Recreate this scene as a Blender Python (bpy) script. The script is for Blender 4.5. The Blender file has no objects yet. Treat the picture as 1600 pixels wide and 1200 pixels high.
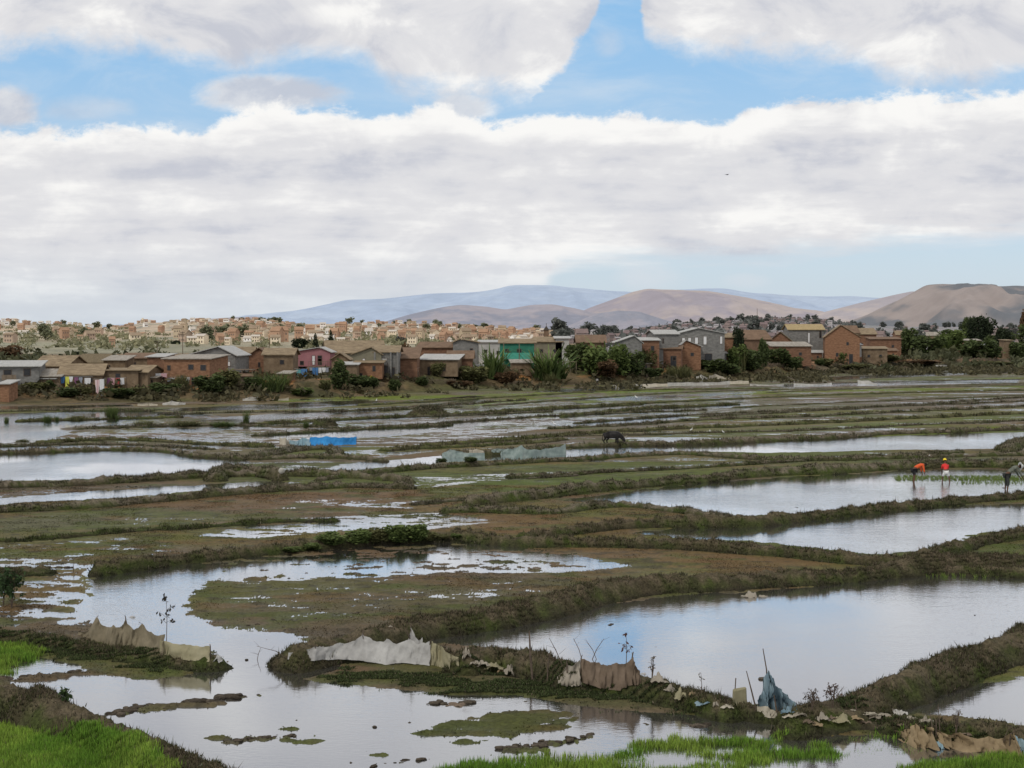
import bpy, bmesh, math, random
import numpy as np
from mathutils import Vector, Matrix, Euler
random.seed(7); rng = np.random.default_rng(11)
R = math.radians
sc = bpy.context.scene
col = sc.collection

# ------------------------------------------------------------------ camera
FP = 2200.0; CH = 8.0; HY = 525.0
PITCH = math.atan((600-HY)/FP)
cam_d = bpy.data.cameras.new('camera'); cam = bpy.data.objects.new('camera', cam_d); col.objects.link(cam)
cam_d.sensor_width = 36; cam_d.lens = 36*FP/1600; cam_d.clip_end = 120000; cam_d.clip_start = 0.5
cam.location = (0, 0, CH); cam.rotation_euler = (R(90)-PITCH, 0, 0)
sc.camera = cam
sc.view_settings.view_transform = 'Standard'; sc.view_settings.look = 'None'
sc.view_settings.exposure = 0; sc.view_settings.gamma = 1
cp, sp = math.cos(PITCH), math.sin(PITCH)

def ray(px, py):
    u = (px-800)/FP; v = (600-py)/FP
    return np.array([u, cp+v*sp, -sp+v*cp])
def at(px, py, z=0.0):
    d = ray(px, py); t = (z-CH)/d[2]
    return Vector((d[0]*t, d[1]*t, z))
def atY(px, py, Y):
    d = ray(px, py); t = Y/d[1]
    return Vector((d[0]*t, Y, CH+d[2]*t))

# ------------------------------------------------------------------ tagging
def tag(o, label=None, cat=None, group=None, kind=None):
    if label: o['label'] = label
    if cat: o['category'] = cat
    if group: o['group'] = group
    if kind: o['kind'] = kind
    return o
def empty(name, loc, rz=0.0, label=None, cat=None, group=None):
    o = bpy.data.objects.new(name, None); col.objects.link(o)
    o.empty_display_size = 0.2
    o.location = loc; o.rotation_euler = (0, 0, rz)
    return tag(o, label, cat, group)

# ------------------------------------------------------------------ numpy noise
def _h(ix, iy, seed):
    M32 = np.uint64(0xffffffff)
    n = (ix.astype(np.int64).astype(np.uint64)*np.uint64(0x9E3779B1)) ^ (iy.astype(np.int64).astype(np.uint64)*np.uint64(0x85EBCA77)) ^ np.uint64(seed*0xC2B2AE3D & 0xffffffff)
    n &= M32; n ^= n >> np.uint64(15); n = (n*np.uint64(0x2C1B3C6D)) & M32; n ^= n >> np.uint64(12); n = (n*np.uint64(0x297A2D39)) & M32; n ^= n >> np.uint64(15)
    return (n & np.uint64(0xffff)).astype(np.float32)/65535.0
def vn(x, y, seed=0):
    x = np.asarray(x, dtype=np.float64); y = np.asarray(y, dtype=np.float64)
    xi = np.floor(x); yi = np.floor(y); fx = x-xi; fy = y-yi
    fx = fx*fx*(3-2*fx); fy = fy*fy*(3-2*fy)
    a = _h(xi, yi, seed); b = _h(xi+1, yi, seed); c = _h(xi, yi+1, seed); d = _h(xi+1, yi+1, seed)
    return (a+(b-a)*fx)*(1-fy)+(c+(d-c)*fx)*fy
def fbm(x, y, seed=0, octs=4):
    s = 0; a = 1; t = 0
    for i in range(octs):
        s = s+a*vn(x*2**i+17.3*i, y*2**i-9.1*i, seed+i); t += a; a *= 0.5
    return s/t*2-1
def sstep(x, a, b):
    t = np.clip((x-a)/(b-a), 0, 1); return t*t*(3-2*t)

# ------------------------------------------------------------------ mesh helpers
def mesh_np(name, V, F, colr=None, smooth=False):
    me = bpy.data.meshes.new(name)
    V = np.ascontiguousarray(V, dtype=np.float32); F = np.ascontiguousarray(F, dtype=np.int32)
    k = F.shape[1]
    me.vertices.add(len(V)); me.vertices.foreach_set('co', V.ravel())
    me.loops.add(F.size); me.loops.foreach_set('vertex_index', F.ravel())
    me.polygons.add(len(F)); me.polygons.foreach_set('loop_start', np.arange(0, F.size, k, dtype=np.int32))
    me.polygons.foreach_set('loop_total', np.full(len(F), k, dtype=np.int32))
    if smooth: me.polygons.foreach_set('use_smooth', np.ones(len(F), dtype=bool))
    me.update(calc_edges=True)
    if colr is not None:
        at_ = me.color_attributes.new('Col', 'FLOAT_COLOR', 'POINT')
        c = np.ones((len(V), 4), dtype=np.float32); c[:, :3] = colr
        at_.data.foreach_set('color', c.ravel())
    return me
def obj(name, me, mat=None, parent=None):
    o = bpy.data.objects.new(name, me); col.objects.link(o)
    if mat is not None:
        me.materials.clear(); me.materials.append(mat)
    if parent is not None: o.parent = parent
    return o
class MB:
    """collects boxes, tubes and sheets for ONE mesh"""
    def __init__(s): s.v = []; s.f = []; s.m = []
    def add(s, vs, fs, m=0):
        n = len(s.v); s.v += [tuple(v) for v in vs]; s.f += [tuple(i+n for i in f) for f in fs]; s.m += [m]*len(fs)
    def box(s, x0, x1, y0, y1, z0, z1, m=0):
        s.add([(x0,y0,z0),(x1,y0,z0),(x1,y1,z0),(x0,y1,z0),(x0,y0,z1),(x1,y0,z1),(x1,y1,z1),(x0,y1,z1)],
              [(0,3,2,1),(4,5,6,7),(0,1,5,4),(1,2,6,5),(2,3,7,6),(3,0,4,7)], m)
    def tube(s, pts, rad, n=6, m=0):
        pts = [Vector(p) for p in pts]
        if not hasattr(rad, '__len__'): rad = [rad]*len(pts)
        vs = []; fs = []
        for i, p in enumerate(pts):
            d = (pts[min(i+1, len(pts)-1)]-pts[max(i-1, 0)]).normalized()
            a = d.orthogonal().normalized() if abs(d.z) < .95 else Vector((1, 0, 0)); a = (a-d*a.dot(d)).normalized(); b = d.cross(a)
            for k in range(n):
                t = 2*math.pi*k/n; vs.append(p+(a*math.cos(t)+b*math.sin(t))*rad[i])
        for i in range(len(pts)-1):
            for k in range(n):
                fs.append((i*n+k, i*n+(k+1) % n, (i+1)*n+(k+1) % n, (i+1)*n+k))
        fs.append(tuple(range(n))[::-1]); fs.append(tuple((len(pts)-1)*n+k for k in range(n)))
        s.add(vs, fs, m)
    def mesh(s, name, mats=None, smooth=False):
        me = bpy.data.meshes.new(name); me.from_pydata(s.v, [], s.f); me.update()
        if mats:
            for mt in mats: me.materials.append(mt)
            me.polygons.foreach_set('material_index', s.m)
        if smooth: me.polygons.foreach_set('use_smooth', [True]*len(s.f))
        return me
    def build(s, name, mat, parent=None, smooth=False):
        me = s.mesh(name, [mat] if not isinstance(mat, (list, tuple)) else list(mat), smooth)
        o = bpy.data.objects.new(name, me); col.objects.link(o)
        if parent is not None: o.parent = parent
        return o

# ------------------------------------------------------------------ materials
def newmat(name, rough=0.9, spec=0.2):
    m = bpy.data.materials.new(name); m.use_nodes = True
    nt = m.node_tree; b = nt.nodes['Principled BSDF']
    b.inputs['Roughness'].default_value = rough
    b.inputs['Specular IOR Level'].default_value = spec
    return m, nt, b
def noisy(name, c1, c2, scale=3.0, rough=0.9, bump=0.0, bscale=20.0, c3=None, streak=None, spec=0.2, translucent=0.0):
    m, nt, b = newmat(name, rough, spec)
    tc = nt.nodes.new('ShaderNodeTexCoord')
    mp = nt.nodes.new('ShaderNodeMapping'); nt.links.new(tc.outputs['Object'], mp.inputs[0])
    if streak: mp.inputs['Scale'].default_value = streak
    oi = nt.nodes.new('ShaderNodeObjectInfo')
    n = nt.nodes.new('ShaderNodeTexNoise'); n.noise_dimensions = '4D'; n.inputs['Scale'].default_value = scale; n.inputs['Detail'].default_value = 6; n.inputs['Roughness'].default_value = .65
    ml = nt.nodes.new('ShaderNodeMath'); ml.operation = 'MULTIPLY'; ml.inputs[1].default_value = 37; nt.links.new(oi.outputs['Random'], ml.inputs[0]); nt.links.new(ml.outputs[0], n.inputs['W'])
    nt.links.new(mp.outputs[0], n.inputs['Vector'])
    cr = nt.nodes.new('ShaderNodeValToRGB'); nt.links.new(n.outputs['Fac'], cr.inputs[0])
    cr.color_ramp.elements[0].position = .32; cr.color_ramp.elements[0].color = (*c1, 1)
    cr.color_ramp.elements[1].position = .68; cr.color_ramp.elements[1].color = (*c2, 1)
    if c3:
        e = cr.color_ramp.elements.new(.5); e.color = (*c3, 1)
    nt.links.new(cr.outputs[0], b.inputs['Base Color'])
    if bump:
        n2 = nt.nodes.new('ShaderNodeTexNoise'); n2.inputs['Scale'].default_value = bscale; n2.inputs['Detail'].default_value = 5
        nt.links.new(tc.outputs['Object'], n2.inputs['Vector'])
        bp = nt.nodes.new('ShaderNodeBump'); bp.inputs['Strength'].default_value = 1; bp.inputs['Distance'].default_value = bump
        nt.links.new(n2.outputs['Fac'], bp.inputs['Height']); nt.links.new(bp.outputs[0], b.inputs['Normal'])
    if translucent:
        tr = nt.nodes.new('ShaderNodeBsdfTranslucent'); nt.links.new(cr.outputs[0], tr.inputs[0])
        mx = nt.nodes.new('ShaderNodeMixShader'); mx.inputs[0].default_value = translucent
        out = nt.nodes['Material Output']
        nt.links.new(b.outputs[0], mx.inputs[1]); nt.links.new(tr.outputs[0], mx.inputs[2]); nt.links.new(mx.outputs[0], out.inputs[0])
    return m
def vcol_mat(name, rough=0.95, scale=6.0, var=0.5, bump=0.02, bscale=25.0, spec=0.15, translucent=0.0, wet=False):
    m, nt, b = newmat(name, rough, spec)
    a = nt.nodes.new('ShaderNodeAttribute'); a.attribute_name = 'Col'
    tc = nt.nodes.new('ShaderNodeTexCoord')
    n = nt.nodes.new('ShaderNodeTexNoise'); n.inputs['Scale'].default_value = scale; n.inputs['Detail'].default_value = 7; n.inputs['Roughness'].default_value = .7
    nt.links.new(tc.outputs['Object'], n.inputs['Vector'])
    mr = nt.nodes.new('ShaderNodeMapRange'); mr.inputs['From Min'].default_value = .3; mr.inputs['From Max'].default_value = .7
    mr.inputs['To Min'].default_value = 1-var; mr.inputs['To Max'].default_value = 1+var
    nt.links.new(n.outputs['Fac'], mr.inputs[0])
    vm = nt.nodes.new('ShaderNodeVectorMath'); vm.operation = 'SCALE'
    nt.links.new(a.outputs['Color'], vm.inputs[0]); nt.links.new(mr.outputs[0], vm.inputs['Scale'])
    nt.links.new(vm.outputs[0], b.inputs['Base Color'])
    if bump:
        n2 = nt.nodes.new('ShaderNodeTexNoise'); n2.inputs['Scale'].default_value = bscale; n2.inputs['Detail'].default_value = 6
        nt.links.new(tc.outputs['Object'], n2.inputs['Vector'])
        bp = nt.nodes.new('ShaderNodeBump'); bp.inputs['Strength'].default_value = 1; bp.inputs['Distance'].default_value = bump
        nt.links.new(n2.outputs['Fac'], bp.inputs['Height']); nt.links.new(bp.outputs[0], b.inputs['Normal'])
    if wet:
        g = nt.nodes.new('ShaderNodeNewGeometry'); sx = nt.nodes.new('ShaderNodeSeparateXYZ'); nt.links.new(g.outputs['Position'], sx.inputs[0])
        mr2 = nt.nodes.new('ShaderNodeMapRange'); mr2.inputs['From Min'].default_value = 0.0; mr2.inputs['From Max'].default_value = .05
        mr2.inputs['To Min'].default_value = .5; mr2.inputs['To Max'].default_value = .95
        nt.links.new(sx.outputs['Z'], mr2.inputs[0]); nt.links.new(mr2.outputs[0], b.inputs['Roughness'])
    if translucent:
        tr = nt.nodes.new('ShaderNodeBsdfTranslucent'); nt.links.new(vm.outputs[0], tr.inputs[0])
        mx = nt.nodes.new('ShaderNodeMixShader'); mx.inputs[0].default_value = translucent
        nt.links.new(b.outputs[0], mx.inputs[1]); nt.links.new(tr.outputs[0], mx.inputs[2]); nt.links.new(mx.outputs[0], nt.nodes['Material Output'].inputs[0])
    return m

# ------------------------------------------------------------------ world: Nishita sky with a procedural cloud deck
SUN_EL, SUN_AZ = R(48), R(215)     # azimuth clockwise from +Y (north)
w = bpy.data.worlds.new('World'); sc.world = w; w.use_nodes = True
wt = w.node_tree; bg = wt.nodes['Background']
class E:
    def __init__(s, k): s.k = k
    def _b(s, o, op):
        n = wt.nodes.new('ShaderNodeMath'); n.operation = op
        for i, q in enumerate((s, o)):
            if q is None: continue
            if isinstance(q, E): wt.links.new(q.k, n.inputs[i])
            else: n.inputs[i].default_value = q
        return E(n.outputs[0])
    def __add__(s, o): return s._b(o, 'ADD')
    __radd__ = __add__
    def __sub__(s, o): return s._b(o, 'SUBTRACT')
    def __rsub__(s, o): return (s*-1)+o
    def __mul__(s, o): return s._b(o, 'MULTIPLY')
    __rmul__ = __mul__
    def __truediv__(s, o): return s._b(o, 'DIVIDE')
    def abs(s): return s._b(None, 'ABSOLUTE')
    def max(s, o): return s._b(o, 'MAXIMUM')
    def min(s, o): return s._b(o, 'MINIMUM')
    def ss(s, a, b):
        n = wt.nodes.new('ShaderNodeMapRange'); n.interpolation_type = 'SMOOTHSTEP'
        n.inputs['From Min'].default_value = a; n.inputs['From Max'].default_value = b
        wt.links.new(s.k, n.inputs[0]); return E(n.outputs[0])
    def curve(s, pts, x0, x1, y0, y1):
        n = wt.nodes.new('ShaderNodeFloatCurve'); c = n.mapping.curves[0]
        while len(c.points) > 2: c.points.remove(c.points[1])
        P = [((x-x0)/(x1-x0), (y-y0)/(y1-y0)) for x, y in pts]
        c.points[0].location = P[0]; c.points[1].location = P[-1]
        for p in P[1:-1]: c.points.new(*p)
        n.mapping.update()
        t = ((s-x0)*(1/(x1-x0))).max(0.0).min(1.0)
        wt.links.new(t.k, n.inputs['Value']); return E(n.outputs[0])*(y1-y0)+y0
def enoise(x, y, scale, detail=5, rough=.55, zoff=0.0, dist=0.0):
    c = wt.nodes.new('ShaderNodeCombineXYZ'); wt.links.new(x.k, c.inputs[0]); wt.links.new(y.k, c.inputs[1]); c.inputs[2].default_value = zoff
    n = wt.nodes.new('ShaderNodeTexNoise'); n.inputs['Scale'].default_value = scale; n.inputs['Detail'].default_value = detail
    n.inputs['Roughness'].default_value = rough; n.inputs['Distortion'].default_value = dist
    wt.links.new(c.outputs[0], n.inputs['Vector']); return E(n.outputs['Fac'])-.5
def mixc(f, a, b):
    n = wt.nodes.new('ShaderNodeMix'); n.data_type = 'RGBA'; n.clamp_factor = True
    wt.links.new(f.k, n.inputs[0])
    for i, q in ((6, a), (7, b)):
        if isinstance(q, tuple): n.inputs[i].default_value = (*q, 1)
        else: wt.links.new(q, n.inputs[i])
    return n.outputs[2]
def srgb(r, g, b, k=1.0):
    f = lambda c: (c/255/12.92 if c/255 <= .04045 else ((c/255+.055)/1.055)**2.4)*k
    return (f(r), f(g), f(b))
tc = wt.nodes.new('ShaderNodeTexCoord'); sx = wt.nodes.new('ShaderNodeSeparateXYZ'); wt.links.new(tc.outputs['Generated'], sx.inputs[0])
x, y, z = (E(sx.outputs[i]) for i in range(3))
ay = y.abs().max(.05)
u = x/ay; v = (z.max(0.0))/ay
U = u*2200+800; V = (v*-2200)+525
UU = U*.001; VV = V*.001
KS = 9.6          # background strength .1: cloud radiance about .9
sky = wt.nodes.new('ShaderNodeTexSky'); sky.sky_type = 'NISHITA'; sky.sun_disc = False
sky.sun_elevation = SUN_EL; sky.sun_rotation = SUN_AZ; sky.altitude = 1200; sky.air_density = 1.0; sky.dust_density = 1.0
# layers
n_edge = enoise(UU, VV*1.6, 8, 7, .66, 3.1, .2)
n_big = enoise(UU, VV*2.2, 3.2, 5, .5, 7.7, .4)
top_e = U.curve([(-300,60),(0,84),(80,76),(200,70),(260,84),(320,102),(400,108),(470,92),(570,92),(600,128),(650,146),(750,154),(850,150),(905,146),(925,100),(940,40),(952,5),(985,0),(1005,58),(1050,82),(1200,88),(1340,104),(1400,130),(1480,132),(1560,118),(1900,110)], -300, 1900, -100, 300)
band_e = U.curve([(-300,205),(0,208),(200,200),(330,192),(370,180),(500,168),(600,184),(650,180),(690,178),(720,194),(760,196),(900,186),(1000,186),(1060,196),(1130,204),(1160,182),(1250,160),(1400,156),(1600,148),(1900,150)], -300, 1900, -100, 300)
low_e = U.curve([(-300,560),(300,560),(600,540),(840,470),(880,420),(1000,408),(1100,408),(1200,404),(1350,388),(1500,376),(1900,370)], -300, 1900, 0, 600)
gapx = 1.0-((U-(V*-.45)-958+n_edge*130)/52).abs()
d1 = (top_e-V+9.0)/60+n_edge*1.4-gapx.max(0.0)*2.2*(V+60).ss(0, 60)+enoise(UU, VV, 26, 4, .6, 17.0, .2)*.5
dv = (V-band_e)
d2 = (dv+7.0)/60+n_edge*1.7
def ell(cx, cy, rx, ry, amp=1.5):
    a = (U-cx)/rx; b = (V-cy)/ry
    return 1.0-(a*a+b*b)+n_edge*amp*1.6+n_big*.8
c1 = d1.ss(-.22, .62); c2 = d2.ss(-.06, .2)
c3 = ell(420, 150, 130, 36).ss(-.1, .9)*.85
c4 = ell(15, 168, 60, 42).ss(-.1, .8)*.9
c5 = ell(140, 172, 95, 24).ss(-.1, 1.4)*.4
c6 = ell(730, 168, 60, 26).ss(-.1, .9)*.8
c7 = ell(950, 70, 30, 28).ss(-.2, 1.4)*.35
low = ((low_e-V)/30+enoise(UU, VV*7, 7, 5, .55, 1.3)*2.2).ss(-.6, 1.0)
c8 = ell(1010, 432, 62, 26).ss(-.3, 1.2)*.75
c9 = ell(1165, 438, 45, 12).ss(-.3, 1.2)*.5
upper = (c1.max(c3).max(c4)).max(c5.max(c6)).max(c7)
# shading of the cloud deck: planar streaks that close up towards the horizon
vz = v+.045
px_ = u/vz; py_ = E(1.0/vz if False else (vz*0+1.0).k)/vz
n_pl = enoise(px_*.33, py_*.85, .55, 6, .55, 2.2, .3)
n_str = enoise(UU*.8, VV*6.5, 3.2, 5, .54, 9.2, .1)
n_puff = enoise(UU, VV*1.35, 6.0, 7, .6, 11.0, .5)
mid = (dv/70).ss(.0, 1.0)
mid2 = (V-225).ss(0, 110)
rim = (1.0-(dv/45+n_puff*2.2).ss(.1, 1.5))
n_row = enoise(UU*.95, VV*2.7, 8.5, 6, .58, 31.0, .15)
sh_band = .60+n_puff*2.3*(1.0-mid*.5)+n_str*(mid2*1.15+.7)+n_row*1.7*(.4+mid*.6-mid2*.35)+n_pl*.4+rim*.45
grey_belt = (1.0-((V-262-n_puff*60-n_str*50)/62).abs().ss(.0, 1.2))
sh_band = sh_band-grey_belt*.26
sh_top = .48+n_puff*2.8+n_big*.9
hot = ell(850, 85, 75, 75, 1.0).ss(0, 1.2)
sh_top = sh_top+hot*.5+ell(760, 130, 170, 20).ss(0, 1.2)*.3-ell(470, 85, 170, 40).ss(0, 1)*.15+ell(560, 30, 160, 20).ss(0, 1)*.2
sh_top = sh_top-ell(440, 150, 120, 30).ss(0, 1)*.25
GREY = srgb(203, 206, 216, KS); WHITE = srgb(254, 253, 251, KS); MIDC = srgb(228, 228, 231, KS)
def cloudcol(s):
    a = mixc(s.ss(.0, .55), GREY, MIDC)
    return mixc(s.ss(.5, 1.05), a, WHITE)
blue_tint = mixc(v.ss(.02, .24), srgb(206, 223, 236, KS), srgb(152, 203, 246, KS))
# Nishita supplies the clear blue, lifted by thin high haze
nm = wt.nodes.new('ShaderNodeMix'); nm.data_type = 'RGBA'; nm.inputs[0].default_value = .82
wt.links.new(sky.outputs[0], nm.inputs[6]); wt.links.new(blue_tint, nm.inputs[7])
clear = mixc((enoise(UU, VV*2.5, 4.5, 6, .6, 15.0, .6)*1.9+.2).ss(.0, .8)*.6, nm.outputs[2], srgb(212, 226, 240, KS))
c_top = mixc(upper, clear, cloudcol(sh_top))
colr = mixc(c2*low, c_top, cloudcol(sh_band))
colr = mixc(c8.max(c9), colr, srgb(226, 231, 237, KS))
hz = (1.0-v.ss(.0, .075))*.72
colr = mixc(hz, colr, srgb(202, 213, 224, KS))
# above the frame: broken cloud; below the horizon: dull ground
over = (enoise(UU, VV*1.3, 2.2, 5, .55, 21.0, .3)*2.2+.55).ss(.1, .9)
colr = mixc((V*-1).ss(-12, 70)*over, colr, cloudcol(sh_top*.7+.12))
gd = (z*-1).ss(0, .02)
colr = mixc(gd, colr, (.9, .8, .6))
wt.links.new(colr, bg.inputs[0]); bg.inputs[1].default_value = .1

sun_d = bpy.data.lights.new('sun', 'SUN'); sun_d.energy = 1.3; sun_d.angle = R(10); sun_d.color = (1, .95, .86)
sun = bpy.data.objects.new('sun', sun_d); col.objects.link(sun)
sdir = Vector((math.sin(SUN_AZ)*math.cos(SUN_EL), math.cos(SUN_AZ)*math.cos(SUN_EL), math.sin(SUN_EL)))
sun.rotation_euler = (-sdir).to_track_quat('-Z', 'Y').to_euler(); sun.location = (0, -20, 60)
w.cycles.sampling_method = 'MANUAL'; w.cycles.sample_map_resolution = 256
# ------------------------------------------------------------------ terrain layout (traced on the ground plane)
NC = 1000; SMAX = .455
Ys = [15.0]
while Ys[-1] < 340: Ys.append(Ys[-1]+.11+.0019*Ys[-1])
while Ys[-1] < 5200: Ys.append(Ys[-1]*1.018)
Ys = np.array(Ys); NR = len(Ys)
Ss = np.linspace(-SMAX, SMAX, NC)
SS, YY = np.meshgrid(Ss, Ys)
XX = SS*YY
PX = 800+FP*SS                                  # bearing of every column
rowof = lambda y: int(np.clip(np.searchsorted(Ys, y), 0, NR-1))

def gpoly(pts, z=0.0): return np.array([at(px, py, z)[:2] for px, py in pts])
def sub(P, m):
    """grid window that contains the points P with margin m"""
    y0 = max(P[:, 1].min()-m, Ys[0]); y1 = P[:, 1].max()+m
    r0 = max(rowof(y0)-1, 0); r1 = min(rowof(y1)+1, NR)
    s0 = ((P[:, 0]-m)/P[:, 1]).min(); s1 = ((P[:, 0]+m)/P[:, 1]).max()
    c0 = int(np.clip(np.searchsorted(Ss, s0)-1, 0, NC-1)); c1 = int(np.clip(np.searchsorted(Ss, s1)+1, 1, NC))
    return slice(r0, r1), slice(c0, c1)
def segdist(P, X, Y, closed):
    d = np.full(X.shape, 1e9); n = len(P)
    for i in range(n if closed else n-1):
        a = P[i]; b = P[(i+1) % n]; e = b-a; L = max((e*e).sum(), 1e-9)
        t = np.clip(((X-a[0])*e[0]+(Y-a[1])*e[1])/L, 0, 1)
        d = np.minimum(d, (X-a[0]-t*e[0])**2+(Y-a[1]-t*e[1])**2)
    return np.sqrt(d)
def polysd(P, X, Y):
    d = segdist(P, X, Y, True); ins = np.zeros(X.shape, bool); n = len(P)
    for i in range(n):
        x1, y1 = P[i]; x2, y2 = P[(i+1) % n]
        if y1 == y2: continue
        c = ((y1 > Y) != (y2 > Y)) & (X < (x2-x1)*(Y-y1)/(y2-y1)+x1)
        ins ^= c
    return np.where(ins, d, -d)       # positive inside
near = YY < 360
# noise fields
Nf = fbm(XX*.55, YY*.40, 3, 5)                               # metre scale
Nl = fbm(XX*.07, YY*.16, 5, 4)                               # field scale, stretched along x
Nc = fbm(XX*5.5, YY*5.5, 9, 4)*np.exp(-YY/220.)              # clods
Ns = fbm(XX*.16, YY*.75, 13, 5)                              # streaks
Nm = fbm(XX*1.3, YY*3.2, 17, 6); Nr = fbm(XX*4.5, YY*8, 19, 4)*np.exp(-YY/90.)
far_s = sstep(YY, 90, 170)
H = .035+.02*Nl+.02*Nf+.012*Nc
H += -.05*sstep(Ns+.4*Nm, .02, .35)*(.35+.65*sstep(YY, 60, 110))                 # shallow wet streaks
COL = np.zeros((NR, NC, 3), np.float32)
brown = np.array([.088, .070, .048]); red = np.array([.115, .075, .044]); green = np.array([.064, .080, .028]); dark = np.array([.040, .036, .026])
olive = np.array([.092, .090, .040]); lime = np.array([.13, .17, .032]); straw = np.array([.17, .145, .105]); grey = np.array([.12, .108, .090])
def mixv(a, b, t): return a*(1-t[..., None])+b*t[..., None]
COL[:] = brown
COL[:] = mixv(COL, olive, sstep(Nl, -.2, .35))
COL[:] = mixv(COL, green, sstep(fbm(XX*.05, YY*.12, 21, 4), .0, .3)*.7)
COL[:] = mixv(COL, red, sstep(fbm(XX*.04, YY*.1, 31, 4), .1, .35)*.5)
COL[:] = mixv(COL, grey, sstep(fbm(XX*.1, YY*.5, 41, 4), .0, .35)*.6*sstep(YY, 60, 130))
COL[:] = mixv(COL, dark, sstep(Nf, .05, .5)*.5)

def field(pts, c, a=.8, soft=.5):
    P = gpoly(pts); sl = sub(P, 3); X = XX[sl]; Y = YY[sl]
    sd = polysd(P, X, Y)+Nf[sl]*(.4+.012*Y)
    t = sstep(sd, -soft, soft)*a
    COL[sl] = mixv(COL[sl], np.array(c), t*(.75+.25*np.clip(Nc[sl]+Nl[sl]*1.5, -1, 1)))
def level(pts, z, amp=0.0, edge=.25, wob=1.0, streak=True, only_lower=False):
    P = gpoly(pts); sl = sub(P, 3); X = XX[sl]; Y = YY[sl]
    sd = polysd(P, X, Y)+Nf[sl]*(.10+.0035*Y)*wob+Ns[sl]*.0035*Y*wob+(Nm[sl]*(.30+.0035*Y)+Nr[sl]*.25)*wob
    e = edge+.002*Y
    t = sstep(sd, -e, e)
    n = (Ns[sl]*.6+Nf[sl]*.35+Nm[sl]*1.0+Nr[sl]*.5) if streak else Nf[sl]
    H[sl] = H[sl]*(1-t)+(z+amp*n)*t

# fields: colour
field([(400,772),(560,765),(700,772),(720,800),(560,806),(430,802),(200,790),(230,780)], red, .75)
field([(700,800),(860,805),(880,832),(780,834),(720,822)], red, .8)
field([(860,850),(1020,850),(1200,872),(1380,880),(1250,888),(1000,892),(940,880)], red, .85)
field([(-80,802),(200,800),(420,806),(360,818),(200,828),(-80,836)], green*1.05, .8)
field([(-80,815),(160,812),(160,826),(-80,832)], grey, .5)
field([(640,760),(900,748),(1280,725),(1300,732),(1000,748),(860,764),(700,778)], green*1.1, .8)
field([(840,700),(1100,674),(1600,648),(1600,658),(1280,676),(1050,690),(880,698)], green*1.25, .8)
field([(820,684),(1000,668),(1250,658),(1600,640),(1600,646),(1250,668),(1000,680)], olive*1.15, .8)
field([(300,900),(560,905),(800,905),(1000,905),(900,922),(640,968),(470,980),(340,960)], np.array([.064, .062, .032]), .75)
field([(-80,900),(140,890),(150,940),(-80,975)], red*.9, .7)
field([(420,700),(560,696),(700,706),(560,712),(420,708)], green*1.1, .7)
for q in ([(430,622),(700,618),(1050,607),(1050,610),(700,624),(440,628)], [(740,628),(880,620),(1000,617),(1000,622),(880,627),(740,634)], [(940,613),(1050,607),(1060,611),(950,617)],
          [(800,618),(900,612),(930,615),(820,621)], [(1180,688),(1500,672),(1600,665),(1600,670),(1400,683),(1180,694)],
          [(1350,597),(1600,590),(1600,592),(1350,600)], [(900,627),(1180,612),(1600,604),(1600,607),(1180,616),(900,631)]):
    field(q, lime*.72, .85, .8)
field([(1180,630),(1600,612),(1600,628),(1180,648),(900,655),(900,640)], grey*.9, .6)
field([(660,690),(880,676),(900,690),(700,700)], grey*.8, .6)

# marsh: weed mats with water between
level([(-80,870),(130,870),(160,960),(100,1000),(-80,985)], .004, .085, .5)
field([(-80,855),(130,850),(200,875),(130,880),(-80,880)], green, .7)
level([(120,885),(300,868),(420,860),(560,850),(740,846),(860,860),(990,884),(880,897),(700,900),(620,908),(440,915),(300,905)], -.030, .10, .5)
level([(300,925),(380,905),(640,900),(940,893),(1000,905),(900,922),(640,970),(540,985),(420,980),(330,960)], .034, .050, .6)
COL[:] = mixv(COL, red*.85, sstep(fbm(XX*.35, YY*.7, 23, 5), .05, .3)*.55*(YY < 75)); COL[:] = mixv(COL, green*.8, sstep(fbm(XX*.5, YY*.9, 27, 5), .1, .35)*.6*(YY < 90)); COL[:] = mixv(COL, dark*.8, sstep(fbm(XX*2.2, YY*3.5, 29, 4), .1, .45)*.6*(YY < 90))
level([(300,838),(380,818),(450,810),(560,805),(700,800),(790,815),(660,830),(520,832),(400,842)], -.010, .075, .4)
level([(110,850),(190,840),(290,856),(240,868),(150,862)], -.010, .07, .4)
level([(-80,845),(200,838),(260,858),(120,872),(-80,868)], .015, .07, .4)
level([(620,755),(740,742),(820,742),(720,758),(650,764)], -.005, .08, .4)
level([(640,745),(900,735),(1200,718),(1450,705),(1450,712),(1200,726),(950,742),(800,752),(640,760)], .006, .06, .4)
level([(480,790),(560,778),(680,778),(720,786),(640,796)], .005, .07, .4)
level([(260,716),(420,710),(620,700),(700,704),(560,720),(440,718)], .012, .07, .4)
level([(830,612),(1100,600),(1600,588),(1700,600),(1300,612),(900,622)], .018, .07, .6)
level([(-80,655),(400,650),(800,625),(1000,618),(1000,650),(700,690),(300,705),(-80,700)], .000, .07, .6)
level([(560,640),(900,620),(1180,612),(1180,640),(900,668),(700,680)], -.002, .06, .6)
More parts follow.
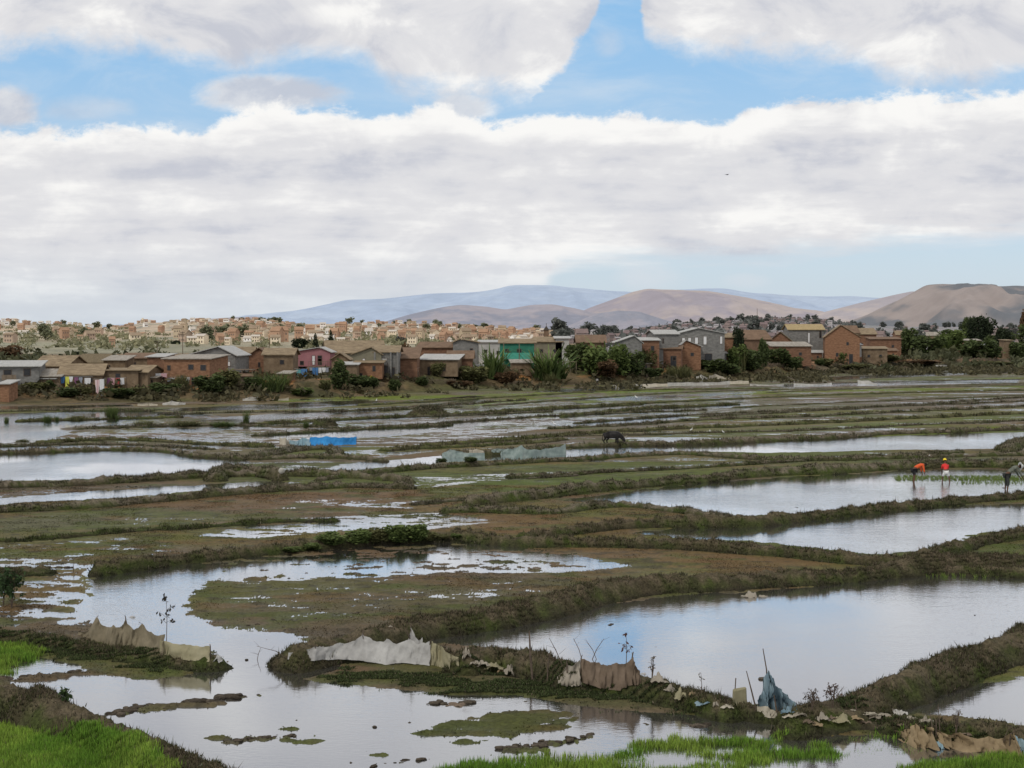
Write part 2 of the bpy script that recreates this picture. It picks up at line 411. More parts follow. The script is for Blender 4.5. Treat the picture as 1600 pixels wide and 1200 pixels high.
# open water
def water(pts, z=-.14, amp=.05, edge=.22, wob=1.0): level(pts, z, amp*.45, edge, wob)
water([(-90,708),(60,706),(180,703),(260,704),(310,711),(360,716),(388,721),(345,738),(230,744),(100,749),(-90,754)], -.25, .02, .3, .5)
water([(-90,790),(0,788),(120,781),(250,772),(380,762),(475,754),(400,753),(260,761),(120,770),(0,779),(-90,782)], -.16)
water([(680,1000),(700,990),(780,972),(850,961),(920,948),(1000,938),(1080,931),(1200,924),(1300,915),(1400,903),(1480,896),(1600,894),(1700,888),(1700,960),(1600,992),(1540,1012),(1480,1038),(1400,1068),(1330,1092),(1270,1103),(1200,1100),(1140,1092),(1100,1080),(1040,1064),(980,1052),(900,1038),(860,1022),(800,1010),(740,1005)], -.2, .03, .25)
water([(1335,1112),(1400,1093),(1480,1078),(1560,1066),(1600,1060),(1700,1045),(1760,1140),(1600,1128),(1500,1120),(1430,1118)], -.18, .03)
water([(150,884),(220,884),(330,885),(320,910),(285,935),(290,960),(340,985),(440,992),(470,1010),(440,1025),(470,1035),(530,1045),(470,1062),(600,1075),(700,1088),(800,1085),(900,1103),(1000,1115),(1100,1118),(1200,1122),(1250,1138),(1300,1152),(1400,1152),(1440,1168),(1760,1192),(1760,1300),(300,1300),(420,1225),(330,1195),(250,1168),(180,1138),(110,1103),(50,1075),(0,1065),(-90,1062),(-90,1008),(0,1008),(60,1020),(120,1035),(150,1055),(240,1062),(330,1042),(340,1018),(200,990),(130,962),(150,920),(140,895)], -.12, .05, .3)
water([(880,783),(980,769),(1100,756),(1250,744),(1400,737),(1500,735),(1600,736),(1760,734),(1760,762),(1600,769),(1500,776),(1400,786),(1300,796),(1220,803),(1150,805),(1080,801),(1020,791),(950,785)], -.2, .02)
water([(1000,833),(1100,821),(1220,811),(1400,797),(1600,786),(1760,780),(1760,810),(1600,825),(1520,834),(1450,857),(1390,867),(1320,861),(1250,852),(1150,844),(1060,840)], -.2, .02)
water([(500,737),(540,725),(640,717),(700,711),(900,701),(1000,691),(1100,689),(1250,686),(1400,681),(1500,677),(1600,676),(1760,670),(1760,690),(1590,696),(1560,701),(1400,703),(1200,708),(1080,704),(1000,705),(900,713),(800,718),(700,721),(600,729),(540,736)], -.13, .04, .25, .7)
water([(880,665),(960,656),(1060,651),(1100,652),(1000,660),(900,667)], -.12, .04, .3, .5)
water([(-90,650),(0,647),(60,644),(180,641),(260,644),(330,648),(230,655),(130,662),(80,670),(100,678),(50,688),(0,691),(-90,693)], -.15, .12, .5, .8)
water([(-90,697),(60,696),(120,700),(60,704),(-90,705)], -.1, .05)
for q in ([(240,640),(400,632),(560,625),(640,628),(500,637),(380,641),(280,643)], [(330,655),(430,646),(640,634),(745,624),(770,626),(620,640),(450,653),(380,660)],
          [(380,664),(500,655),(700,645),(880,636),(1010,631),(900,640),(700,651),(500,661)], [(400,681),(600,670),(760,660),(800,661),(620,674),(440,684)],
          [(830,612),(960,603),(1070,599),(1000,607),(900,613)], [(1240,591),(1400,585),(1590,575),(1700,572),(1700,579),(1590,582),(1400,590),(1260,595)],
          [(1210,601),(1350,596),(1590,592),(1585,598),(1400,602),(1225,605)], [(930,599),(1060,596),(1160,593),(1150,596),(1060,599),(940,602)],
          [(860,650),(1000,640),(1180,632),(1180,634),(1000,644),(880,653)], [(540,648),(680,643),(690,645),(560,652)],
          [(600,663),(780,651),(830,652),(700,662)], [(560,632),(640,626),(740,618),(760,620),(660,630)],
          [(480,684),(560,680),(640,672),(700,672),(600,682)], [(1100,696),(1300,686),(1310,689),(1110,700)], [(920,625),(1010,619),(1180,613),(1100,618),(960,626)],
          [(-90,636),(40,634),(200,632),(210,635),(40,639),(-90,641)], [(270,672),(360,668),(420,665),(400,668),(300,676)]):
    water(q, -.10, .06, .3, .55)
# shallow islands in the near water
def island(pts, z=.035, amp=.04, c=None, edge=.35):
    level(pts, z, amp, edge, 1.2)
    if c is not None: field(pts, c, .85, .3)
wg = np.array([.052, .060, .026])
island([(470,1062),(540,1046),(620,1050),(720,1055),(820,1060),(900,1070),(1000,1085),(1080,1095),(1200,1110),(1230,1122),(1180,1120),(1050,1112),(900,1100),(820,1086),(700,1080),(580,1074)], .06, .05, wg)
island([(650,1150),(700,1130),(780,1115),(860,1110),(900,1118),(880,1135),(800,1150),(720,1163)], .028, .06, wg*.9)
island([(330,1158),(420,1150),(480,1150),(580,1168),(570,1182),(500,1172),(440,1158),(350,1165)], .022, .08, brown*.8)
island([(-90,1010),(20,1008),(65,1018),(55,1034),(0,1046),(-90,1048)], .02, .03, green)
island([(120,1000),(200,1010),(330,1025),(360,1040),(250,1062),(160,1052),(60,1022),(40,1000)], .05, .05, np.array([.05,.07,.025]))
island([(1240,1112),(1330,1125),(1450,1130),(1600,1145),(1700,1150),(1700,1172),(1600,1168),(1430,1152),(1330,1140),(1260,1128)], .06, .05, wg)
island([(-90,1060),(10,1072),(80,1110),(200,1165),(330,1210),(330,1300),(-90,1300)], .05, .03, green)
for q in ([(940,1187),(980,1166),(1050,1155),(1120,1155),(1160,1162),(1100,1175),(1000,1186)], [(1080,1197),(1180,1166),(1290,1153),(1310,1178),(1190,1196)], [(680,1203),(800,1186),(920,1184),(980,1200),(1160,1198),(1160,1260),(600,1260)], [(1400,1203),(1450,1190),(1600,1178),(1700,1170),(1700,1260),(1350,1260)]):
    island(q, -.012, .03, green)
CLODS = []
def clods(p0, p1, n, s=.13, hgt=.09):
    a = at(*p0); b = at(*p1)
    for i in range(n):
        t = (i+rng.uniform(-.25, .25))/max(n-1, 1); c = a.lerp(b, min(max(t, 0), 1))
        r = s*rng.uniform(.3, 1.1); CLODS.append((c.x, c.y+rng.normal()*.05, r, hgt*min(1.3, r/s)))
        if s < .1 or True: r *= .45
        P = np.array([[c.x, c.y]]); sl = sub(P, 1)
        dd = np.sqrt(((XX[sl]-c.x)/1.6)**2+(YY[sl]-c.y-rng.normal()*.05)**2)+Nc[sl]*.06
        k = np.clip(1-dd/r, 0, 1)
        H[sl] = np.maximum(H[sl], -.03+(hgt*min(1.3, r/s)+.03)*np.sqrt(k)*(k > 0))
        COL[sl] = mixv(COL[sl], dark*1.2, sstep(k, 0, .3))
for q in ([(-20,1064),(60,1058),(150,1049),(150,1052),(60,1063),(-20,1070)], [(160,1120),(200,1112),(250,1102),(290,1099),(290,1103),(230,1112),(170,1124)], [(285,1104),(330,1096),(375,1089),(410,1086),(405,1090),(370,1098),(320,1103)], [(350,1160),(430,1150),(500,1152),(560,1166),(590,1180),(560,1184),(500,1168),(430,1160),(360,1168)], [(770,1174),(850,1164),(900,1155),(935,1148),(930,1154),(860,1170),(780,1178)], [(430,1140),(520,1132),(600,1128),(600,1131),(520,1137),(430,1144)]):
    island(q, .030, .05, dark*1.5, .12)
clods((0,1061),(150,1050), 11); clods((165,1117),(232,1104), 22, .13); clods((240,1104),(285,1100), 6, .1); clods((290,1100),(372,1088), 18, .16, .12); clods((372,1090),(405,1086), 4, .08)
clods((785,1170),(860,1162), 14, .12); clods((870,1160),(925,1150), 8, .14, .12); clods((585,1196),(700,1183), 9, .09, .06); clods((560,1140),(640,1128), 7, .07, .04)
clods((670,1100),(735,1098), 9, .13, .07); clods((1070,1134),(1100,1132), 5, .14); clods((1010,1132),(1020,1130), 2, .1); clods((330,1160),(480,1148), 26, .08, .05); clods((60,885),(190,890), 9, .12, .05)
for i in range(46):
    px, py = rng.uniform(380, 560), rng.uniform(955, 1035); clods((px, py), (px+6, py), 1, .07, .04)
for i in range(60):
    px = rng.uniform(760, 1580); py = rng.uniform(925, 1090); clods((px, py), (px+6, py), 1, rng.choice([.05, .06, .09]), .035)
for i in range(40):
    px = rng.uniform(120, 900); py = rng.uniform(1070, 1195); clods((px, py), (px+6, py), 1, .05, .03)
for i in range(60):
    px = rng.uniform(1000, 1590); py = rng.uniform(690, 800); clods((px, py), (px+6, py), 1, .09, .035)

# earth bunds: crest line, height, half width
ID = np.zeros((NR, NC), np.int16); BUNDS = []
HB = np.full((NR, NC), -1.0, np.float32)
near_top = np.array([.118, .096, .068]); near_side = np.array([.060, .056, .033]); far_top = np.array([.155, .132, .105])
HG = None; STR = []
def chaikin(P, n=2):
    for _ in range(n):
        Q = [P[0]]
        for i in range(len(P)-1): Q += [P[i]*.75+P[i+1]*.25, P[i]*.25+P[i+1]*.75]
        Q.append(P[-1]); P = np.array(Q)
    return P
def bprof(P, X, Y, h, hw, i, rough, gr, fine):
    w_ = np.stack([fbm(X*.45, Y*.45, 400+i, 2), fbm(X*.45, Y*.45, 440+i, 2)]) * hw * .35
    d = segdist(P, X+w_[0], Y+w_[1], False)
    clod = fbm(X*2.3, Y*2.3, 50+i, 4); lump = fbm(X*.7, Y*.7, 70+i, 3); slump = fbm(X*.28, Y*.28, 90+i, 2)
    dd = d+lump*.42*hw+clod*.22*hw; ww = hw*(1+.30*slump)
    k = np.clip(1.28-dd/ww, 0, 1); k = k*k*(3-2*k)
    hb = h*(1+.28*slump)*k*(1+.30*lump)+clod*.15*rough*np.sqrt(k)*min(1, h/.3)-.02
    if fine:
        c2 = fbm(X*6.5, Y*6.5, 150+i, 3); c3 = np.abs(fbm(X*4.1, Y*4.1, 170+i, 3))
        hb = hb+(c2*.075-c3*.10+.02)*rough*np.sqrt(k)*min(1, h/.3)
    return d, k, clod, lump, hb
def bund(pts, h, hw, label, g=.4, topc=None, rough=1.0, flank=None):
    rough *= 1.25
    if pts[len(pts)//2][1] < 860: hw *= .80; h *= .9; g += .15
    global HG
    if HG is None: HG = H.copy()
    i = len(BUNDS)+1; BUNDS.append(label)
    P = chaikin(gpoly(pts, h*.9)); sl = sub(P, hw*3+1.5); X = XX[sl]; Y = YY[sl]
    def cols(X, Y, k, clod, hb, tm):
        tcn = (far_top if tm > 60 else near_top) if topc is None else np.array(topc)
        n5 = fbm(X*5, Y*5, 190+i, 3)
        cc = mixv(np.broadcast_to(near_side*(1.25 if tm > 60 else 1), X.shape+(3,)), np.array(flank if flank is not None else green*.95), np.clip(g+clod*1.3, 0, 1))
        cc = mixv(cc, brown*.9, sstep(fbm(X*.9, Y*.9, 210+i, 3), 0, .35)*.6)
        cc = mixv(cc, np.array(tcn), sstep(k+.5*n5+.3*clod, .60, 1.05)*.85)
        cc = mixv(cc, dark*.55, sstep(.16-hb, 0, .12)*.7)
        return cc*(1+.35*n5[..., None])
    d, k, clod, lump, hb = bprof(P, X, Y, h, hw, i, rough, g, False)
    m = (k > .02) & (hb > H[sl]); tm = float(np.median(P[:, 1]))
    ID[sl] = np.where(m, i, ID[sl]); H[sl] = np.where(m, hb, H[sl])
    # the bund itself: a fine strip laid along its line
    e0 = P[0]-P[1]; e1 = P[-1]-P[-2]; Pe = np.vstack([P[0]+e0/np.linalg.norm(e0)*hw*1.6, P, P[-1]+e1/np.linalg.norm(e1)*hw*1.6])
    L = np.r_[0, np.cumsum(np.linalg.norm(np.diff(Pe, axis=0), axis=1))]; st = .045+.0011*max(tm, 25); n = max(8, int(L[-1]/st)); nt_ = int(np.clip(3.2*hw/st, 12, 34))
    t = np.linspace(0, L[-1], n); C = np.stack([np.interp(t, L, Pe[:, q]) for q in (0, 1)], 1); T = np.gradient(C, axis=0)
    kk = max(3, int(.6*hw/st)); ker = np.ones(2*kk+1)/(2*kk+1)
    T = np.stack([np.convolve(np.pad(T[:, q], kk, 'edge'), ker, 'valid') for q in (0, 1)], 1); T /= np.linalg.norm(T, axis=1)[:, None]+1e-9
    N = np.stack([-T[:, 1], T[:, 0]], 1); s_ = np.linspace(-1.75*hw, 1.75*hw, nt_)
    SX = C[:, None, 0]+N[:, None, 0]*s_[None]; SY = C[:, None, 1]+N[:, None, 1]*s_[None]
    d, k, clod, lump, hb = bprof(P, SX, SY, h, hw, i, rough, g, True)
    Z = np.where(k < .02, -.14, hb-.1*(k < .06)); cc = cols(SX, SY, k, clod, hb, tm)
    ii = np.arange(n*nt_).reshape(n, nt_); f = np.stack([ii[:-1, :-1], ii[1:, :-1], ii[1:, 1:], ii[:-1, 1:]], -1).reshape(-1, 4)
    if np.cross(T[0], N[0]) > 0: f = f[:, ::-1] if False else f
    kf = (k.ravel()[f] > .02).any(1) & (SY.ravel()[f[:, 0]] > 14); f = f[kf]; uq, inv = np.unique(f, return_inverse=True)
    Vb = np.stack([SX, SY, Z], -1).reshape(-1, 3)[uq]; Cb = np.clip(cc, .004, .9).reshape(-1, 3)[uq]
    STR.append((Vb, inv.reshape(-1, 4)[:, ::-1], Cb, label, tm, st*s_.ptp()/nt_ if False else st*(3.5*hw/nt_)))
X8 = []
bund([(-120,1068),(0,1070),(40,1076),(90,1094),(140,1118),(200,1150),(260,1175),(320,1196),(400,1222),(520,1270)], .50, .75, 'thick grassy earth bund curving across the bottom left corner', .6)
bund([(-120,985),(-20,986),(60,992),(110,1003),(180,1013),(250,1020),(320,1028)], .26, .55, 'low green earth bund under the tan net at left', .9)
bund([(460,1022),(520,1016),(600,1014),(700,1016),(740,1018)], .26, .5, 'low earth bund under the long white net', .7)
bund([(730,1020),(760,1013),(800,1012),(850,1026),(890,1043)], .52, .55, 'high earth hump right of the white net', .2)
bund([(880,1044),(960,1058),(1010,1066),(1060,1080),(1100,1088),(1130,1100)], .34, .5, 'weedy earth bund under the brown net', .7)
bund([(1060,1082),(1090,1080),(1120,1088),(1150,1102),(1200,1108),(1260,1113),(1330,1117),(1400,1125),(1450,1132)], .26, .42, 'earth bund with sacks and the blue tarpaulin on it', .4)
bund([(1440,1132),(1500,1130),(1560,1133),(1640,1142),(1760,1155)], .34, .55, 'earth bund behind the tan tarpaulin at bottom right', .6)
bund([(460,1012),(500,1002),(540,996),(590,986),(650,966),(730,956),(800,946),(860,934),(920,916),(990,906),(1080,900),(1200,892),(1300,888),(1400,876),(1500,869),(1600,866),(1760,860)], .50, .62, 'long thick earth bund from the white net to the right edge', .35)
bund([(1255,1108),(1320,1090),(1400,1062),(1480,1031),(1540,1007),(1600,990),(1660,970),(1760,940)], .50, .68, 'dark earth bund rising to the right edge between two ponds', .35)
bund([(155,882),(220,874),(300,864),(400,854),(480,845),(560,838),(650,832),(720,832),(800,838),(860,841),(960,841),(1060,843),(1160,850),(1260,859),(1340,868),(1400,870),(1460,857),(1530,838),(1600,827),(1760,812)], .42, .5, 'winding earth bund with the leafy weed patch', .45)
bund([(1400,884),(1480,886),(1600,890),(1760,892)], .25, .5, 'low dark earth bund above the large right pond', .6)
bund([(820,832),(900,822),(960,814),(1020,810),(1100,812),(1180,810),(1210,806),(1300,796),(1400,786),(1500,776),(1600,769),(1760,762)], .42, .48, 'earth bund below the pond where people plant', .45)
bund([(700,792),(800,794),(870,796),(920,787),(980,784),(1050,792),(1100,799),(1140,808)], .30, .45, 'short earth bund left of the planting pond', .7)
bund([(740,776),(820,769),(900,759),(1000,750),(1100,741),(1200,733),(1300,729),(1400,723),(1500,719),(1600,722),(1760,722)], .50, .55, 'broad earth bund behind the planting people', .6)
bund([(-120,756),(0,752),(100,750),(200,745),(300,738),(400,735),(470,735),(560,738),(640,745)], .42, .5, 'earth bund under the large left pond', .3)
bund([(335,738),(345,727),(375,727),(410,731),(436,737)], .62, .62, 'heap of dug earth at the corner of the left pond', .5)
bund([(-120,798),(0,791),(100,787),(200,780),(300,770),(400,762),(480,756),(560,753),(640,756)], .36, .45, 'earth bund under the narrow left water strip', .35)
bund([(-120,706),(60,703),(120,700),(180,698),(260,700),(300,708),(350,711),(400,714),(450,712),(520,710),(600,716)], .28, .4, 'low earth bund behind the large left pond', .2)
bund([(400,706),(460,698),(520,695),(530,702)], .4, .7, 'stubbly earth mound near the blue net', .1, grey*1.2)
bund([(500,744),(560,736),(640,728),(720,723),(800,719),(900,714),(1000,707),(1060,704),(1130,708),(1200,714),(1300,714),(1400,711),(1500,708),(1600,706),(1760,703)], .34, .45, 'long earth bund below the water channel', .6)
bund([(700,705),(800,704),(880,694),(950,691),(1050,690),(1130,687),(1200,684),(1300,680),(1400,673),(1500,671),(1600,666),(1760,660)], .36, .45, 'long earth bund above the water channel', .35)
bund([(800,742),(900,738),(1000,732),(1080,729),(1200,720),(1350,712),(1500,704)], .2, .4, 'thin green earth bund across the right fields', .9)
bund([(1570,698),(1600,684),(1640,684),(1700,690)], .4, 1.0, 'rounded grassy islet at the right edge of the channel', .6)
bund([(-120,846),(60,840),(200,826),(300,822),(420,812),(520,810)], .16, .4, 'green earth bund across the left field', 1.0, green)
bund([(-120,905),(0,892),(60,886)], .25, .6, 'dark low earth bund at the left edge of the marsh', .6)
bund([(-120,1005),(-60,1000)], .3, .5, 'short earth bund outside the left corner', .6)
bund([(830,745),(900,741)], .15, .4, 'short low earth bund in the green field', .6)
bund([(820,775),(700,780),(650,786)], .15, .4, 'faint earth bund in the brown field', .6)
# far field borders
farb = [((-120,700),(160,690),(330,700)), ((120,668),(300,662),(480,664),(560,668)), ((60,690),(180,682),(300,690),(420,694)), ((250,646),(420,643),(560,641),(700,632),(820,624)),
        ((600,640),(660,636),(720,634)), ((380,661),(560,652),(760,642),(1000,630)), ((560,668),(760,655),(900,646),(1100,640)), ((400,678),(560,668),(700,662)), ((660,694),(800,684),(980,670),(1250,660),(1500,648),(1700,640)),
        ((830,682),(1000,677),(1250,672),(1400,664),(1600,656),(1700,652)), ((860,668),(1000,662),(1080,654),(1240,650),(1400,642),(1700,630)), ((780,640),(1000,628),(1180,620),(1400,612),(1700,606)), ((900,660),(1060,648),(1250,640),(1500,630),(1700,622)),
        ((760,632),(900,622),(1060,612),(1180,608),(1400,605),(1700,598)), ((560,632),(700,624),(840,616),(960,608),(1200,606)), ((1180,602),(1300,598),(1450,594),(1700,590)), ((1200,612),(1350,606),(1500,600),(1700,596)),
        ((600,700),(700,696),(820,690),(880,684)), ((1100,650),(1300,640),(1600,620)), ((-120,645),(60,640),(240,640)), ((30,656),(160,652),(280,650)), ((640,650),(760,646),(860,642)), ((1150,635),(1350,626),(1600,616)), ((880,648),(1000,636),(1150,630))]
farn = ['behind the left pond', 'beside the far reeds', 'along the marsh at far left', 'by the far bank left of centre', 'with a heap on it', 'along the far strips', 'in the middle distance', 'left of the blue net', 'behind the black bull', 'above the green strip', 'with white birds near it', 'far in the right fields', 'crossing the grey stubble', 'near the far fence', 'by the lime strip', 'near the right shore', 'above the lime strip at right', 'behind the green net', 'in the grey stubble at right', 'by the left shore', 'between left lake arms', 'left of the egret', 'in far brown fields', 'in far centre fields']
for i, (q, n) in enumerate(zip(farb, farn)):
    bund(q, .15+.10*((i*7) % 3)/2, .45+.2*((i*5) % 3)/2, 'low distant earth bund '+n, [.4, .9, .6][i % 3], [far_top, None, np.array([.11,.105,.055])][i % 3])
bund([(655,640),(668,634),(682,640)], .6, 1.3, 'dark earth heap on a far bund', .2, dark)
bund([(496,659),(505,656),(514,659)], .45, .8, 'small dark mound in the far mud', .2, dark)

# the bank with the village, the plain behind it and the town hill
shore_y = np.interp(PX, [-400,0,200,400,560,700,800,900,1000,1100,1200,1300,1400,1500,1600,1900], [633,632,629,626,619,611,606,601,597,592,588,583,580,577,574,568])
shore_row = shore_y[0]; SH = CH*FP/(shore_y-HY)                                        # distance of the shore on each bearing
bank_z = np.interp(PX, [-300, 300, 1000, 1600], [1.7, 1.9, 2.1, 2.2])
tb = sstep(YY-SH+Nf*2.5, 0, 16)
bz = bank_z*tb**.8+tb*(Nf*.35+.25*Nl)
skyl = np.interp(PX, [-400,0,100,180,220,330,400,450,560,640,720,800,860,940,1000,1050,1150,1250,1330,1400,1900], [503,503,507,515,505,503,502,507,506,507,511,516,520,522,518,510,502,500,508,511,512])
YR = np.interp(PX, [-400, 700, 900, 1250, 1400, 1900], [2300, 2300, 2000, 2600, 3000, 3200])
ztop = CH+(HY-skyl)/FP*YR
k1 = np.clip((YY-430)/(YR-430), 0, 1); sl_ = .45*k1+.55*k1*k1*(3-2*k1)
hill = (ztop-bank_z)*sl_+(fbm(XX*.006, YY*.004, 77, 5)*5)*np.sin(np.clip(k1, 0, 1)*np.pi)
back = sstep(YY, YR*1.0, YR*1.5); hill = hill*(1-back)-back*4
Hb = bz+hill*(YY > 430)
mb = (YY > SH-3)
H = np.where(mb, np.maximum(np.where(YY > SH+6, -9, H), Hb), H)
# bank colours
nb = fbm(XX*.09, YY*.09, 91, 4); nb2 = fbm(XX*.4, YY*.3, 95, 4)
bc = mixv(np.broadcast_to(np.array([.105, .082, .052]), COL.shape), np.array([.062, .066, .032]), sstep(nb, -.05, .3)*.8)
bc = mixv(bc, np.array([.04, .04, .022]), sstep(fbm(XX*.25, YY*.2, 93, 4), 0, .3)*.7)
bc = mixv(bc, np.array([.27, .15, .08]), sstep(nb2+.5*fbm(XX*.05, YY*.05, 96, 3), .02, .30)*sstep(YY-SH, 3, 12))
COL = np.where(mb[..., None], mixv(COL, bc, sstep(YY-SH, -2, 1.5)), COL)
# hillside colours: dry ochre terraces, scrub, bare slope; sunlight painted in at left, haze and shade to the right
hc = mixv(np.broadcast_to(np.array([.47, .36, .23]), COL.shape), np.array([.27, .27, .155]), sstep(fbm(XX*.010, YY*.006, 101, 5), -.05, .22))
hc = mixv(hc, np.array([.56, .40, .24]), sstep(fbm(XX*.012, YY*.005, 111, 5), .08, .3)*.8)
hc = mixv(hc, np.array([.16, .17, .115]), sstep(fbm(XX*.03, YY*.02, 121, 4), .15, .35)*.7)
lowk = sstep(skyl, 0, 1)*0+sstep(k1, .0, .35); hc = mixv(np.broadcast_to(np.array([.23, .22, .13]), COL.shape)*.95, hc, lowk)
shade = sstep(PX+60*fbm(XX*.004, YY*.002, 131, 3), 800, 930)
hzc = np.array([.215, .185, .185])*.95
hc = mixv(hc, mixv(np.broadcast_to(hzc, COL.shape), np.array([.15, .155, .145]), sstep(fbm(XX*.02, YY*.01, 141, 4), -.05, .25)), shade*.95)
hc = mixv(hc, np.array([.44, .44, .47]), .14+.16*sstep(YY, 600, 2600))  # distance haze mixed into the slope colour
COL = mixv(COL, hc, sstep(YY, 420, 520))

def ground_z(x_, y_):
    i = rowof(y_); i = max(1, i); t = (y_-Ys[i-1])/(Ys[i]-Ys[i-1]); j = np.clip((x_/y_+SMAX)/(2*SMAX)*(NC-1), 0, NC-1.001); j0 = int(j)
    return float(H[i-1, j0]*(1-t)+H[i, j0]*t)

jit = rng.normal(size=H.shape)*.007*(~mb)*np.clip(1-np.abs(HG)/.06, 0, 1)
HT = np.where(mb, H, HG+jit)
HT = np.where((YY > SH-3) & (YY < SH+2), np.where(ID > 0, np.minimum(HT, HG), HT), HT)
V = np.stack([XX, YY, HT], -1).reshape(-1, 3)
idx = np.arange(NR*NC).reshape(NR, NC)
F = np.stack([idx[:-1, :-1], idx[:-1, 1:], idx[1:, 1:], idx[1:, :-1]], -1).reshape(-1, 4)
fid = 0*ID[:-1, :-1].reshape(-1)
fy = (YY[:-1, :-1]+0*PX[:-1, :-1]).reshape(-1); fsh = SH[:-1, :-1].reshape(-1)
fid[(fy > fsh)] = 0
zone = np.where(fy < fsh, 0, np.where(fy < 430, 1000, 1001)); fid = np.where(fid > 0, fid, zone)
fh = H[:-1, :-1].reshape(-1)
# drop ground far beneath the water sheet (never visible)
keep = ~((fid == 0) & (fh < -.09) & (np.roll(fh, 1) < -.09) & (fy < 200))
keep[:] = True
def satur(c, k, g=1.0):
    l = c@np.array([.3, .6, .1]); return np.clip(l[..., None]+(c-l[..., None])*k, .004, 1)*g
COL = np.where((YY < 300)[..., None], satur(COL, 1.28, 1.18), COL)
STR = [(a_, b_, satur(c_, 1.2, .84 if e_ < 60 else .95), d_, e_, f_) for a_, b_, c_, d_, e_, f_ in STR]
Cf = np.clip(COL, .004, .9).reshape(-1, 3)
g_mat = vcol_mat('field_earth', .95, 9.0, .42, .03, 14.0, wet=True)
b_mat = vcol_mat('bund_earth', .97, 14.0, .6, .05, 16.0)
v_mat = vcol_mat('bank_earth', .95, 1.2, .4, .1, 3.0)
h_mat = vcol_mat('hill_earth', .95, .05, .35, 0)
def region(i, name, mat, label):
    f = F[fid == i]
    if not len(f): return None
    uq, inv = np.unique(f, return_inverse=True)
    me = mesh_np(name, V[uq], inv.reshape(-1, 4), Cf[uq], True)
    return tag(obj(name, me, mat), label, None, None, 'structure')
region(0, 'ground', g_mat, 'muddy flooded rice fields with weeds'); region(1000, 'bank_ground', v_mat, 'raised earth bank that carries the village'); region(1001, 'hillside', h_mat, 'dry hillside with the town on it')
for Vb, Fb, Cb, lb, tm, ar in STR: tag(obj('earth_bund', mesh_np('earth_bund', Vb, Fb, Cb, True), b_mat), lb, None, None, 'structure')

# ground under and around everything, out to the horizon
mb_ = MB(); mb_.box(-60000, 60000, -3000, 90000, -6, -5)
tag(mb_.build('plain', noisy('plain_earth', (.2, .17, .13), (.3, .26, .2), .002, .95)), 'flat plain out to the horizon', None, None, 'structure')

# water sheet
wm, nt, b = newmat('paddy_water', .06, .5)
b.inputs['Base Color'].default_value = (.055, .052, .046, 1); b.inputs['IOR'].default_value = 1.33
tcw = nt.nodes.new('ShaderNodeTexCoord')
def wn(scale, sc3, det=3):
    mp = nt.nodes.new('ShaderNodeMapping'); mp.inputs['Scale'].default_value = sc3; nt.links.new(tcw.outputs['Object'], mp.inputs[0])
    n = nt.nodes.new('ShaderNodeTexNoise'); n.inputs['Scale'].default_value = scale; n.inputs['Detail'].default_value = det; nt.links.new(mp.outputs[0], n.inputs['Vector']); return n
n1 = wn(7.0, (.7, 1.6, 1), 4); n2 = wn(.09, (1, .7, 1), 3); n3 = wn(1.2, (.5, 1.4, 1), 3)
sy = nt.nodes.new('ShaderNodeSeparateXYZ'); nt.links.new(tcw.outputs['Object'], sy.inputs[0])
mr = nt.nodes.new('ShaderNodeMapRange'); mr.inputs['From Min'].default_value = .42; mr.inputs['From Max'].default_value = .62; mr.inputs['To Min'].default_value = .15; mr.inputs['To Max'].default_value = 1
nt.links.new(n2.outputs['Fac'], mr.inputs[0])
mry = nt.nodes.new('ShaderNodeMapRange'); mry.inputs['From Min'].default_value = 30; mry.inputs['From Max'].default_value = 75; mry.inputs['To Min'].default_value = .55; mry.inputs['To Max'].default_value = 1.5
nt.links.new(sy.outputs['Y'], mry.inputs[0])
ms = nt.nodes.new('ShaderNodeMath'); ms.operation = 'MULTIPLY'; nt.links.new(mr.outputs[0], ms.inputs[0]); nt.links.new(mry.outputs[0], ms.inputs[1])
ad = nt.nodes.new('ShaderNodeMath'); ad.operation = 'ADD'; nt.links.new(n1.outputs['Fac'], ad.inputs[0]); nt.links.new(n3.outputs['Fac'], ad.inputs[1])
bp = nt.nodes.new('ShaderNodeBump'); bp.inputs['Distance'].default_value = .012; nt.links.new(ad.outputs[0], bp.inputs['Height']); nt.links.new(ms.outputs[0], bp.inputs['Strength'])
nt.links.new(bp.outputs[0], b.inputs['Normal'])
gl = nt.nodes.new('ShaderNodeBsdfGlossy'); gl.inputs['Color'].default_value = (.93, .95, .98, 1); gl.inputs['Roughness'].default_value = .075; nt.links.new(bp.outputs[0], gl.inputs['Normal'])
fr = nt.nodes.new('ShaderNodeLayerWeight'); fr.inputs['Blend'].default_value = .5
crw = nt.nodes.new('ShaderNodeMapRange'); crw.inputs['From Min'].default_value = .66; crw.inputs['From Max'].default_value = .95; crw.inputs['To Min'].default_value = .40; crw.inputs['To Max'].default_value = .86
nt.links.new(fr.outputs['Facing'], crw.inputs[0])
mxw = nt.nodes.new('ShaderNodeMixShader'); nt.links.new(crw.outputs[0], mxw.inputs[0]); nt.links.new(b.outputs[0], mxw.inputs[1]); nt.links.new(gl.outputs[0], mxw.inputs[2])
nt.links.new(mxw.outputs[0], nt.nodes['Material Output'].inputs[0])
me = bpy.data.meshes.new('water'); me.from_pydata([(-180, 8, 0), (180, 8, 0), (240, 420, 0), (-240, 420, 0)], [], [(0, 1, 2, 3)])
tag(obj('water', me, wm), 'shallow water flooding the rice fields', None, None, 'structure')

